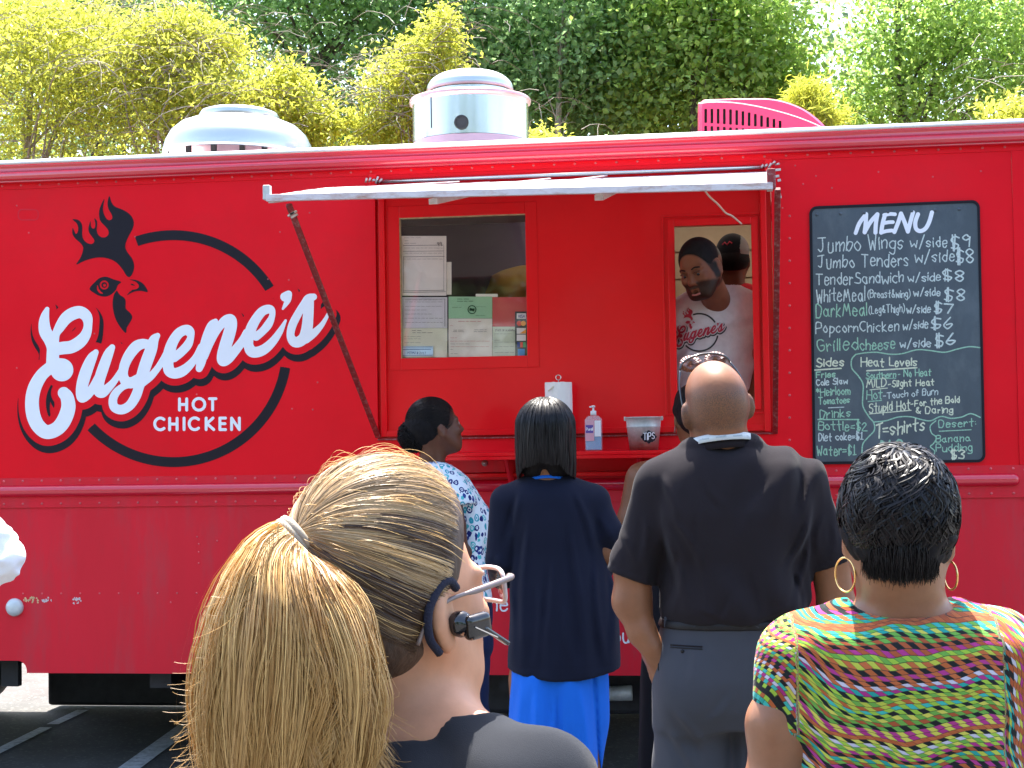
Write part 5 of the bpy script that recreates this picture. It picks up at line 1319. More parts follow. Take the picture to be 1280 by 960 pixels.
def hand(V, wrist, fd, pn, side=1, s=1.0, curl=.5, spread=.12, thumb=.7, k=.006):
    """fd finger direction, pn palm normal (the side the fingers curl to), side +1: thumb lies on the cross(fd, pn) side"""
    fd = np.array(fd, float); fd /= np.linalg.norm(fd); pn = np.array(pn, float); pn -= fd * (pn @ fd); pn /= np.linalg.norm(pn); sd = np.cross(fd, pn) * side
    w = np.array(wrist, float)
    pc = w + fd * .050 * s
    V.ell(pc, np.array([.040, .050, .015]) * s, np.stack([sd, fd, pn], 1), k=.012)
    V.cone(w, w + fd * .03 * s, .024 * s, .022 * s, k=.02)
    for i, (o, ln) in enumerate(((.030, .072), (.010, .080), (-.010, .074), (-.029, .060))):
        b = w + fd * (.088 - .004 * abs(i - 1)) * s + sd * o * s; a = 0; p = b; pts = [b - fd * .02 * s, b]; rs = [.0095 * s, .0092 * s]
        for j, f in enumerate((.45, .30, .25)):
            a += curl * (0.6 + .25 * j) + .05 * i; dr = (fd * math.cos(a) + pn * math.sin(a)) + sd * spread * (o / .03) * .3; dr /= np.linalg.norm(dr); p = p + dr * ln * f * s; pts.append(p); rs.append((.0086 - .0008 * (j + 1)) * s)
        V.chain(pts, rs, k=k)
    tb_ = w + fd * .025 * s + sd * .026 * s
    t1 = tb_ + (fd * .55 + sd * .75 * thumb + pn * .3) * .040 * s; t2 = t1 + (fd * .85 + sd * .2 + pn * .35) * .032 * s
    V.chain([tb_, t1, t2], [.015 * s, .0105 * s, .0085 * s], k=.010)
def folds(Vv, amp, sx, sy, sz, seed=0, ridge=True):
    def fn(x, y, z):
        n = vnoise(x * sx, y * sy, z * sz, 1, seed) + .5 * vnoise(x * sx * 2.1, y * sy * 2.1, z * sz * 2.1, 1, seed + 3)
        return amp * (np.abs(n) * 2 - .7 if ridge else n)
    Vv.disp(fn)
def creases(V, who, segs, amp=.006, w=.010, dd=-.1):
    """drag folds: ridges with a valley beside them, given by their ends in the picture, on the back of a garment"""
    o0 = who.q(640, 480)
    S2 = []
    for sg_ in segs:
        u1, v1, u2, v2 = sg_[:4]; a, b = who.q(u1, v1, dd), who.q(u2, v2, dd); S2.append(((a - o0) @ CR, a[2], (b - o0) @ CR, b[2], sg_[4] if len(sg_) > 4 else 1.0))
    def fn(x, y, z):
        p = (x - o0[0]) * CR[0] + (y - o0[1]) * CR[1]; out = 0
        for (pa, za, pb, zb, k_) in S2:
            L_ = math.hypot(pb - pa, zb - za); ux, uz = (pb - pa) / L_, (zb - za) / L_
            t = ((p - pa) * ux + (z - za) * uz) / L_; s_ = (p - pa) * uz - (z - za) * ux + .006 * np.sin(t * 5 + pa * 60)
            env = np.clip(t * 4, 0, 1) * np.clip((1 - t) * 3, 0, 1) ; env = env * env * (3 - 2 * env); wd = w * (.7 + .6 * np.clip(t, 0, 1))
            out = out + k_ * amp * env * (-np.exp(-(s_ / wd) ** 2) + .75 * np.exp(-((s_ - 1.7 * wd) / wd) ** 2))
        return out
    V.disp(fn)
def hemcut(V, z, under=True, wave=0, seed=0, frq=14):
    sl, X, Y, Z = V.grid(); zz_ = z + (wave * np.sin(X * frq + seed) * np.cos(Y * frq * .8 + seed * 2) if wave else 0)
    V.F = np.maximum(V.F, ((zz_ - Z) if under else (Z - zz_))).astype(np.float32)
def band(V, z0_, z1_, th, Vr):
    """ring on the surface Vr between two heights"""
    sl, X, Y, Z = V.grid(); V.F = np.maximum(np.abs(Vr.F) - th, np.maximum(z0_ - Z, Z - z1_)).astype(np.float32)
def shoes(name, pts, root, yaw, m='shoe_black'):
    f = facing(yaw)
    for p in pts:
        V = Vol(p - (.2, .2, .02), p + (.2, .2, .12), .008)
        V.ell(p + f[:, 1] * .05 + (0, 0, .035), np.array([.045, .14, .045]), f, k=.01); V.ell(p + (0, 0, .05), np.array([.04, .06, .05]), f, k=.02); V.cut((0, 0, .002), (0, 0, -1)); V.build('shoe', m, root)
def geo(dirs, tgt, K, t1=1.0):
    """great circle from unit dirs (N,3) to unit target(s)"""
    c = np.clip((dirs * tgt).sum(1), -1, 1); om = np.arccos(c)[:, None, None]; t = np.linspace(0, t1, K)[None, :, None]
    so = np.sin(om) + 1e-6
    return (np.sin((1 - t) * om) * dirs[:, None, :] + np.sin(t * om) * (tgt[:, None, :] if tgt.ndim == 2 else tgt[None, None, :])) / so
def snoise(N, K, amp, freq, g, sm=3):
    t = np.linspace(0, 1, K)[None, :, None]; o = 0
    for i in range(sm):
        o = o + g.normal(size=(N, 1, 3)) * np.sin(t * freq * (i + 1) * 3.1 + g.uniform(0, 6.28, (N, 1, 3))) / (i + 1)
    return o * amp * np.minimum(1, t * 4)
PG = 'people waiting in line at the truck'
# ================================================================== bald man in the dark polo shirt
def base_at(w, u, v=600): 
    p = w.q(u, v); return (p[0], p[1], 0)
C = Who(4.08); q = C.q
manC = empty('person', base_at(C, 912), 'bald man in a dark polo shirt and grey trousers, hand in his pocket', 'person', PG)
V = C.vol(752, 440, 1075, 960, .32, .30, .0058, zmin=.0)
RC = facing(-8, 6, -9); OC = q(895, 511)
LC = head(V, OC, RC, 1.0, neck=q(903, 556, -.0))
V.ell(LC(0, -.062, -.048), (.044, .028, .026), RC, k=.02); V.ell(LC(0, -.030, .002), (.0745, .068, .050), RC, k=.02)
for e in (-1, 1): V.ell(LC(e * .083, -.010, -.004), (.0095, .020, .032), RC @ np.array([[math.cos(.6 * e), math.sin(.6 * e), 0], [-math.sin(.6 * e), math.cos(.6 * e), 0], [0, 0, 1]]).T, k=.008)          # fold of the neck
def creaseC(X, Y, Z):
    p = np.stack(np.broadcast_arrays(X - OC[0], Y - OC[1], Z - OC[2]), -1) @ RC
    return .0035 * np.exp(-((p[..., 2] + .070 + p[..., 0] ** 2 * 2) / .0035) ** 2) * (p[..., 1] < -.02)
V.op(creaseC, OC - .15, OC + .15, 0, 'disp')
V.cone(q(895, 568, .0), q(848, 600, .01), .050, .044, k=.05); V.cone(q(915, 568, .0), q(975, 604, .01), .050, .044, k=.05)
V.loft(C.rows((575, 845, 985, .09), (640, 835, 995, .11), (720, 842, 995, .11), (800, 832, 998, .11), (870, 830, 1000, .12)), k=.04, R=R2C)
armL = [q(830, 608), q(792, 705), q(790, 752, .0), q(802, 790, -.02), q(812, 806, -.03)]
V.chain(armL, [.046, .050, .048, .034, .028], k=.02)
hand(V, q(813, 806, -.03), (q(826, 846, -.03) - q(813, 806, -.03)) + CF * .01, CR * .8 + CF * .6, side=-1, s=1.0, curl=.18, thumb=.5)
V.chain([q(998, 615), q(1036, 695), q(1046, 760), q(1046, 830, .08), q(1040, 860, .12)], [.044, .050, .047, .034, .026], k=.02)
hand(V, q(1040, 860, .12), -ZU + CF * .3, -CR, side=1, curl=.4)
for a, b in (((865, 870), (868, 1210)), ((955, 870), (950, 1210))): V.chain([q(*a), q(a[0], 1040), q(*b), ], [.09, .065, .045], k=.03)
Vb, Fb = V.arr(); lp_ = (Vb - OC) @ RC
st_ = np.clip((.075 - lp_[:, 2]) / .03, 0, 1) * np.clip((lp_[:, 2] + .052) / .012, 0, 1) * np.clip((.07 - lp_[:, 1]) / .02, 0, 1)
def masked_skin(name, base, dark, lo=.25, hi=.85, scale=380):
    sm_ = skin(name, base); nt = sm_.node_tree; N, L = nt.nodes, nt.links; b_ = N['Principled BSDF']; src_ = b_.inputs['Base Color'].links[0].from_socket
    ta = N.new('ShaderNodeAttribute'); ta.attribute_name = 'stubble'; tn = N.new('ShaderNodeTexNoise'); tn.inputs['Scale'].default_value = scale; tc_ = N.new('ShaderNodeTexCoord'); L.new(tc_.outputs['Object'], tn.inputs[0])
    tr2 = N.new('ShaderNodeMapRange'); tr2.inputs[1].default_value = .40; tr2.inputs[2].default_value = .60; tr2.inputs[3].default_value = lo; tr2.inputs[4].default_value = hi; L.new(tn.outputs[0], tr2.inputs[0])
    tm2 = N.new('ShaderNodeMath'); tm2.operation = 'MULTIPLY'; L.new(tr2.outputs[0], tm2.inputs[0]); L.new(ta.outputs['Fac'], tm2.inputs[1])
    tx = N.new('ShaderNodeMix'); tx.data_type = 'RGBA'; L.new(tm2.outputs[0], tx.inputs[0]); L.new(src_, tx.inputs[6]); tx.inputs[7].default_value = (*dark, 1); L.new(tx.outputs[2], b_.inputs['Base Color'])
masked_skin('skin_shaved', (.23, .095, .045), (.085, .050, .036))
mesh_np('body', Vb, Fb, 'skin_shaved', manC, attr={'stubble': st_})
# polo
S_ = C.vol(752, 535, 1075, 800, .32, .30, .0055)
prow = C.rows((559, 862, 944, .070, -.004), (563, 850, 956, .084), (568, 840, 972, .100), (582, 826, 996, .118), (602, 816, 1010, .132), (640, 818, 1010, .140, -.01), (700, 826, 1010, .140), (745, 824, 1012, .152), (762, 824, 1012, .150), (772, 829, 1007, .136), (786, 832, 1005, .130))
S_.loft(prow, k=.02, R=R2C, capr=.008)
S_.cone(q(880, 574), q(828, 606), .058, .066, k=.05); S_.cone(q(930, 572), q(1000, 603), .058, .066, k=.05)
S_.ell(q(868, 640, -.085), (.07, .04, .10), facing(0), k=.06); S_.ell(q(960, 638, -.085), (.07, .04, .10), facing(0), k=.06)
sl1, sl2 = (q(826, 612), q(787, 722)), (q(1001, 610), q(1037, 706))
for a, b in (sl1, sl2): S_.cone(a, b, .068, .062, k=.022)
def dragC(x, y, z):
    p = (x - OC[0]) * CR[0] + (y - OC[1]) * CR[1]; h = z
    return .0085 * np.sin(p * 52 + 7 * np.sin(h * 6) + vnoise(x, y, z, 7) * 3) * np.clip(vnoise(x, y, z, 4, 5) + .35, 0, 1)
S_.disp(dragC); folds(S_, .004, 9, 9, 5, 2); creases(S_, C, [(836, 640, 872, 712), (831, 655, 852, 765), (846, 690, 838, 772, .8), (1002, 640, 972, 722), (1005, 660, 986, 768), (990, 700, 1000, 772, .8), (868, 610, 874, 772, .6), (935, 700, 942, 774, .6), (903, 735, 898, 776, .7), (800, 640, 806, 712, .9), (780, 660, 792, 716, .8), (1022, 640, 1014, 698, .9), (1040, 650, 1032, 700, .8), (828, 588, 838, 652, .8), (1000, 586, 994, 645, .8), (870, 590, 900, 640, .4), (955, 590, 925, 650, .4), (860, 755, 920, 770, .5), (930, 765, 985, 752, .5)], .0062, .0085)
for (u1, v1, u2, v2, wd, am) in () and ((836, 640, 862, 720, .010, .010), (830, 655, 850, 770, .009, .010), (1004, 640, 975, 730, .011, .010), (1002, 660, 990, 765, .009, .010), (880, 740, 872, 772, .008, .007), (955, 735, 960, 772, .008, .007), (850, 600, 895, 640, .012, .006), (985, 598, 940, 640, .012, .006)):
    a, b = q(u1, v1, -.13), q(u2, v2, -.13)
    S_.cone(a + CF * .03, b + CF * .03, wd, wd * .5, k=.022, mode='sub')
wy = S_.grid()
z_h = q(912, 775)[2]
hemcut(S_, z_h, True, .006, 1, 11)
for (a, b), e in ((sl1, .0), (sl2, .0)):
    d = (b - a) / np.linalg.norm(b - a); L2 = np.linalg.norm(b - a)
    sl, X, Y, Z = S_.grid(np.minimum(a, b) - .1, b * 0 + np.maximum(a, b) + .1)
    pr = (X - b[0]) * d[0] + (Y - b[1]) * d[1] + (Z - b[2]) * d[2]; xs2 = (X - OC[0]) * CR[0] + (Y - OC[1]) * CR[1]; side = (xs2 < -.152) if a is sl1[0] else (xs2 > .240)
    S_.F[sl] = np.where(side, np.maximum(S_.F[sl], pr + .0), S_.F[sl])
    ringm = side & (pr > -.022) & (pr < -.0185); S_.F[sl] = np.where(ringm, S_.F[sl] + .0022, S_.F[sl])
SC = S_.copy()
V2 = V.F; 
S_.build('polo_shirt', 'polo_cloth', manC)
# collar band and lanyard
def loopband(name, c, R, a, b, hgt, th, m, parent, gap=0, n=48, flare=0):
    mb = MB(); K = n
    for i in range(K):
        t = 2 * math.pi * i / K
        for (r_, z_) in ((0, -hgt / 2), (th, -hgt / 2), (th - flare, hgt / 2), (-flare, hgt / 2)):
            mb.v.append(tuple(c + R @ np.array([(a + r_) * math.cos(t), (b + r_) * math.sin(t), z_])))
    for i in range(K):
        for j in range(4):
            i2, j2 = (i + 1) % K, (j + 1) % 4; mb.f.append((i * 4 + j, i2 * 4 + j, i2 * 4 + j2, i * 4 + j2)); mb.sm.append(True)
    return mb.build(name, m, parent)
cn = q(901, 554, .0)
loopband('collar', cn + (0, 0, -.010), facing(0, -9, -4), .080, .084, .030, .008, 'polo_cloth', manC, flare=.006)
lan = loopband('lanyard', cn + (0, 0, .004), facing(0, -9, -4), .086, .094, .020, .0025, 'lanyard_cloth', manC, flare=.010)
mk = MB(); rl = random.Random(4)
Rl = facing(0, -9, -4)
mat('lanyard_ink', (.30, .36, .38), rough=.7)
t = math.radians(222)
while t < math.radians(318):
    if math.fmod(math.degrees(t) - 222, 30) < 20:
        w_ = .018
        for zz_ in (0,):
            hh_ = rl.choice((.0042, .0042, .0062)); A = lambda tt, z_: cn + ZU*.004 + Rl @ np.array([(.0885 + .0012 - (z_ + .01) / .02 * .010) * math.cos(tt), (.0965 + .0012 - (z_ + .01) / .02 * .010) * math.sin(tt), z_])
            mk.poly([A(t, -.003), A(t + w_, -.003), A(t + w_, -.003 + hh_), A(t, -.003 + hh_)])
    t += .040
o = mk.build('lanyard_print', 'lanyard_ink', lan); o['kind'] = 'stuff'
# trousers
T_ = C.vol(790, 765, 1040, 960, .30, .28, .0065, zmin=.03)
T_.loft(C.rows((772, 829, 1006, .128), (786, 826, 1007, .130), (810, 820, 1009, .138), (845, 819, 1008, .145), (880, 820, 1006, .14), (905, 822, 1003, .12)), k=.02, R=R2C, capr=.006)
for sg, (xa, xb) in ((-1, (866, 866)), (1, (958, 948))):
    T_.chain([q(xa, 862, 0), q(xa + sg * 2, 960), q(xb, 1100), q(xb, 1278)], [.100, .095, .075, .062], k=.03)
T_.ell(q(868, 858, -.07), (.085, .07, .10), facing(0), k=.05); T_.ell(q(960, 856, -.07), (.085, .07, .10), facing(0), k=.05)
folds(T_, .003, 6, 6, 3, 9); creases(T_, C, [(838, 872, 880, 940), (1002, 872, 955, 940), (835, 900, 862, 960), (1000, 905, 968, 960), (905, 850, 880, 900, .7), (945, 850, 965, 900, .7), (856, 800, 862, 850, .4), (990, 800, 984, 850, .4)], .006, .010)
T_.disp(lambda x, y, z: .0045 * np.exp(-(((x - q(925, 800)[0]) * CR[0] + (y - q(925, 800)[1]) * CR[1]) / .004) ** 2))
hemcut(T_, .035)
TC = T_.copy(); T_.build('trousers', 'grey_trousers', manC)
bt = Vol(np.array(TC.lo) + (0, 0, 0), np.array([a[-1] for a in TC.ax]), TC.h) if False else TC
Bv = TC.copy(); zb0, zb1 = q(912, 781.5)[2], q(912, 772.5)[2]
sl, X, Y, Z = Bv.grid(); Bv.F = np.maximum(TC.F - .005, np.maximum(zb0 - Z, Z - zb1 - .004)).astype(np.float32); Bv.F = Bv.F[:, :, max(0, int((zb0 - Bv.lo[2]) / Bv.h) - 4):]; Bv.lo = Bv.lo + np.array([0, 0, max(0, int((zb0 - Bv.lo[2]) / Bv.h) - 4) * Bv.h]); Bv.ax[2] = Bv.ax[2][-Bv.F.shape[2]:]
Bv.build('belt', 'leather', manC)
from mathutils.bvhtree import BVHTree
def bvh_of(o):
    me = o.data; off = wloc(o)
    return BVHTree.FromPolygons([Vector(v.co) + Vector(off) for v in me.vertices], [tuple(p.vertices) for p in me.polygons])
def surf(bv, u, v, off=.002, default=None):
    r = ray(u, v); r = r / np.linalg.norm(r); h = bv.ray_cast(Vector(CAM), Vector(r))
    return default if h[0] is None else np.array(h[0]) - r * off
tro = [c for c in bpy.data.objects if c.name.startswith('trousers')][0]; bv = bvh_of(tro)
for u in (833, 870, 914, 946, 985):
    a, b = surf(bv, u, 783, .005), surf(bv, u, 776, .012)
    if a is not None and b is not None: MB().bar(a - (0, 0, .002), b + (0, 0, .010), .011, .004, up=CF).build('belt_loop', 'grey_trousers', manC)
def weltline(bv, pts, w, m, parent, name='pocket_welt'):
    p3 = [surf(bv, u, v, .0015) for u, v in pts]; p3 = [p for p in p3 if p is not None]
    return MB().tube(p3, w, 5).build(name, m, parent)
weltline(bv, [(u, 806 + (u - 838) * .06) for u in np.linspace(838, 878, 12)], .0018, 'polo_cloth', manC)
weltline(bv, [(u, 809 + (u - 838) * .06) for u in np.linspace(838, 878, 12)], .0012, 'leather', manC)
weltline(bv, [(u, 808 - (u - 955) * .03) for u in np.linspace(955, 995, 12)], .0018, 'polo_cloth', manC)
weltline(bv, [(824 - t * 1.0, 792 + t * 46) for t in np.linspace(0, 1, 8)], .0018, 'leather', manC)
c = surf(bv, 853, 814, .002); MB().lathe(c, [(.005, 0), (.004, .002), (.0001, .003)], 10, ax=(CR, ZU, -CF)).build('pocket_button', 'leather', manC)
shoes('shoe', [q(866, 1290) * (1, 1, 0), q(948, 1290) * (1, 1, 0)], manC, 0)
# sunglasses pushed up on the head
sg = empty('sunglasses', (0, 0, 0)); sg.parent = manC; sg.location = tuple(OC - wloc(manC))
tm_ = [LC(-.082, -.018, -.012), LC(-.0855, -.005, .020), LC(-.080, .020, .070), LC(-.066, .048, .108)]
MB().tube(catmull(tm_, 6), .0028, 6).build('temple', 'glossy_black', sg)
tm_ = [LC(.082, -.018, -.012), LC(.0855, -.005, .020), LC(.080, .020, .070), LC(.066, .048, .108)]
MB().tube(catmull(tm_, 6), .0028, 6).build('temple', 'glossy_black', sg)
fr2 = [LC(.066 * math.cos(t), .048 + .012 * math.sin(t), .108 + .030 * math.sin(t)) for t in np.linspace(0, math.pi, 18)]
MB().tube(fr2, .0032, 6).build('brow_bar', 'glossy_black', sg)
for e in (-1, 1):
    mb = MB(); cpt = LC(e * .033, .062, .116); pts = [LC(e * .033 + .030 * math.cos(t), .056 + .022 * abs(math.sin(t)) * (1 if math.sin(t) > 0 else .2), .118 + .021 * math.sin(t)) for t in np.linspace(0, 2 * math.pi, 20)[:-1]]
    for i in range(len(pts)): mb.poly([cpt, pts[i], pts[(i + 1) % len(pts)]], True)
    o = mb.build('lens', 'lens_dark', sg); md = o.modifiers.new('solid', 'SOLIDIFY'); md.thickness = .002

# ================================================================== woman in navy cardigan and blue skirt
Bw = Who(5.2); q = Bw.q
wB = empty('person', base_at(Bw, 692), 'woman with a straight black bob in a navy cardigan and bright blue long skirt', 'person', PG)
V = Bw.vol(600, 500, 795, 960, .30, .40, .0068, zmin=.0)
OB = q(683, 548); RB = facing(12, 0, 0)
LB = head(V, OB, RB, .97, neck=q(684, 600, .0), nr=.050)
V.loft(Bw.rows((606, 662, 708, .05), (628, 650, 728, .08), (700, 650, 745, .10), (760, 650, 745, .10), (830, 640, 755, .12)), k=.04, R=R2C)
V.chain([q(642, 632), q(625, 700), q(628, 722, .12), q(650, 722, .26)], [.038, .042, .036, .024], k=.02)
V.chain([q(735, 632), q(758, 690), q(764, 680, .13), q(768, 662, .22)], [.038, .042, .034, .024], k=.02)
hand(V, q(768, 662, .22), CF * .5 + ZU * .6, CR * -1, side=-1, s=.9, curl=.5)
hand(V, q(650, 722, .26), CF * .8 + CR * .3, -ZU, side=1, s=.9, curl=.5)
for x in (668, 725): V.chain([q(x, 850), q(x, 1000), q(x, 1130)], [.085, .06, .04], k=.03)
V.build('body', 'skin_brown', wB)
S_ = Bw.vol(600, 585, 795, 860, .32, .42, .0062)
S_.loft(Bw.rows((598, 660, 706, .055, -.005), (602, 648, 720, .075), (609, 636, 738, .09), (622, 630, 750, .105), (650, 636, 750, .115), (690, 640, 755, .118), (740, 636, 768, .135), (790, 634, 774, .15), (850, 634, 776, .165)), k=.02, R=R2C, capr=.008)
S_.cone(q(664, 611), q(636, 626), .046, .054, k=.04); S_.cone(q(705, 610), q(742, 626), .046, .054, k=.04)
S_.chain([q(635, 628), q(627, 700), q(629, 722, .10), q(645, 724, .20)], [.058, .050, .046, .040], k=.008)
S_.chain([q(738, 626), q(760, 664, -.02), q(766, 700, .03), q(770, 690, .10), q(772, 668, .20)], [.057, .048, .045, .042, .032], k=.010)
S_.disp(lambda x, y, z: .004 * np.sin(((x - OB[0]) * CR[0] + (y - OB[1]) * CR[1]) * 62 + 2 * np.sin(z * 5) + vnoise(x, y, z, 5, 4) * 2.4) * np.clip((1.35 - z) * 1.6, 0, 1) * np.clip(vnoise(x, y, z, 3, 8) * .8 + .5, 0, 1))
folds(S_, .003, 8, 8, 4, 14); creases(S_, Bw, [(662, 640, 648, 838), (688, 690, 684, 840), (712, 640, 730, 838), (742, 690, 752, 838), (640, 730, 642, 835, .8), (676, 720, 668, 842, .8), (704, 740, 712, 842, .8), (716, 604, 748, 706, .9), (648, 608, 638, 700, .9), (762, 700, 768, 820, .7), (750, 640, 768, 690, .6), (622, 690, 634, 716, .7)], .0075, .011, -.12)
zz_ = q(700, 842)[2]
sl, X, Y, Z = S_.grid(); S_.F = np.maximum(S_.F, (zz_ + .02 - .024 * np.cos(((X - OB[0]) * CR[0] + (Y - OB[1]) * CR[1] - .04) * 9)) - Z).astype(np.float32)
ring_ = Z - zz_; S_.F = np.where((ring_ > .034) & (ring_ < .040), S_.F + .0015, S_.F).astype(np.float32)
S_.build('cardigan', 'navy_knit', wB)
K_ = Bw.vol(600, 800, 795, 960, .30, .30, .0072, zmin=.06)
K_.loft(Bw.rows((800, 645, 752, .13), (840, 636, 758, .15), (900, 630, 759, .16), (960, 627, 757, .165), (1060, 622, 757, .17), (1140, 618, 758, .17)), k=.02, R=R2C)
K_.disp(lambda x, y, z: .013 * np.sin(((x - OB[0]) * CR[0] + (y - OB[1]) * CR[1]) * 48 + 3.0 * vnoise(x, y, z * .4, 4, 2) + z * 3) * np.clip((1.02 - z) * 2.4, 0, 1))
K_.disp(lambda x, y, z: .012 * np.exp(-((((x - q(741, 900)[0]) * CR[0] + (y - q(741, 900)[1]) * CR[1]) + (z - .75) * .05) / .008) ** 2) * (z < .93))
creases(K_, Bw, [(650, 835, 640, 1000), (672, 840, 668, 1000), (700, 838, 712, 1000), (722, 840, 736, 1000), (690, 850, 686, 1000)], .008, .012, -.15)
K_.build('maxi_skirt', 'blue_skirt_cloth', wB)
shoes('shoe', [q(668, 1150) * (1, 1, 0), q(722, 1150) * (1, 1, 0)], wB, 0)
# bob
HV = Bw.vol(635, 495, 735, 615, .18, .16, .005)
HV.ell(LB(0, -.014, .040), np.array([.085, .108, .098]) * .97, RB, k=.01)
HV.loft(Bw.rows((545, 649, 719, .102), (570, 649, 719, .095), (590, 652, 716, .080), (596, 656, 712, .065)), k=.02, R=R2C)
HV.cut(LB(0, .062, .055), RB @ np.array([0, .9, -.25]), .01)
HV.ell(q(680, 598, -.11), (.036, .06, .050), facing(0), k=.012, mode='sub')
HV.disp(lambda x, y, z: .0016 * vnoise(((x - OB[0]) * CR[0] + (y - OB[1]) * CR[1]) * 130, ((x - OB[0]) * CF[0] + (y - OB[1]) * CF[1]) * 130, z * 5, 1, 3))
hb = HV.build('hair', 'hair_under', wB)
g = np.random.default_rng(3); n = 3600
az = g.uniform(0, 2 * math.pi, n); kp = ~((np.cos(az - math.pi / 2) > .80)); az = az[kp]; n = len(az)
el0 = g.uniform(.15, 1.35, n); K = 14
end = g.uniform(.84, 1.06, n) * (1 + .03 * np.sin(az * 2))
Cc = np.zeros((n, K, 3)); tt = np.linspace(0, 1, K)[None, :]
th_ = el0[:, None] + (math.pi * .5 - el0[:, None]) * np.minimum(1, tt * 2.2) * 1.0
down = np.maximum(0, tt - .40) / .60 * (.168 * end)[:, None]
rx, ry, rz = .099, .114, .100
backness = np.clip(-np.sin(az), 0, 1)[:, None]
inw = 1 - .03 * (np.maximum(0, tt - .72) / .28) ** 2 * (1 + backness)
X_ = rx * np.cos(az)[:, None] * np.sin(th_) * inw; Y_ = ry * np.sin(az)[:, None] * np.sin(th_) * inw; Z_ = rz * np.cos(th_) - down * (1 - .30 * np.clip(-np.sin(az) * 1.4 - .35, 0, 1)[:, None]) * (1 + .03 * np.sin(az * 9))[:, None] 
Lc_ = np.stack([X_, Y_ - .014, Z_ + .040], -1) * .985 + snoise(n, K, .0012, 1.0, g)
Cc = OB + Lc_ @ RB.T * .985
ribbons('hair_strands', Cc, Lc_ @ RB.T, .0016, 'hair_black', hb, tone=g.random(n), roll=.35)['kind'] = 'stuff'
loopband('necklace', q(683, 601, 0), facing(0, -20, 0), .060, .058, .003, .002, 'gold', wB)
loopband('undershirt_neckline', q(684, 603.5, 0), facing(0, -20, 0), .066, .062, .010, .003, 'blue_skirt_cloth', wB)

# ================================================================== woman with a bun at the counter
A = Who(6.1); q = A.q
wA = empty('person', base_at(A, 560), 'woman with her black hair in a bun, teal and white patterned top and jeans', 'person', PG)
V = A.vol(495, 485, 640, 960, .28, .28, .0070, zmin=0)
OA = q(545, 536); RA = facing(66, 12, 0)
LA = head(V, OA, RA, .95, neck=q(540, 582, .0), nr=.050)
Rt = facing(75); R2A = np.array([[Rt[0, 0], Rt[0, 1]], [Rt[1, 0], Rt[1, 1]]])   # a across shoulders, b front-back
def arow(v, l, r, a): c = A.q((l + r) / 2, v); return (c[2], c[0], c[1], a, (r - l) / 2 / A.s)
V.loft([arow(590, 530, 565, .12), arow(620, 535, 578, .14), arow(700, 558, 595, .11), arow(760, 565, 600, .12)], k=.03, R=R2A)
V.chain([q(560, 602, -.10), q(572, 655, -.15), q(577, 686, -.14), q(602, 692, -.04), q(622, 684, .04)], [.044, .036, .031, .027, .021], k=.012)
hand(V, q(622, 684, .04), CR * .8 + CF * .5, ZU, side=1, s=.9, curl=.5)
V.chain([q(556, 602, .14), q(575, 670, .16), q(612, 672, .12)], [.045, .038, .025], k=.02)
for dd in (-.08, .08): V.chain([q(585, 800, dd*.9), q(585, 900, dd), q(582, 1040, dd)], [.055, .05, .04], k=.03)
V.build('body', 'skin_dark', wA)
def ikat():
    m = cloth('patterned_top', (.7, .75, .78)); nt = m.node_tree; N, L = nt.nodes, nt.links; b = N['Principled BSDF']
    tc = N.new('ShaderNodeTexCoord'); mp = N.new('ShaderNodeMapping'); L.new(tc.outputs['Object'], mp.inputs[0]); mp.inputs['Scale'].default_value = (1, 1, .75)
    no = N.new('ShaderNodeTexNoise'); no.inputs['Scale'].default_value = 40; L.new(mp.outputs[0], no.inputs[0])
    ad = N.new('ShaderNodeVectorMath'); ad.operation = 'MULTIPLY_ADD'; L.new(no.outputs['Color'], ad.inputs[0]); ad.inputs[1].default_value = (.018, .018, .018); L.new(mp.outputs[0], ad.inputs[2])
    vo = N.new('ShaderNodeTexVoronoi'); vo.inputs['Scale'].default_value = 46; vo.inputs['Randomness'].default_value = .6; L.new(ad.outputs[0], vo.inputs[0])
    r1 = N.new('ShaderNodeValToRGB'); L.new(vo.outputs['Distance'], r1.inputs[0]); e = r1.color_ramp.elements; r1.color_ramp.interpolation = 'CONSTANT'
    e[0].position = 0; e[0].color = (1, 1, 1, 1); e[1].position = .14; e[1].color = (0, 0, 0, 1); x = e.new(.26); x.color = (1, 1, 1, 1); x = e.new(.46); x.color = (0, 0, 0, 1)
    sp = N.new('ShaderNodeSeparateColor'); L.new(vo.outputs['Color'], sp.inputs[0])
    r2 = N.new('ShaderNodeValToRGB'); L.new(sp.outputs[0], r2.inputs[0]); r2.color_ramp.interpolation = 'CONSTANT'; e = r2.color_ramp.elements
    e[0].color = (.02, .03, .16, 1); e[1].position = .4; e[1].color = (.03, .32, .42, 1); x = e.new(.65); x.color = (.10, .48, .50, 1); x = e.new(.85); x.color = (.03, .06, .24, 1)
    mi = N.new('ShaderNodeMix'); mi.data_type = 'RGBA'; L.new(r1.outputs[0], mi.inputs[0]); L.new(r2.outputs[0], mi.inputs[7]); mi.inputs[6].default_value = (.70, .76, .82, 1)
    sw = N.new('ShaderNodeMix'); sw.data_type = 'RGBA'; L.new(r1.outputs[0], sw.inputs[0]); sw.inputs[6].default_value = (.70, .76, .82, 1); L.new(r2.outputs[0], sw.inputs[7])
    L.new(sw.outputs[2], b.inputs['Base Color'])
ikat()
S_ = A.vol(495, 565, 640, 760, .28, .28, .0062)
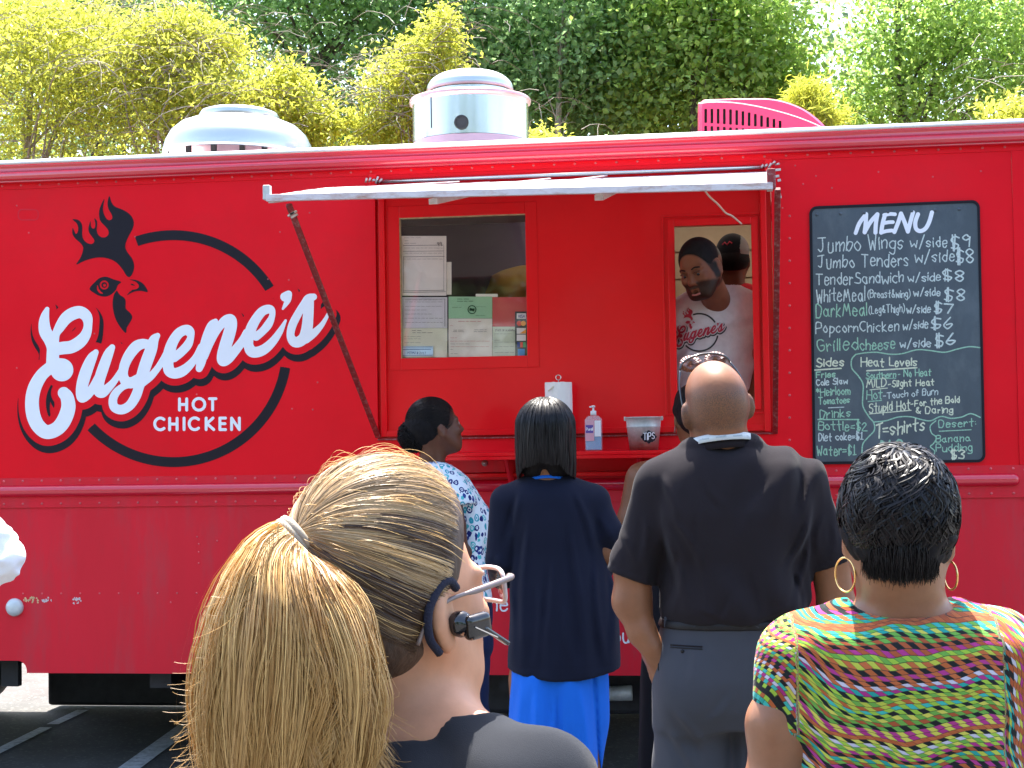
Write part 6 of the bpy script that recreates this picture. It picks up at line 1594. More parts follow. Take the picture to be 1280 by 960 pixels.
S_.loft([arow(576, 520, 552, .07), arow(583, 516, 566, .11), arow(596, 516, 584, .155), (arow(620, 522, 598, .17)), arow(645, 534, 609, .165), arow(668, 543, 612, .155), arow(690, 548, 606, .145), arow(720, 550, 608, .16), arow(756, 550, 614, .175)], k=.02, R=R2A, capr=.01)
S_.ell(q(592, 650, -.03), np.array([.07, .065, .065]), Rt, k=.04)
S_.cone(q(552, 597, -.09), q(576, 625, -.135), .060, .052, k=.03)
S_.cut(q(575, 628.5, -.3), (-ZU * 1.0 - CF * .0), 0) if False else None
pA, dA = q(577, 628.5, -.13), -ZU
sl, X, Y, Z = S_.grid(); dpt = (X - OA[0]) * CF[0] + (Y - OA[1]) * CF[1]
lim = pA[2]; S_.F = np.where(dpt < -.118, np.maximum(S_.F, lim - Z), S_.F).astype(np.float32)
folds(S_, .003, 10, 10, 8, 4); hemcut(S_, q(580, 747)[2], True, .004, 0, 18)
S_.build('top', 'patterned_top', wA)
J = A.vol(520, 730, 640, 960, .25, .25, .008, zmin=.04)
J.loft([arow(738, 556, 610, .15), arow(770, 553, 614, .165), arow(810, 556, 612, .165)], k=.02, R=R2A)
for dd in (-.085, .085): J.chain([q(583, 800, dd), q(585, 900, dd), q(583, 1000, dd), q(582, 1060, dd)], [.092, .075, .055, .05], k=.03)
folds(J, .004, 8, 8, 10, 6); hemcut(J, .05); J.build('jeans', 'denim', wA)
shoes('shoe', [q(583, 1075, -.09) * (1, 1, 0), q(583, 1075, .09) * (1, 1, 0)], wA, 75)
HV = A.vol(490, 485, 590, 585, .16, .16, .0045)
HV.ell(LA(0, -.016, .036), np.array([.081, .102, .094]) * .95, RA, k=.01); HV.ell(LA(0, -.062, .012), np.array([.066, .055, .068]) * .95, RA, k=.03)
HV.cut(LA(0, .030, .0), RA @ np.array([0, .90, -.46]), .012)
HV.op(lambda X, Y, Z: np.sqrt(sum(((a - b) ** 2 for a, b in zip((X, Y, Z), LA(.085, .002, -.012))))) - .030, LA(.085, 0, 0) - .05, LA(.085, 0, 0) + .05, .006, 'sub')
HV.disp(lambda x, y, z: .0022 * vnoise(x, y, z, 90, 3))
ha = HV.build('hair', 'hair_under', wA)
bn = q(518, 545, -.01); HV = Vol(bn - .12, bn + .12, .0045); HV.ell(bn, (.062, .058, .058), k=.01); HV.ell(bn + CR * .035 + ZU * .012, (.05, .05, .05), k=.03)
HV.disp(lambda x, y, z: .010 * vnoise(x, y, z, 34, 1) + .006 * vnoise(x, y, z, 80, 2)); bo = HV.build('bun', 'hair_under', ha)
g = np.random.default_rng(5); n = 1500; dr = g.normal(size=(n, 3)); dr /= np.linalg.norm(dr, axis=1, keepdims=True); K = 8
t_ = np.linspace(0, 1, K)[None, :, None]; rt_ = np.cross(dr, g.normal(size=(n, 3))); rt_ /= np.linalg.norm(rt_, axis=1, keepdims=True)
Cc = bn + (dr[:, None, :] * (.052 + .014 * np.sin(t_ * 3.1)) * np.cos(t_ * 1.0) + rt_[:, None, :] * .05 * np.sin(t_ * 1.0)) + snoise(n, K, .003, 3, g)
strands('bun_strands', Cc, .0010, 'hair_black', bo, tone=g.random(n))['kind'] = 'stuff'
n = 2200; th = g.uniform(.0, 1, n); sgn = g.choice([-1, 1], n)
dd_ = np.stack([g.uniform(-1, 1, n), .15 + .62 * g.random(n), g.uniform(-.35, 1, n)], 1); hl = dd_[:, 1] * .9 - dd_[:, 2] * .46; dd_ = dd_[hl < .42]; dd_ /= np.linalg.norm(dd_, axis=1, keepdims=True); n = len(dd_)
tg = RA.T @ (bn - OA); tg /= np.linalg.norm(tg); GG = geo(dd_, tg, 14, .93)
Lc_ = GG * np.array([.0825, .1035, .0955]) + np.array([0, -.016, .036]); Cc = OA + (Lc_ * .955) @ RA.T + snoise(n, 14, .0006, 1, g)
strands('hair_strands', Cc, .0010, 'hair_black', ha, tone=g.random(n))['kind'] = 'stuff'
eyes(LA, RA, wA, .95)

# ================================================================== woman in the black tank top
Dw = Who(6.15); q = Dw.q
wD = empty('person', base_at(Dw, 850), 'woman in a black sleeveless dress at the counter, half hidden behind the bald man', 'person', PG)
V = Dw.vol(760, 475, 960, 960, .25, .30, .0075, zmin=0)
OD = q(868, 522); RD = facing(-6, 0, 0)
LD = head(V, OD, RD, .95, neck=q(872, 572), nr=.050)
V.cone(q(862, 574), q(806, 594), .042, .052, k=.05); V.cone(q(884, 574), q(934, 594), .042, .052, k=.05)
V.loft(Dw.rows((590, 815, 930, .08), (640, 812, 932, .11), (700, 825, 920, .10), (780, 815, 930, .12)), k=.05, R=R2C)
V.chain([q(799, 600), q(788, 650), q(782, 700, .03), q(798, 690, .20)], [.055, .047, .040, .026], k=.03)
V.chain([q(940, 600), q(955, 650), q(958, 700, .03), q(945, 690, .20)], [.055, .047, .040, .026], k=.03)
hand(V, q(800, 690, .20), CF, -ZU, side=1, s=.9, curl=.4); hand(V, q(945, 690, .20), CF, -ZU, side=-1, s=.9, curl=.4)
for x in (845, 900): V.chain([q(x, 800), q(x, 930), q(x, 1045)], [.08, .055, .04], k=.03)
V.build('body', 'skin_brown', wD)
S_ = Dw.vol(780, 545, 960, 960, .25, .28, .0075, zmin=.25)
S_.loft(Dw.rows((568, 838, 906, .055), (582, 828, 916, .085), (605, 822, 922, .11), (650, 812, 932, .125), (700, 818, 926, .12), (770, 806, 938, .14), (850, 800, 942, .15), (960, 798, 944, .15), (1020, 796, 946, .15)), k=.02, R=R2C)
S_.ell(q(872, 560, -.0), (.055, .09, .045), facing(0), k=.01, mode='sub')
folds(S_, .004, 7, 7, 3, 4); S_.build('sleeveless_dress', 'black_cloth', wD)
shoes('shoe', [q(845, 1060) * (1, 1, 0), q(900, 1060) * (1, 1, 0)], wD, 0)
HV = Dw.vol(825, 470, 915, 585, .16, .16, .005)
HV.ell(LD(0, -.016, .040), (.084, .104, .098), RD, k=.01); HV.ell(LD(0, -.07, .0), (.07, .05, .07), RD, k=.03); HV.cut(LD(0, .05, .03), RD @ np.array([0, .9, -.40]), .01)
HV.disp(lambda x, y, z: .004 * vnoise(x, y, z, 40, 3)); HV.build('hair', 'hair_under', wD)
for e in (-1, 1): MB().tube([LD(e * .082, -.01, -.035), LD(e * .084, -.01, -.060)], .004, 6).build('earring', 'lips', wD)
# ================================================================== woman in the patterned dress
E_ = Who(2.53); q = E_.q
wE = empty('person', base_at(E_, 1125), 'woman with short wavy black hair, gold hoop earrings and a multicoloured striped dress', 'person', PG)
V = E_.vol(930, 550, 1330, 1000, .26, .26, .0055, zmin=.55)
OE = q(1122, 668); RE = facing(9, -4, 2)
LE = head(V, OE, RE, 1.0, neck=q(1128, 752, 0), nr=.063)
V.cone(q(1105, 785), q(1022, 822), .045, .050, k=.03); V.cone(q(1150, 785), q(1232, 822), .045, .050, k=.03)
V.loft(E_.rows((775, 1062, 1192, .055), (810, 1010, 1240, .08), (900, 1005, 1255, .10), (1000, 1000, 1260, .10), (1200, 990, 1270, .12), (1330, 985, 1275, .12)), k=.04, R=R2C)
V.chain([q(1010, 835), q(975, 905), q(968, 990), q(985, 1080, .10), q(1040, 1100, .24)], [.052, .048, .044, .036, .024], k=.03)
V.chain([q(1240, 835), q(1276, 905), q(1284, 990), q(1270, 1080, .10), q(1210, 1100, .24)], [.052, .048, .044, .036, .024], k=.03)
hand(V, q(1040, 1100, .24), CR * .5 + CF * .6, ZU, side=-1, curl=.5); hand(V, q(1210, 1100, .24), -CR * .5 + CF * .6, ZU, side=1, curl=.5)
V.build('body', 'skin_tan', wE)
def knit():
    m = cloth('patterned_dress_cloth', (.5, .5, .5), sheen=.1); nt = m.node_tree; N, L = nt.nodes, nt.links; b = N['Principled BSDF']
    def mth(op, a, b_=None, c=None):
        n_ = N.new('ShaderNodeMath'); n_.operation = op
        for i, x in enumerate((a, b_, c)):
            if x is None: continue
            if hasattr(x, 'links'): L.new(x, n_.inputs[i])
            else: n_.inputs[i].default_value = x
        return n_.outputs[0]
    at = N.new('ShaderNodeAttribute'); at.attribute_name = 'cu'; at2 = N.new('ShaderNodeAttribute'); at2.attribute_name = 'cv'
    cu, cv = at.outputs['Fac'], at2.outputs['Fac']
    tc = N.new('ShaderNodeTexCoord'); no = N.new('ShaderNodeTexNoise'); no.inputs['Scale'].default_value = 6; no.inputs['Detail'].default_value = 2; L.new(tc.outputs['Object'], no.inputs[0])
    cv = mth('ADD', cv, mth('MULTIPLY', no.outputs[0], .075))
    rv_ = mth('MULTIPLY', cv, 1 / .0064); row = mth('FLOOR', rv_); fr = mth('FRACT', rv_)
    cc = mth('MULTIPLY', cu, 1 / .0115); cc = mth('ADD', cc, mth('MULTIPLY', fr, .75)); cc = mth('ADD', cc, mth('MULTIPLY', row, .37)); col = mth('FLOOR', cc); fc = mth('FRACT', cc)
    def wn1(a, s_): 
        w = N.new('ShaderNodeTexWhiteNoise'); w.noise_dimensions = '1D'; L.new(mth('ADD', mth('MULTIPLY', a, 1.37), s_), w.inputs['W']); return w.outputs[0]
    alt = mth('LESS_THAN', mth('FRACT', mth('MULTIPLY', col, .5)), .25)
    pal = [(.33, .52, .05), (.02, .33, .28), (.62, .58, .09), (.010, .012, .012), (.44, .11, .03), (.15, .38, .06), (.40, .03, .20), (.55, .53, .62), (.05, .44, .38), (.50, .13, .04), (.010, .012, .012), (.48, .52, .06), (.42, .04, .22), (.40, .09, .03)]
    pal = [tuple(c * .86 + .01 for c in q_) for q_ in pal]
    def ramp(f):
        r = N.new('ShaderNodeValToRGB'); r.color_ramp.interpolation = 'CONSTANT'; e = r.color_ramp.elements; e[0].color = (*pal[0], 1); e[1].position = 1 / len(pal); e[1].color = (*pal[1], 1)
        for i in range(2, len(pal)): x = e.new(i / len(pal)); x.color = (*pal[i], 1)
        L.new(f, r.inputs[0]); return r.outputs[0]
    c1 = ramp(wn1(row, .3)); c2 = ramp(wn1(row, 9.1))
    mi = N.new('ShaderNodeMix'); mi.data_type = 'RGBA'; L.new(alt, mi.inputs[0]); L.new(c1, mi.inputs[6]); L.new(c2, mi.inputs[7])
    gap = mth('MAXIMUM', mth('LESS_THAN', fr, .13), mth('LESS_THAN', fc, .07))
    m2 = N.new('ShaderNodeMix'); m2.data_type = 'RGBA'; L.new(mth('MULTIPLY', gap, .8), m2.inputs[0]); L.new(mi.outputs[2], m2.inputs[6]); m2.inputs[7].default_value = (.02, .03, .03, 1)
    L.new(m2.outputs[2], b.inputs['Base Color'])
knit()
S_ = E_.vol(930, 740, 1330, 1000, .26, .26, .0052, zmin=.62)
drow = E_.rows((759, 1062, 1192, .060), (764, 1036, 1216, .078), (774, 1004, 1246, .098), (795, 982, 1268, .118), (830, 975, 1278, .130), (880, 982, 1280, .134), (960, 992, 1272, .13), (1060, 1000, 1262, .13), (1150, 985, 1278, .15), (1300, 975, 1290, .16))
S_.loft(drow, k=.02, R=R2C, capr=.008)
S_.cone(q(1080, 792), q(1015, 818), .052, .068, k=.05); S_.cone(q(1175, 792), q(1238, 818), .052, .068, k=.05)
slv = ((q(1010, 822), q(979, 912)), (q(1242, 822), q(1274, 912)))
for a, b in slv: S_.cone(a, b, .074, .054, k=.03)
S_.ell(q(1128, 752, -.02), (.084, .10, .022), facing(0), k=.012, mode='sub')
xl = lambda x, y: (x - OE[0]) * CR[0] + (y - OE[1]) * CR[1]
S_.disp(lambda x, y, z: .004 * np.sin((z - OE[2]) * 70 + 30 * np.abs(xl(x, y)) + vnoise(x, y, z, 9) * 2) * np.clip(vnoise(x, y, z, 5, 7) + .2, 0, 1) * np.exp(-((np.abs(xl(x, y)) - .17) / .06) ** 2))
folds(S_, .0035, 7, 7, 9, 12)
for i, (a, b) in enumerate(slv):
    d = (b - a) / np.linalg.norm(b - a); sl, X, Y, Z = S_.grid(np.minimum(a, b) - .1, np.maximum(a, b) + .1)
    pr = (X - b[0]) * d[0] + (Y - b[1]) * d[1] + (Z - b[2]) * d[2]; xx = xl(X, Y); side = (xx < -.176) if i == 0 else (xx > .182)
    S_.F[sl] = np.where(side, np.maximum(S_.F[sl], pr), S_.F[sl])
hemcut(S_, .64)
Vv, Ff = S_.arr()
xx = (Vv - OE) @ CR; zz_ = Vv[:, 2] - OE[2]
nb = wE.location; 
cv = zz_ * 1.0 - .10 * xx - .55 * np.maximum(0, -.02 - xx) ** 1.6 * 1.0 + .9 * np.maximum(0, xx) ** 2 - .35 * np.maximum(0, -xx - .13); cu = xx + .25 * zz_
rs = xx > .135; cv = np.where(rs, (xx - .135) * 1.0 + .25 * zz_ + .3 * (Vv - OE) @ CF, cv); cu = np.where(rs, zz_, cu)
ls = xx < -.175; cv = np.where(ls, zz_ * .8 + xx * .9, cv); cu = np.where(ls, (Vv - OE) @ CF - xx, cu)
mesh_np('dress', Vv, Ff, 'patterned_dress_cloth', wE, attr={'cu': cu, 'cv': cv})
MB().tube(catmull([q(1066 + 128 * t, 758 + 8 * math.sin(math.pi * t), -.062 * math.sin(math.pi * t)) for t in np.linspace(0, 1, 9)], 3), .0012, 5).build('neck_seam', 'black_cloth', wE)
# hair
HV = E_.vol(1035, 545, 1210, 745, .16, .16, .0042)
HV.ell(LE(0, -.012, .040), (.084, .106, .100), RE, k=.01); HV.ell(LE(0, -.062, -.010), (.066, .046, .060), RE, k=.03)
HV.ell(LE(-.060, -.02, .0), (.025, .05, .045), RE, k=.02); HV.ell(LE(.060, -.02, .0), (.025, .05, .045), RE, k=.02)
HV.cut(LE(0, .06, .02), RE @ np.array([0, .9, -.30]), .01)
HV.disp(lambda x, y, z: .005 * vnoise(x, y, z, 30, 3) + .003 * vnoise(x, y, z, 70, 4)); he = HV.build('hair', 'hair_under', wE)
g = np.random.default_rng(9)
def short_hair(n, K, seed, ell_c, ell_r, s_len, lift, wav, name, rad, cond, swirl=np.array([0.15, -.35, .92]), flow=None):
    g = np.random.default_rng(seed); d = g.normal(size=(n * 2, 3)); d /= np.linalg.norm(d, axis=1, keepdims=True); d = d[cond(d)][:n]; n = len(d)
    ccl = d.copy(); out = []; r = np.ones((n, 1)) * g.uniform(.97, 1.04, (n, 1)); ph = g.uniform(0, 6.28, (n, 1)); ln = g.uniform(.6, 1.25, (n, 1)) * s_len
    cl = np.floor(d * 3.6 + 10) ; hsh = (np.sin(cl @ np.array([12.9, 78.2, 37.7])) * 43758.5) % 1.0; ph = (hsh * 6.28)[:, None] + g.normal(size=(n, 1)) * .35
    sw = (np.sin(cl @ np.array([3.1, 8.2, 5.7]) * 17.3) * 9158.5) % 1.0
    for k in range(K):
        t = k / (K - 1); out.append(ell_c + ccl * ell_r * (r + lift * math.sin(t * 2.6)))
        f = flow(ccl) if flow else (-swirl + ccl * (ccl @ swirl)[:, None])
        sd = np.cross(ccl, f); f = f + sd * (wav * np.cos(ph + t * 7.5 * (.7 + .6 * sw[:, None])) + (sw[:, None] - .5) * .9)
        f -= ccl * (f * ccl).sum(1, keepdims=True); f /= np.linalg.norm(f, axis=1, keepdims=True) + 1e-6
        ccl = ccl + f * ln / K; ccl /= np.linalg.norm(ccl, axis=1, keepdims=True)
    return np.stack(out, 1), g
ec, er = np.array([0, -.014, .036]), np.array([.086, .108, .101])
cond = lambda d: (d[:, 1] * .9 - d[:, 2] * .30 < .55) & (d[:, 2] > -.62) & ~((np.abs(d[:, 0]) > .80) & (d[:, 2] < -.25) & (d[:, 1] > -.15))
Cl, g = short_hair(6800, 12, 31, ec, er, 1.0, .075, 1.35, 'x', 1, cond)
Cc = OE + Cl @ RE.T
ribbons('hair_strands', Cc, ((Cl - ec) / er) @ RE.T, g.uniform(.0009, .0018, len(Cc)), 'hair_black', he, tone=g.random(len(Cc)), roll=.5, taper=(1, 1, .3))['kind'] = 'stuff'
n = 2600; d = np.stack([g.uniform(-.80, .80, n), g.uniform(-1, -.42, n), g.uniform(-.70, -.30, n)], 1); d /= np.linalg.norm(d, axis=1, keepdims=True)
tt = np.linspace(0, 1, 7)[None, :, None]; st0 = ec + d * er * np.array([.84, .99, 1.02]); zend = (-.070 + g.normal(size=n) * .005 + .012 * np.abs(d[:, 0]) )[:, None, None]; Cl = st0[:, None, :] + tt * np.array([0, .010, 0]) + tt * np.array([0, 0, 1.]) * (zend - st0[:, 2][:, None, None]) - tt * (1 - tt) * np.array([0, .025, 0]) + snoise(n, 7, .0018, 1.5, g)
strands('nape_strands', OE + Cl @ RE.T, .0010, 'hair_black', he, tone=g.random(n) * .5)['kind'] = 'stuff'
def hoop(c, r, yaw, parent, name='hoop_earring'):
    R = facing(yaw); pts = [c + R[:, 0] * r * .9 * math.sin(t) + ZU * r * math.cos(t) for t in np.linspace(0, 2 * math.pi, 30)]
    MB().tube(pts, .0017, 8, cap=False).build(name, 'gold', parent)
hoop(LE(-.081, -.004, -.062) + (0, 0, -.004), .027, 62, wE); hoop(LE(.081, -.004, -.060) + (0, 0, -.002), .022, 74, wE)

# ================================================================== blonde woman in front
F_ = Who(1.74); q = F_.q
wF = empty('person', base_at(F_, 520), 'woman with a long blonde ponytail, pale glasses and a black earpiece, closest to the camera', 'person', PG)
HS = 1.0
OF = q(499, 757); RF = facing(50, 8, 2)
V = Vol(OF + (-.30, -.30, -.75), OF + (.36, .30, .20), .0048)
LF = head(V, OF, RF, HS, neck=q(504, 892, .01), nr=.052, jaw=.92, ears=False)
for e in (-1, 1):
    Re = RF @ np.array([[math.cos(.5 * e), math.sin(.5 * e), 0], [-math.sin(.5 * e), math.cos(.5 * e), 0], [0, 0, 1]]).T
    V.ell(LF(e * .082, -.004, -.002), (.0105, .021, .034), Re, k=.008); V.ell(LF(e * .082, -.002, -.030), (.009, .011, .013), Re, k=.006); V.ell(LF(e * .094, .004, .002), (.009, .011, .020), Re, k=.004, mode='sub')
RtF = facing(50); R2F = np.array([[RtF[0, 0], RtF[0, 1]], [RtF[1, 0], RtF[1, 1]]])
shc = q(512, 905, .01)
def frow(v, a, b, yo=0): c = q(516, v) + RtF[:, 1] * yo; return (c[2], c[0], c[1], a, b)
shR, shL = shc + RtF[:, 0] * .200 - ZU * .048, shc - RtF[:, 0] * .185 - ZU * .055
V.cone(shc + RtF[:, 0] * .03 - ZU * .008, shR, .050, .048, k=.05); V.cone(shc - RtF[:, 0] * .03 - ZU * .008, shL, .050, .048, k=.05)
V.loft([frow(915, .08, .07), frow(950, .15, .09), (frow(1010, .165, .10)), frow(1150, .14, .10), frow(1350, .13, .10), frow(1500, .16, .11), frow(1600, .16, .11)], k=.05, R=R2F)
V.chain([shR, shR + RtF[:, 0] * .035 - ZU * .26, shR + RtF[:, 0] * .0 + RtF[:, 1] * .20 - ZU * .30], [.048, .040, .030], k=.03)
V.chain([shL, shL - RtF[:, 0] * .035 - ZU * .26, shL + RtF[:, 1] * .20 - ZU * .30], [.048, .040, .030], k=.03)
hand(V, shR + RtF[:, 1] * .20 - ZU * .30, RtF[:, 1], -RtF[:, 0], side=1, curl=.5)
V.build('body', 'skin_fair', wF)
S_ = Vol(shc + (-.36, -.36, -.62), shc + (.36, .36, .06), .0055)
S_.loft([frow(903, .07, .06), frow(915, .11, .085), frow(930, .155, .105), frow(960, .19, .118), frow(1020, .195, .125), frow(1150, .17, .125), frow(1350, .165, .13), frow(1550, .19, .14)], k=.02, R=R2F)
S_.cone(shc + RtF[:, 0] * .05 - ZU * .012, shR, .055, .064, k=.05); S_.cone(shc - RtF[:, 0] * .05 - ZU * .012, shL, .055, .064, k=.05)
S_.cone(shR, shR + RtF[:, 0] * .035 - ZU * .16, .064, .060, k=.03); S_.cone(shL, shL - RtF[:, 0] * .035 - ZU * .16, .064, .060, k=.03)
S_.ell(shc + (0, 0, .012) + RtF[:, 1] * .035, (.128, .118, .066), RtF, k=.01, mode='sub')
S_.disp(lambda x, y, z: .0030 * np.sin(90 * z + 40 * ((x - shR[0]) * CR[0] + (y - shR[1]) * CR[1]) + 3 * vnoise(x, y, z, 8)) * np.clip(vnoise(x, y, z, 9, 3) + .3, 0, 1)); folds(S_, .004, 8, 8, 12, 31)
S_.build('tee_shirt', 'dark_tee', wF)
tp = [shc + RtF @ np.array([.066 * math.cos(t), .062 * math.sin(t) - .005, 0]) + ZU * (.012 + .020 * math.sin(t) * -1) for t in np.linspace(0, 2 * math.pi, 50)]
MB().tube(tp, .0013, 6, cap=False).build('necklace', 'silver', wF)
TR_ = Vol(np.array([wF.location[0] - .3, wF.location[1] - .3, .03]), np.array([wF.location[0] + .3, wF.location[1] + .3, .95]), .012)
bl_ = np.array(wF.location); bl_[2] = 0
TR_.loft([(.70, bl_[0], bl_[1], .17, .13), (.93, bl_[0], bl_[1], .15, .12)], R=R2F, k=.02)
for e in (-1, 1): TR_.chain([bl_ + RtF[:, 0] * e * .085 + ZU * .8, bl_ + RtF[:, 0] * e * .09 + ZU * .45, bl_ + RtF[:, 0] * e * .09 + ZU * .06], [.09, .07, .055], k=.03)
hemcut(TR_, .04); TR_.build('trousers', 'denim', wF); shoes('shoe', [bl_ + RtF[:, 0] * .09, bl_ - RtF[:, 0] * .09], wF, 50)
# hair cap and strands swept to the tie
hc_, hr_ = np.array([0, -.014, .042]) * HS, np.array([.092, .119, .124]) * HS
HV = Vol(OF - .2, OF + .2, .0048)
HV.ell(OF + RF @ hc_, hr_ * .985, RF, k=.01); HV.ell(LF(0, -.060, -.020), np.array([.058, .044, .046]) * HS, RF, k=.035)
HV.cut(LF(0, .006, .0), RF @ np.array([0, .88, -.48]), .010); HV.cut(LF(0, 0, -.066), -RF[:, 2], .01)
HV.op(lambda X, Y, Z: np.sqrt(sum(((a - b) ** 2 for a, b in zip((X, Y, Z), LF(.088, .010, -.016))))) - .040, LF(.085, 0, 0) - .06, LF(.085, 0, 0) + .06, .008, 'sub')
hf = HV.build('hair', mat('hair_under_brown', (.060, .032, .018), rough=.6, var=.5, vscale=60, bump=.8, bscale=120, bdist=.003, stretch=(1, 1, .3)), wF)
g = np.random.default_rng(17)
T_l = np.array([0, -.112, .098]) * HS; tdir = (T_l - hc_) / hr_; tdir /= np.linalg.norm(tdir)
N1 = 30000
d = g.normal(size=(N1 * 3, 3)); d /= np.linalg.norm(d, axis=1, keepdims=True)
hlv = d[:, 1] * .90 - d[:, 2] * .50
isear = (d[:, 0] > .55) & (d[:, 2] < -.22) & (d[:, 1] > -.16)
ok = (hlv < .17) & (d[:, 2] > -.80) & ~isear; d = d[ok]; hlv = hlv[ok]
wgt = g.random(len(d)) < np.clip(.35 + .65 * (hlv > -.05) + .4 * (d[:, 2] < -.45), 0, 1); d = d[wgt][:N1]; N1 = len(d); K = 12
GG = geo(d, tdir, K, .985)
t_ = np.linspace(0, 1, K)[None, :, None]
lay = g.uniform(.992, 1.018, (N1, 1, 1)) + .014 * np.sin(t_ * 3.14) * g.random((N1, 1, 1))
NG = 230; gi = g.normal(size=(NG, 3)); gi /= np.linalg.norm(gi, axis=1, keepdims=True); own = np.argmax(d @ gi.T, 1)
clump = (g.normal(size=NG) * .010)[own][:, None, None]; gt = g.normal(size=NG)
GG = GG * (1 - .55 * np.sin(t_ * 3.14) ** 1 * .5) + geo(gi[own], tdir, K, .985) * (.55 * .5 * np.sin(t_ * 3.14)); GG /= np.linalg.norm(GG, axis=2, keepdims=True)
Lc_ = hc_ + GG * hr_ * (lay + clump * np.sin(t_ * 3.14))
Lc_ = Lc_ + snoise(N1, K, .0005, 1.0, g, 1)
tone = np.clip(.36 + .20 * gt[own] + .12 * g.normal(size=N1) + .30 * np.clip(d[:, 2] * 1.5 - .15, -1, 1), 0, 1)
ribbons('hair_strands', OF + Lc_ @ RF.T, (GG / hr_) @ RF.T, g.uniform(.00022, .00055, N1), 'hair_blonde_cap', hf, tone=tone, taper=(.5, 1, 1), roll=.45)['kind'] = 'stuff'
Tw = OF + RF @ T_l
print('tie px', pix(Tw))
# tie
uT, vT, dT = pix(Tw)
axT = (-CR * .70 - CF * .30 - ZU * .52); axT /= np.linalg.norm(axT)
aa = np.cross(axT, ZU); aa /= np.linalg.norm(aa); bb_ = np.cross(aa, axT)
for k_i, off in enumerate((-.003, .003, .009)):
    pts = [Tw + axT * (.008 + off) + aa * .0235 * math.cos(t) + bb_ * .0255 * math.sin(t) for t in np.linspace(0, 2 * math.pi, 30)]
    if k_i == 0: tie = MB().tube(pts, .0048, 8, cap=False).build('hair_tie', mat('tie_cloth', (.34, .29, .22), rough=.85, bump=.3, bscale=500), wF)
    else: MB().tube(pts, .0052, 8, cap=False).build('hair_tie', 'tie_cloth', wF)
# ponytail
dtail = dT - .02
vt = np.array([640, 662, 690, 720, 765, 820, 880, 950, 1050, 1130.]); lt = np.array([346, 332, 312, 292, 272, 260, 255, 258, 274, 302.]); rt_ = np.array([362, 384, 400, 422, 450, 470, 480, 474, 445, 410.])
hk = np.array([.016, .026, .036, .046, .056, .063, .066, .064, .052, .030])
N2 = 30000; K = 17; NL = 150
la = g.uniform(0, 6.28, NL); lr = g.random(NL) ** .42; LA_, LB_ = np.cos(la) * lr, np.sin(la) * lr
lend = np.where(LA_ > .25, g.uniform(850, 1040, NL), g.uniform(940, 1130, NL)); lend = np.where(g.random(NL) < .12, g.uniform(800, 930, NL), lend)
lph, lfr, lam = g.uniform(0, 6.28, NL), g.uniform(3.5, 8, NL), g.uniform(.3, 1.5, NL); ltone = np.clip(.5 + .33 * g.normal(size=NL), 0, 1); lcur = np.where(LA_ > .2, g.uniform(.4, 1.3, NL), g.uniform(0, .5, NL)); lcf = g.uniform(9, 17, NL)
li = g.integers(0, NL, N2); sa_, sb_ = g.normal(size=N2) * .11, g.normal(size=N2) * .13
tt = np.linspace(0, 1, K)[None, :]
cv_ = (1 - .75 * tt ** 1.5)
a_ = LA_[li][:, None] + sa_[:, None] * cv_ * 1.2 + .05 * np.sin(tt * 6 + lph[li][:, None]); b_ = LB_[li][:, None] + sb_[:, None] * cv_
vend = lend[li] + g.normal(size=N2) * 22
v00 = vT + 4 + 17 * a_[:, :1]; u00 = uT - 8 + 17 * a_[:, :1]
vv = v00 + (vend[:, None] - v00) * tt ** 1.25
arch = np.sin(np.minimum(1, tt * 3.6) * math.pi) * 7; sb0 = np.clip(tt * 4.5, 0, 1); sb0 = 1 - (1 - sb0) ** 2
ll, rr_ = np.interp(vv, vt, lt), np.interp(vv, vt, rt_); hh_ = np.interp(vv, vt, hk)
wig = (lam[li] * 7)[:, None] * np.sin(tt * lfr[li][:, None] + lph[li][:, None]) * tt + g.normal(size=(N2, 1)) * 2.5 * np.sin(tt * g.uniform(4, 11, (N2, 1)) + g.uniform(0, 6.28, (N2, 1))) * tt
curl = (lcur[li] * 13)[:, None] * np.clip(tt - .42, 0, 1) * 1.9
phc = lph[li][:, None] + g.normal(size=(N2, 1)) * .25; frc = lcf[li][:, None]
uu = u00 * (1 - sb0) + ((ll + rr_) / 2 + (rr_ - ll) / 2 * a_) * sb0 + wig + curl * np.sin(tt * frc + phc)
vv2 = vv - arch * np.clip(a_ * -.6 + .5, 0, 1) + curl * np.cos(tt * frc + phc)
dd = dtail - .045 * np.minimum(1, tt * 3) - hh_ * b_ + curl * .0007 * np.cos(tt * frc + phc + 1)
def Qv(u, v, d): return CAM + (FW + RT * ((u - 640) / FPX)[..., None] + UP * ((480 - v) / FPX)[..., None]) * d[..., None]
Cc = Qv(uu, vv2, dd)
tone = np.clip(.5 + .7 * (ltone[li] - .5) + .11 * g.normal(size=N2) - .20 * LA_[li], 0, 1)
nrm_ = CR[None, None, :] * (a_ * 1.0)[:, :, None] - CF[None, None, :] * (b_ + .25)[:, :, None] + ZU[None, None, :] * .15
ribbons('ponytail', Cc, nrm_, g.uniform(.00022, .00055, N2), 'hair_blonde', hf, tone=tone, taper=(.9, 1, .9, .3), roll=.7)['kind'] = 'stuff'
lo = Q(215, 1140, dtail); 
PV = Vol(np.minimum(Q(215, 1140, dtail + .1), Q(215, 1140, dtail - .2)) - .04, np.maximum(Q(520, 650, dtail + .1), Q(520, 650, dtail - .2)) + .04, .006)
rw = []
for v_, l_, r_, h_ in zip(vt[3:-1], lt[3:-1], rt_[3:-1], hk[3:-1]):
    c = Q((l_ + r_) / 2, v_, dtail - .045); rw.append((c[2], c[0], c[1], (r_ - l_) / 2 / (FPX / dtail) * .72, h_ * .62))
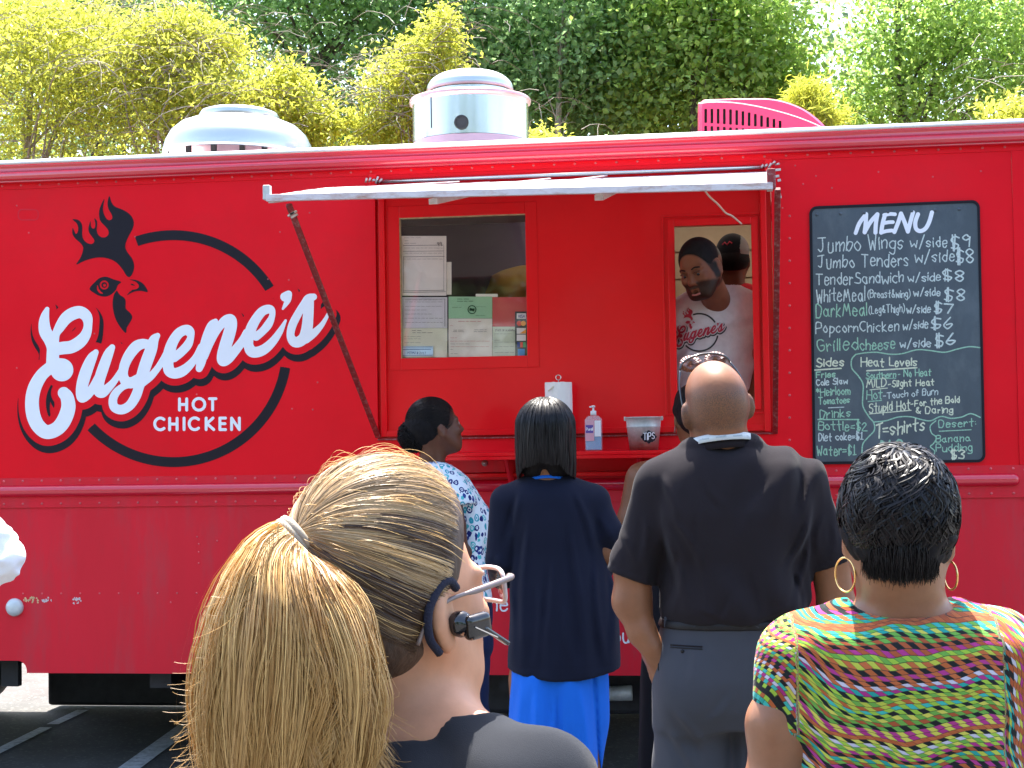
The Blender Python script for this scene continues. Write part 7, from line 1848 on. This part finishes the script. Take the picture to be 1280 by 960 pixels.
PV.loft(rw, R=R2C, k=.01); PV.disp(lambda x, y, z: .006 * vnoise(x * 60, y * 60, z * 5, 1, 2)); PV.build('ponytail_core', 'hair_under_blonde', hf)
# loose hairs
n = 230; K = 14; tt = np.linspace(0, 1, K)[None, :]
v0_ = g.uniform(650, 940, n)[:, None]; side = g.random(n) < .75
u_s = np.where(side[:, None], np.interp(v0_, vt, lt) + 12, np.interp(v0_, vt, rt_) - 20)
sgn = np.where(side, -1, 1)[:, None]; ln = g.uniform(14, 62, n)[:, None]
pw_ = g.uniform(1.3, 2.6, (n, 1)); uu = u_s + sgn * ln * tt ** pw_ + 6 * np.sin(tt * g.uniform(3, 9, (n, 1)) + g.uniform(0, 6, (n, 1))) * tt
v2 = v0_ + g.uniform(60, 190, (n, 1)) * tt * (1 - .35 * tt * g.uniform(0, 2, (n, 1)))
Cc = Qv(uu, v2, np.full_like(uu, dtail - .05) + g.normal(size=(n, 1)) * .02)
strands('loose_hairs', Cc, .00034, 'hair_blonde', hf, tone=np.full(n, .6), taper=(1, .4))['kind'] = 'stuff'
n = 260; dl = g.normal(size=(n * 4, 3)); dl /= np.linalg.norm(dl, axis=1, keepdims=True); dl = dl[(dl[:, 1] * .9 - dl[:, 2] * .5 < .3) & (dl[:, 2] > -.5)][:n]; n = len(dl)
GG = geo(dl, tdir, 10, .35) * (1.02 + .05 * np.sin(np.linspace(0, 1, 10) * 2.8)[None, :, None] * g.random((n, 1, 1)) * 2)
strands('loose_hairs', OF + (hc_ + GG * hr_ + snoise(n, 10, .0016, .9, g, 1)) @ RF.T, .00028, 'hair_blonde', hf, tone=np.full(n, .7))['kind'] = 'stuff'
# glasses
gl_ = empty('glasses', (0, 0, 0)); gl_.parent = wF; gl_.location = tuple(LF(0, .11, 0) - wloc(wF))
for e in (-1, 1):
    rim = [LF(e * .034 + .027 * np.sign(math.cos(t)) * abs(math.cos(t)) ** .6, .108 - .008 * abs(math.cos(t)) , .004 + .019 * np.sign(math.sin(t)) * abs(math.sin(t)) ** .6) for t in np.linspace(0, 2 * math.pi, 40)]
    MB().tube(rim, .0027, 8, cap=False).build('rim', 'clear_frame', gl_)
    cpt = LF(e * .034, .110, .008); mb = MB(); rr = rim[:-1]
    for i in range(len(rr)): mb.poly([cpt, rr[i], rr[(i + 1) % len(rr)]], True)
    mb.build('lens', 'window_glass', gl_)
    tp = catmull([LF(e * .063, .106, .016), LF(e * .074, .098, .017), LF(e * .083, .05, .016), LF(e * .087, .0, .014), LF(e * .086, -.028, -.004), LF(e * .082, -.040, -.024)], 5)
    MB().tube(tp, [.0036] * 12 + [.0024] * (len(tp) - 12), 8).build('temple', 'clear_frame' if e < 0 else mat('temple_grey', (.20, .15, .14), rough=.3, spec=.6), gl_)
MB().tube([LF(-.008, .114, .012), LF(0, .117, .014), LF(.008, .114, .012)], .0025, 6).build('bridge', 'clear_frame', gl_)
# earpiece
ep = empty('earpiece', (0, 0, 0)); ep.parent = wF; ep.location = tuple(LF(.09, 0, 0) - wloc(wF))
hk_ = catmull([LF(.084, .016, .024), LF(.089, .004, .035), LF(.091, -.012, .031), LF(.091, -.028, .010), LF(.089, -.029, -.018), LF(.086, -.016, -.038)], 5)
MB().tube(hk_, .0048, 8).build('ear_hook', mat('hook_fuzz', (.012, .013, .03), rough=.95, bump=.8, bscale=400), ep)
MB().lathe(LF(.088, .010, -.012), [(.0135, 0), (.0140, .008), (.0115, .013), (.0001, .018)], 24, ax=(RF[:, 1], RF[:, 2], RF[:, 0])).build('ear_pad', 'glossy_black', ep)
BX = Vol(LF(.10, .03, -.01) - .06, LF(.10, .03, -.01) + .06, .0022)
bc = LF(.103, .024, -.016); BX.op(lambda X, Y, Z: (lambda p: np.sqrt(sum(np.maximum(np.abs(p[i]) - h_, 0) ** 2 for i, h_ in enumerate((.001, .010, .007)))) - .0065)([(X - bc[0]) * RF[0, i] + (Y - bc[1]) * RF[1, i] + (Z - bc[2]) * RF[2, i] for i in range(3)]), bc - .04, bc + .04)
BX.build('casing', 'glossy_black', ep)
MB().bar(LF(.108, .028, -.018), LF(.104, .062, -.044), .005, .008, up=RF[:, 0]).build('boom', 'glossy_black', ep, .002)
MB().bar(LF(.1122, .014, -.014), LF(.1100, .044, -.032), .0012, .0012, up=RF[:, 0]).build('boom_line', 'silver', ep)

# ================================================================== person in white at the left edge
G_ = Who(3.6); q = G_.q
wG = empty('person', base_at(G_, -80), 'person in a crumpled white shirt, only a sleeve showing at the left edge', 'person', PG)
V = G_.vol(-260, 420, 70, 960, .3, .35, .009, zmin=0)
OG = q(-90, 505); RG = facing(-30); LG = head(V, OG, RG, 1.0, neck=q(-90, 570))
V.loft(G_.rows((580, -150, -48, .08), (640, -165, -40, .10), (760, -165, -55, .10), (860, -170, -55, .11)), k=.04, R=R2C)
V.chain([q(-48, 618), q(-20, 690), q(-60, 750, .12)], [.05, .042, .03], k=.03); V.chain([q(-152, 610), q(-180, 700), q(-160, 760, .12)], [.05, .042, .03], k=.03)
hand(V, q(-60, 750, .12), CF - ZU * .4, -CR, side=1); 
for x in (-145, -88): V.chain([q(x, 880), q(x, 1130), q(x, 1370)], [.09, .065, .045], k=.03)
V.build('body', 'skin_tan', wG)
S_ = G_.vol(-260, 560, 70, 900, .3, .35, .007)
S_.loft(G_.rows((575, -125, -55, .07), (590, -155, -36, .10), (640, -172, -24, .13), (760, -175, -44, .13), (880, -180, -44, .14)), k=.02, R=R2C)
S_.cone(q(-52, 616), q(-32, 672), .066, .062, k=.04); S_.cone(q(-22, 680), q(-9, 694), .070, .066, k=.02); S_.cone(q(-9, 694), q(-26, 716, .03), .066, .055, k=.02); S_.cone(q(-150, 608), q(-178, 690), .07, .066, k=.04)
folds(S_, .012, 16, 16, 20, 3); S_.disp(lambda x, y, z: .008 * np.abs(vnoise(x, y, z, 32, 9))); S_.build('white_shirt', 'white_shirt', wG)
T_ = G_.vol(-260, 860, 40, 960, .3, .3, .012, zmin=.04)
T_.loft(G_.rows((870, -175, -48, .12), (930, -180, -46, .13)), R=R2C)
for x in (-145, -88): T_.chain([q(x, 900), q(x, 1130), q(x, 1350)], [.10, .08, .065], k=.03)
hemcut(T_, .04); T_.build('trousers', 'grey_trousers', wG); shoes('shoe', [q(-145, 1400) * (1, 1, 0), q(-88, 1400) * (1, 1, 0)], wG, 0)
HV = Vol(OG - .16, OG + .18, .008); HV.ell(LG(0, -.014, .042), (.083, .105, .097), RG); HV.cut(LG(0, .04, .03), RG @ np.array([0, .9, -.4]), .01); HV.build('hair', 'hair_under', wG)
# ================================================================== vendor leaning in the serving window
Vn = Who(7.12); q = Vn.q
wV = empty('person', (*P(890, 600, .25)[:2], .74), 'vendor with a short beard in a grey printed tee shirt, leaning in the serving window', 'person')
V = Vn.vol(800, 285, 975, 640, .50, .30, .0052, zmin=.75)
OV = Q(876, 337, 6.82); RV = facing(214, -20, 8)
LV = head(V, OV, RV, 1.07, neck=q(893, 378, -.08), nr=.056, open_mouth=.008, jaw=1.08)
V.cone(q(888, 378, -.02), q(852, 392), .045, .048, k=.04); V.cone(q(900, 376, -.02), q(938, 386, .02), .045, .048, k=.04)
V.loft(Vn.rows((390, 860, 930, .08), (430, 835, 940, .11), (520, 838, 938, .11), (640, 840, 935, .12), (760, 838, 938, .12)), k=.04, R=R2C)
V.chain([q(941, 396, .02), q(948, 450, -.01), q(944, 486, -.02), q(930, 508, -.12)], [.056, .046, .042, .030], k=.03)
V.chain([q(848, 405), q(838, 470, .02), q(850, 520, -.08)], [.056, .044, .03], k=.03)
hand(V, q(930, 508, -.12), -CF - ZU * .2, -ZU, side=1, curl=.4); hand(V, q(850, 520, -.08), -CF, -ZU, side=-1, curl=.4)
for x in (868, 912): V.chain([q(x, 740), q(x, 800)], [.085, .07], k=.03)
Vb, Fb = V.arr(); lp_ = (Vb - OV) @ RV / 1.07
x_, y_, z_ = np.abs(lp_[:, 0]), lp_[:, 1], lp_[:, 2]; sst = lambda a, b, v: np.clip((v - a) / (b - a), 0, 1)
hairm = sst(.004, -.004, (y_ - .062) * .92 - (z_ - .056) * .38) * (1 - sst(.070, .074, x_) * sst(.036, .030, z_)) * sst(-.075, -.060, z_ + .2 * (y_ + .1))
jaw_ = sst(-.030, -.042, z_ + .25 * (.06 - y_)) * (1 - sst(.020, .016, x_) * sst(-.074, -.068, z_) * sst(.06, .065, y_)) * sst(-.125, -.115, z_) * sst(-.02, -.005, y_)
stache = sst(.032, .028, x_) * sst(-.038, -.042, z_) * sst(-.056, -.052, z_) * sst(.075, .08, y_); side_ = sst(.050, .056, x_) * sst(.0, .008, y_) * sst(.036, .028, y_) * sst(.030, .02, z_) * sst(-.05, -.04, z_)
mk_ = np.clip(np.maximum.reduce([hairm, jaw_ * .9, stache * .85, side_]), 0, 1); mk_[np.linalg.norm(Vb - OV, axis=1) > .17] = 0
masked_skin('skin_bearded', (.17, .062, .033), (.006, .005, .005), .9, 1.0, 500); M['skin_bearded'].node_tree.nodes['Principled BSDF'].inputs['Specular IOR Level'].default_value = .15
HV = Vol(OV - .17, OV + .17, .0045); HV.ell(LV(0, -.012, .038), np.array([.0772, .1, .0915]) * 1.07, RV, k=.01); HV.cut(LV(0, .060, .056), RV @ np.array([0, .92, -.38]), .004); HV.op(lambda X, Y, Z: np.sqrt(sum(((a - b) ** 2 for a, b in zip((X, Y, Z), LV(.082, .0, -.006))))) - .038, OV - .12, OV + .12, .004, 'sub'); HV.op(lambda X, Y, Z: np.sqrt(sum(((a - b) ** 2 for a, b in zip((X, Y, Z), LV(-.082, .0, -.006))))) - .038, OV - .12, OV + .12, .004, 'sub'); HV.cut(LV(0, 0, -.05), -RV[:, 2], .004); HV.build('hair', 'hair_under', wV)
mesh_np('body', Vb, Fb, 'skin_bearded', wV, attr={'stubble': mk_})
for e in (-1, 1):
    c_ = LV(e * .031, .0790, .002); MB().lathe(c_, [(.0128 * math.cos(t), .0128 * math.sin(t)) for t in np.linspace(-1.5, 1.5, 9)], 14, ax=(RV[:, 0], RV[:, 2], RV[:, 1])).build('eye', mat('eye_shaded', (.30, .25, .22), rough=.3) if e < 0 else 'eye_shaded', wV)
    gz = RV[:, 1] * .93 - RV[:, 2] * .22 - RV[:, 0] * .12; gz /= np.linalg.norm(gz); MB().lathe(c_ + gz * .0121, [(.0068, 0), (.004, .0013), (.0001, .0017)], 14, ax=(RV[:, 0], np.cross(RV[:, 0], gz), gz)).build('iris', 'eye_dark', wV)
    MB().tube(catmull([LV(e * .018, .0930, .008), LV(e * .031, .0965, .0135), LV(e * .045, .0880, .009)], 4), .0034, 6).build('eyelid', 'skin_dark', wV)
S_ = Vn.vol(800, 360, 985, 700, .40, .30, .0052)
S_.loft(Vn.rows((352, 876, 914, .055, -.04), (358, 866, 926, .078, -.03), (369, 852, 938, .102, -.01), (392, 838, 946, .125), (440, 833, 944, .130), (500, 834, 940, .135), (580, 832, 942, .14), (690, 830, 945, .145)), k=.02, R=R2C)
S_.cone(q(886, 376, -.02), q(852, 392), .055, .064, k=.05); S_.cone(q(902, 374, -.02), q(942, 386, .02), .055, .066, k=.05)
S_.cone(q(943, 388, .02), q(950, 428, -.005), .066, .060, k=.01); S_.cone(q(850, 394), q(840, 436, .01), .066, .060, k=.01)
S_.ell(q(889, 348, -.09), (.062, .09, .050), facing(0), k=.01, mode='sub')
S_.disp(lambda x, y, z: .006 * np.sin(55 * z - 38 * ((x - OV[0]) * CR[0] + (y - OV[1]) * CR[1]) + 3 * vnoise(x, y, z, 7)) * np.clip(vnoise(x, y, z, 5, 3) + .35, 0, 1)); folds(S_, .005, 8, 8, 6, 23)
tee = S_.build('tee_shirt', 'grey_tee', wV)
bvv = bvh_of(tee)
def surfplace(bv, off, fu, fv):
    def f(u, v):
        out = []
        for a, b in zip(u, v):
            p = surf(bv, fu(a), fv(b), off); out.append(p if p is not None else Q(fu(a), fv(b), 7.0))
        return np.array(out)
    return f
fu = lambda u: 874 + (u - 216.8) * .165; fv = lambda v: 415.5 + (v - 435.8) * .165
mat('print_red', (.42, .03, .06), rough=.8); mat('print_black', (.03, .03, .035), rough=.8)
us, vs2 = np.arange(U0_, U1_ + 1.6, 1.6), np.arange(V0_, V1_ + 1.6, 1.6)
_, _, D2 = field2(ST, U0_, U1_, V0_, V1_, 1.6); n0, n1 = D2.shape; us, vs2 = us[:n0], vs2[:n1]
_, _, Ds2 = field2([s - np.array([-1.9, -6.0, 0]) for s in ST], U0_, U1_, V0_, V1_, 1.6)
b2 = np.maximum(Ds2 - 11.7, -(D2 - 7.0)); Ug, Vg = us[:, None], vs2[None, :]
rr_ = np.hypot(Ug - 216.8, Vg - 435.8); an = np.degrees(np.arctan2(Vg - 435.8, Ug - 216.8))
b2 = np.minimum(b2, np.minimum(np.maximum(np.abs(rr_ - 141.8) - 6.2, angcut(-109, -32)), np.maximum(np.maximum(np.abs(rr_ - 141.8) - 6.2, angcut(9.5, 136.5)), -(D2 - 8.7))))
r2 = D2.copy()
for pg in (comb, eye, beak, watt): r2 = np.minimum(r2, polyfield(us, vs2, cr(D_, pg)))
fill2(us, vs2, b2, surfplace(bvv, .0025, fu, fv), 'shirt_print', 'print_black', tee); fill2(us, vs2, r2, surfplace(bvv, .0032, fu, fv), 'shirt_print', 'print_red', tee)
for e in (-1, 1): MB().tube(catmull([LV(e * .014, .098, .024), LV(e * .030, .096, .030), LV(e * .048, .080, .024)], 4), [.0030] * 8 + [.0015], 6).build('eyebrow', 'hair_under', wV)
MB().tube(catmull([LV(-.018, .093, -.076), LV(0, .098, -.078), LV(.018, .093, -.076)], 4), .0050, 6).build('lower_lip', 'lips', wV)
T_ = Vn.vol(800, 680, 985, 860, .3, .3, .012, zmin=.80); T_.loft(Vn.rows((685, 832, 942, .13), (740, 836, 940, .13)), R=R2C)
for x in (866, 912): T_.chain([q(x, 730), q(x, 830)], [.09, .07], k=.03)
hemcut(T_, .84); T_.build('trousers', 'black_cloth', wV)
# ------------------------------------------------------------------ second worker in a cap
Hn = Who(7.95); q = Hn.q
wH = empty('person', (*P(925, 600, 1.1)[:2], .74), 'worker in a black and grey mesh cap and red shirt, behind the vendor', 'person')
V = Hn.vol(850, 290, 1000, 640, .3, .3, .008, zmin=.75); OH = q(916, 326); RH = facing(10, 0, 0); LH = head(V, OH, RH, 1.0, neck=q(918, 372))
V.loft(Hn.rows((385, 880, 950, .09), (450, 875, 955, .11), (600, 880, 952, .11), (720, 880, 952, .12)), R=R2C, k=.04); V.cone(q(880, 392), q(872, 470), .05, .04, k=.03); V.cone(q(955, 392), q(962, 470), .05, .04, k=.03)
V.build('body', 'skin_dark', wH)
S_ = Hn.vol(840, 340, 1000, 640, .3, .3, .008, zmin=.80); S_.loft(Hn.rows((355, 900, 938, .06), (364, 880, 958, .09), (385, 870, 966, .12), (450, 870, 962, .13), (640, 872, 960, .13), (740, 872, 960, .13)), R=R2C, k=.03); folds(S_, .004, 8, 8, 5, 3); S_.build('red_shirt', 'red_cloth', wH)
HV = Vol(OH - .2, OH + .2, .006); HV.ell(LH(0, -.008, .046), (.082, .103, .090), RH, k=.01); HV.ell(LH(0, -.05, .030), (.074, .078, .080), RH, k=.02); HV.cut(LH(0, 0, .002), (0, 0, -1), .004); cp_ = HV.copy(); HV.build('cap', 'black_cloth', wH)
HV.build('cap_mesh', mat('cap_mesh', (.16, .15, .15), rough=.9), wH) if False else None
HV2 = Vol(OH - .2, OH + .2, .006); HV2.ell(LH(0, -.008, .046), (.0835, .1045, .0915), RH, k=.01); HV2.ell(LH(0, -.05, .030), (.0755, .0795, .0815), RH, k=.02); HV2.cut(LH(0, 0, .010), (0, 0, -1), .002); HV2.cut(LH(.038, 0, 0), -RH[:, 0], .002); mat('cap_mesh', (.20, .19, .18), rough=.9); HV2.build('cap_mesh', 'cap_mesh', wH)
HB = Vol(OH - .2, OH + .2, .007); HB.ell(LH(0, -.014, .010), (.083, .100, .085), RH); HB.ell(LH(0, -.052, .010), (.074, .078, .072), RH, k=.02); HB.cut(LH(0, 0, .034), RH[:, 2]); HB.cut(LH(0, .04, 0), RH[:, 1]); HB.build('hair', 'hair_under', wH)
bvc = bvh_of([o for o in wH.children if o.name.startswith('cap') and 'mesh' not in o.name][0])
pts = [surf(bvc, u, v, .002) for u, v in ((903, 306), (906, 303), (909, 306), (912, 302), (915, 304))]; pts = [p for p in pts if p is not None]
if len(pts) > 2: MB().tube(pts, .004, 5).build('cap_emblem', 'print_red', wH)
# ------------------------------------------------------------------ worker in yellow bending, seen through the window
Yn = Who(7.9); q = Yn.q
wY = empty('person', (*P(660, 600, 1.0)[:2], .74), 'worker in a mustard yellow shirt bending forward inside, seen through the left window', 'person')
V = Yn.vol(560, 320, 800, 640, .35, .35, .010, zmin=.75)
OY = q(720, 372); RY = facing(75, -40, 0); head(V, OY, RY, 1.0, neck=q(692, 362)); V.chain([q(690, 364), q(650, 375), q(624, 425), q(625, 520)], [.05, .08, .09, .09], k=.03)
V.chain([q(680, 380, -.12), q(690, 440, -.14), q(720, 450, -.14)], [.045, .036, .028], k=.02)
for dd in (-.08, .08): V.chain([q(625, 520, dd), q(628, 620, dd), q(630, 720, dd)], [.09, .07, .06], k=.02)
V.build('body', 'skin_dark', wY)
S_ = Yn.vol(540, 310, 760, 580, .35, .35, .008); S_.chain([q(683, 362), q(662, 366), q(640, 374), q(622, 430), q(622, 540)], [.085, .125, .135, .125, .12], k=.05); S_.cone(q(672, 375, -.12), q(686, 415, -.15), .06, .05, k=.03)
folds(S_, .008, 9, 9, 9, 3); S_.build('yellow_shirt', 'mustard', wY)

# ================================================================== things on the counter
def onshelf(u, Y): p = P(u, 563, Y); return np.array([p[0], Y, ZSH])
c = onshelf(699.5, -.12); s_ = FPX / pix(c)[2]
pt = empty('paper_towel_roll', c, 'white paper towel roll standing on a wire holder behind the woman in the cardigan', 'paper towel')
hz = P(699, 478, -.12)[2] - ZSH
mat('tissue', (.78, .78, .77), rough=.95, bump=.6, bscale=90, bdist=.002, var=.04)
mb = MB(); Rr = 16.8 / s_
mb.lathe(c, [(.019, .012), (Rr, .012), (Rr * 1.01, hz * .5), (Rr, hz - .002), (Rr * .96, hz), (.019, hz), (.019, .012)], 40)
mb.v = [(x + .0016 * math.sin(z * 60 + x * 90), y + .0016 * math.sin(z * 45), z + .0012 * math.sin(x * 160)) for x, y, z in mb.v]; mb.build('roll', 'tissue', pt)
MB().tube([c + (0, 0, .0), c + (0, 0, hz + .010)] + [c + (.011 * math.sin(t), 0, hz + .021 - .011 * math.cos(t)) for t in np.linspace(0, 6.0, 14)], .0022, 6).build('wire_loop', 'steel', pt)
MB().lathe(c, [(.0001, 0), (.062, 0), (.062, .006), (.0001, .008)], 28).build('holder_base', 'steel', pt)
MB().tube([P(685, 489, -.12 - Rr), P(692, 483, -.12 - Rr)], .003, 5).build('torn_edge', 'string', pt)
# sanitizer
c = onshelf(742.5, -.17); s_ = FPX / pix(c)[2]; w2 = 10.6 / s_; hb_ = 45.0 / s_
bo_ = empty('sanitizer_bottle', c, 'clear pump bottle of blue hand sanitizer beside the metal tip bucket', 'hand sanitizer')
def rbox(name, cx, cy, z0_, z1_, hw, hd, m, parent, top=0):
    V = Vol(np.array([cx - hw - .01, cy - hd - .01, z0_ - .01]), np.array([cx + hw + .01, cy + hd + .01, z1_ + .02]), .002)
    sl, X, Y, Z = V.grid(); r = .006
    def f(X, Y, Z):
        tz = np.clip((Z - (z1_ - top)) / max(top, 1e-4), 0, 1) if top else 0 * Z
        a = np.maximum(np.abs(X - cx) - (hw - r) * (1 - .45 * tz), 0); b = np.maximum(np.abs(Y - cy) - (hd - r) * (1 - .3 * tz), 0); c_ = np.maximum(np.abs(Z - (z0_ + z1_) / 2) - (z1_ - z0_) / 2 + r, 0)
        return np.sqrt(a * a + b * b + c_ * c_) - r
    V.F = f(X, Y, Z).astype(np.float32); return V.build(name, m, parent, relax=0)
def clear(name, tint, al, rough=.06):
    m = bpy.data.materials.new(name); M[name] = m; m.use_nodes = True; N, L = m.node_tree.nodes, m.node_tree.links; b = N['Principled BSDF']
    b.inputs['Base Color'].default_value = (*tint, 1); b.inputs['Roughness'].default_value = rough; b.inputs['Alpha'].default_value = al; b.inputs['Coat Weight'].default_value = .3
clear('bottle_plastic', (.70, .76, .86), .30); clear('blue_gel', (.06, .36, .66), .8)
rbox('plastic_body', c[0], c[1], ZSH + .001, ZSH + hb_ * .98, w2, .020, 'bottle_plastic', bo_, top=.016)
rbox('gel', c[0], c[1], ZSH + .004, ZSH + hb_ * .50, w2 - .003, .017, 'blue_gel', bo_)
mat('label_pink', (.62, .34, .42), rough=.5); mat('label_purple', (.10, .06, .30), rough=.5); mat('label_white', (.75, .78, .82), rough=.5)
lb = MB().box((c[0] - w2 * .96, c[1] - .0222, ZSH + hb_ * .28), (c[0] + w2 * .10, c[1] - .0205, ZSH + hb_ * .86)).build('label', 'label_pink', bo_)
MB().box((c[0] - w2 * .88, c[1] - .0228, ZSH + hb_ * .50), (c[0] + w2 * .0, c[1] - .0224, ZSH + hb_ * .72)).build('label_field', 'label_purple', bo_)
px0, px1 = pix((c[0] - w2 * .82, c[1] - .023, ZSH + hb_ * .57)), pix((c[0] - w2 * .05, c[1] - .023, ZSH + hb_ * .57))
Lx = textline('Purell', px0[0], px0[1], px1[0], px1[1], 3.4, .28, random.Random(1), 0); a, b, Fx = field2(Lx, px0[0] - 2, px1[0] + 2, px0[1] - 6, px0[1] + 3, .12); fill2(a, b, Fx, wallplace(c[1] - .0232), 'label_lettering', 'label_white', lb)
MB().box((c[0] + w2 * .16, c[1] - .0215, ZSH + hb_ * .40), (c[0] + w2 * .9, c[1] - .0205, ZSH + hb_ * .84)).build('back_label', 'label_white', bo_)
zc_ = ZSH + hb_ * .99
MB().lathe((c[0], c[1], zc_), [(.0001, 0), (.0125, 0), (.0125, .017), (.0105, .019), (.0045, .020), (.0040, .034), (.0001, .034)], 20).build('pump_collar', 'label_white', bo_)
MB().lathe((c[0], c[1], zc_ + .033), [(.0001, 0), (.0075, 0), (.0080, .004), (.0065, .008), (.0001, .009)], 16).bar((c[0], c[1], zc_ + .038), (c[0] - .012, c[1] - .024, zc_ + .035), .006, .005).build('pump_head', 'label_white', bo_)
# bucket
c = onshelf(805, -.15); s_ = FPX / pix(c)[2]; rb, rt2, hh = 17.5 / s_, 22.5 / s_, 41 / s_
bk = empty('tip_bucket', c, 'small galvanised metal bucket with a black TIPS label on the counter', 'bucket')
th = .0016
MB().lathe(c, [(.0001, .002), (rb, .002), (rb + .001, .0), (rb + (rt2 - rb) * .70, hh * .70), (rb + (rt2 - rb) * .72 + .0018, hh * .715), (rb + (rt2 - rb) * .74, hh * .73), (rt2 - .001, hh - .003), (rt2 + .0022, hh - .002), (rt2 + .0026, hh + .001), (rt2, hh + .0025), (rt2 - .003, hh), (rb - .002, .006), (.0001, .006)], 48).build('pail', 'galv', bk)
for e in (-1, 1): MB().box(c + (e * (rt2 + .002) - .004, -.006, hh - .014), c + (e * (rt2 + .002) + .004, .006, hh + .004)).build('handle_ear', 'galv', bk, .001)
hp = [c + ((rt2 + .006) * math.cos(t), .012 + .035 * math.sin(t), hh - .004 + .002 * math.sin(t)) for t in np.linspace(0, math.pi, 16)]
MB().tube(hp, .0018, 6).build('handle', 'galv', bk)
uu_, vv_ = np.arange(797, 822, .25), np.arange(534, 556, .25); Ul, Vl = uu_[:, None], vv_[None, :]
lab = np.minimum(rrect(uu_, vv_, 803, 541.5, 819, 551, 1.5), np.minimum(rrect(uu_, vv_, 805, 539.8, 817, 552.6, 1.5), np.minimum(np.hypot(Ul - 811, Vl - 540.2) - 2.2, np.hypot(Ul - 811, Vl - 552.3) - 2.2)))
lab = np.minimum(lab, np.minimum(np.hypot(Ul - 803, Vl - 546.2) - 2.0, np.hypot(Ul - 819, Vl - 546.2) - 2.0))
pail = [o for o in bk.children if o.name.startswith('pail')][0]; bvb = bvh_of(pail)
lo_ = fill2(uu_, vv_, lab, surfplace(bvb, .0012, lambda u: u, lambda v: v), 'label', 'black_vinyl', bk)
Lx = textline('TIPS', 804.3, 550, 817.8, 548.6, 7.6, .55, random.Random(2), .1); a, b, Fx = field2(Lx, 801, 821, 537, 555, .2); fill2(a, b, Fx, surfplace(bvb, .0020, lambda u: u, lambda v: v), 'label_lettering', 'label_white', lo_)
print('script seconds', round(time.time() - T00, 1), 'tris', sum(len(o.data.polygons) * 2 for o in bpy.data.objects if o.type == 'MESH'))
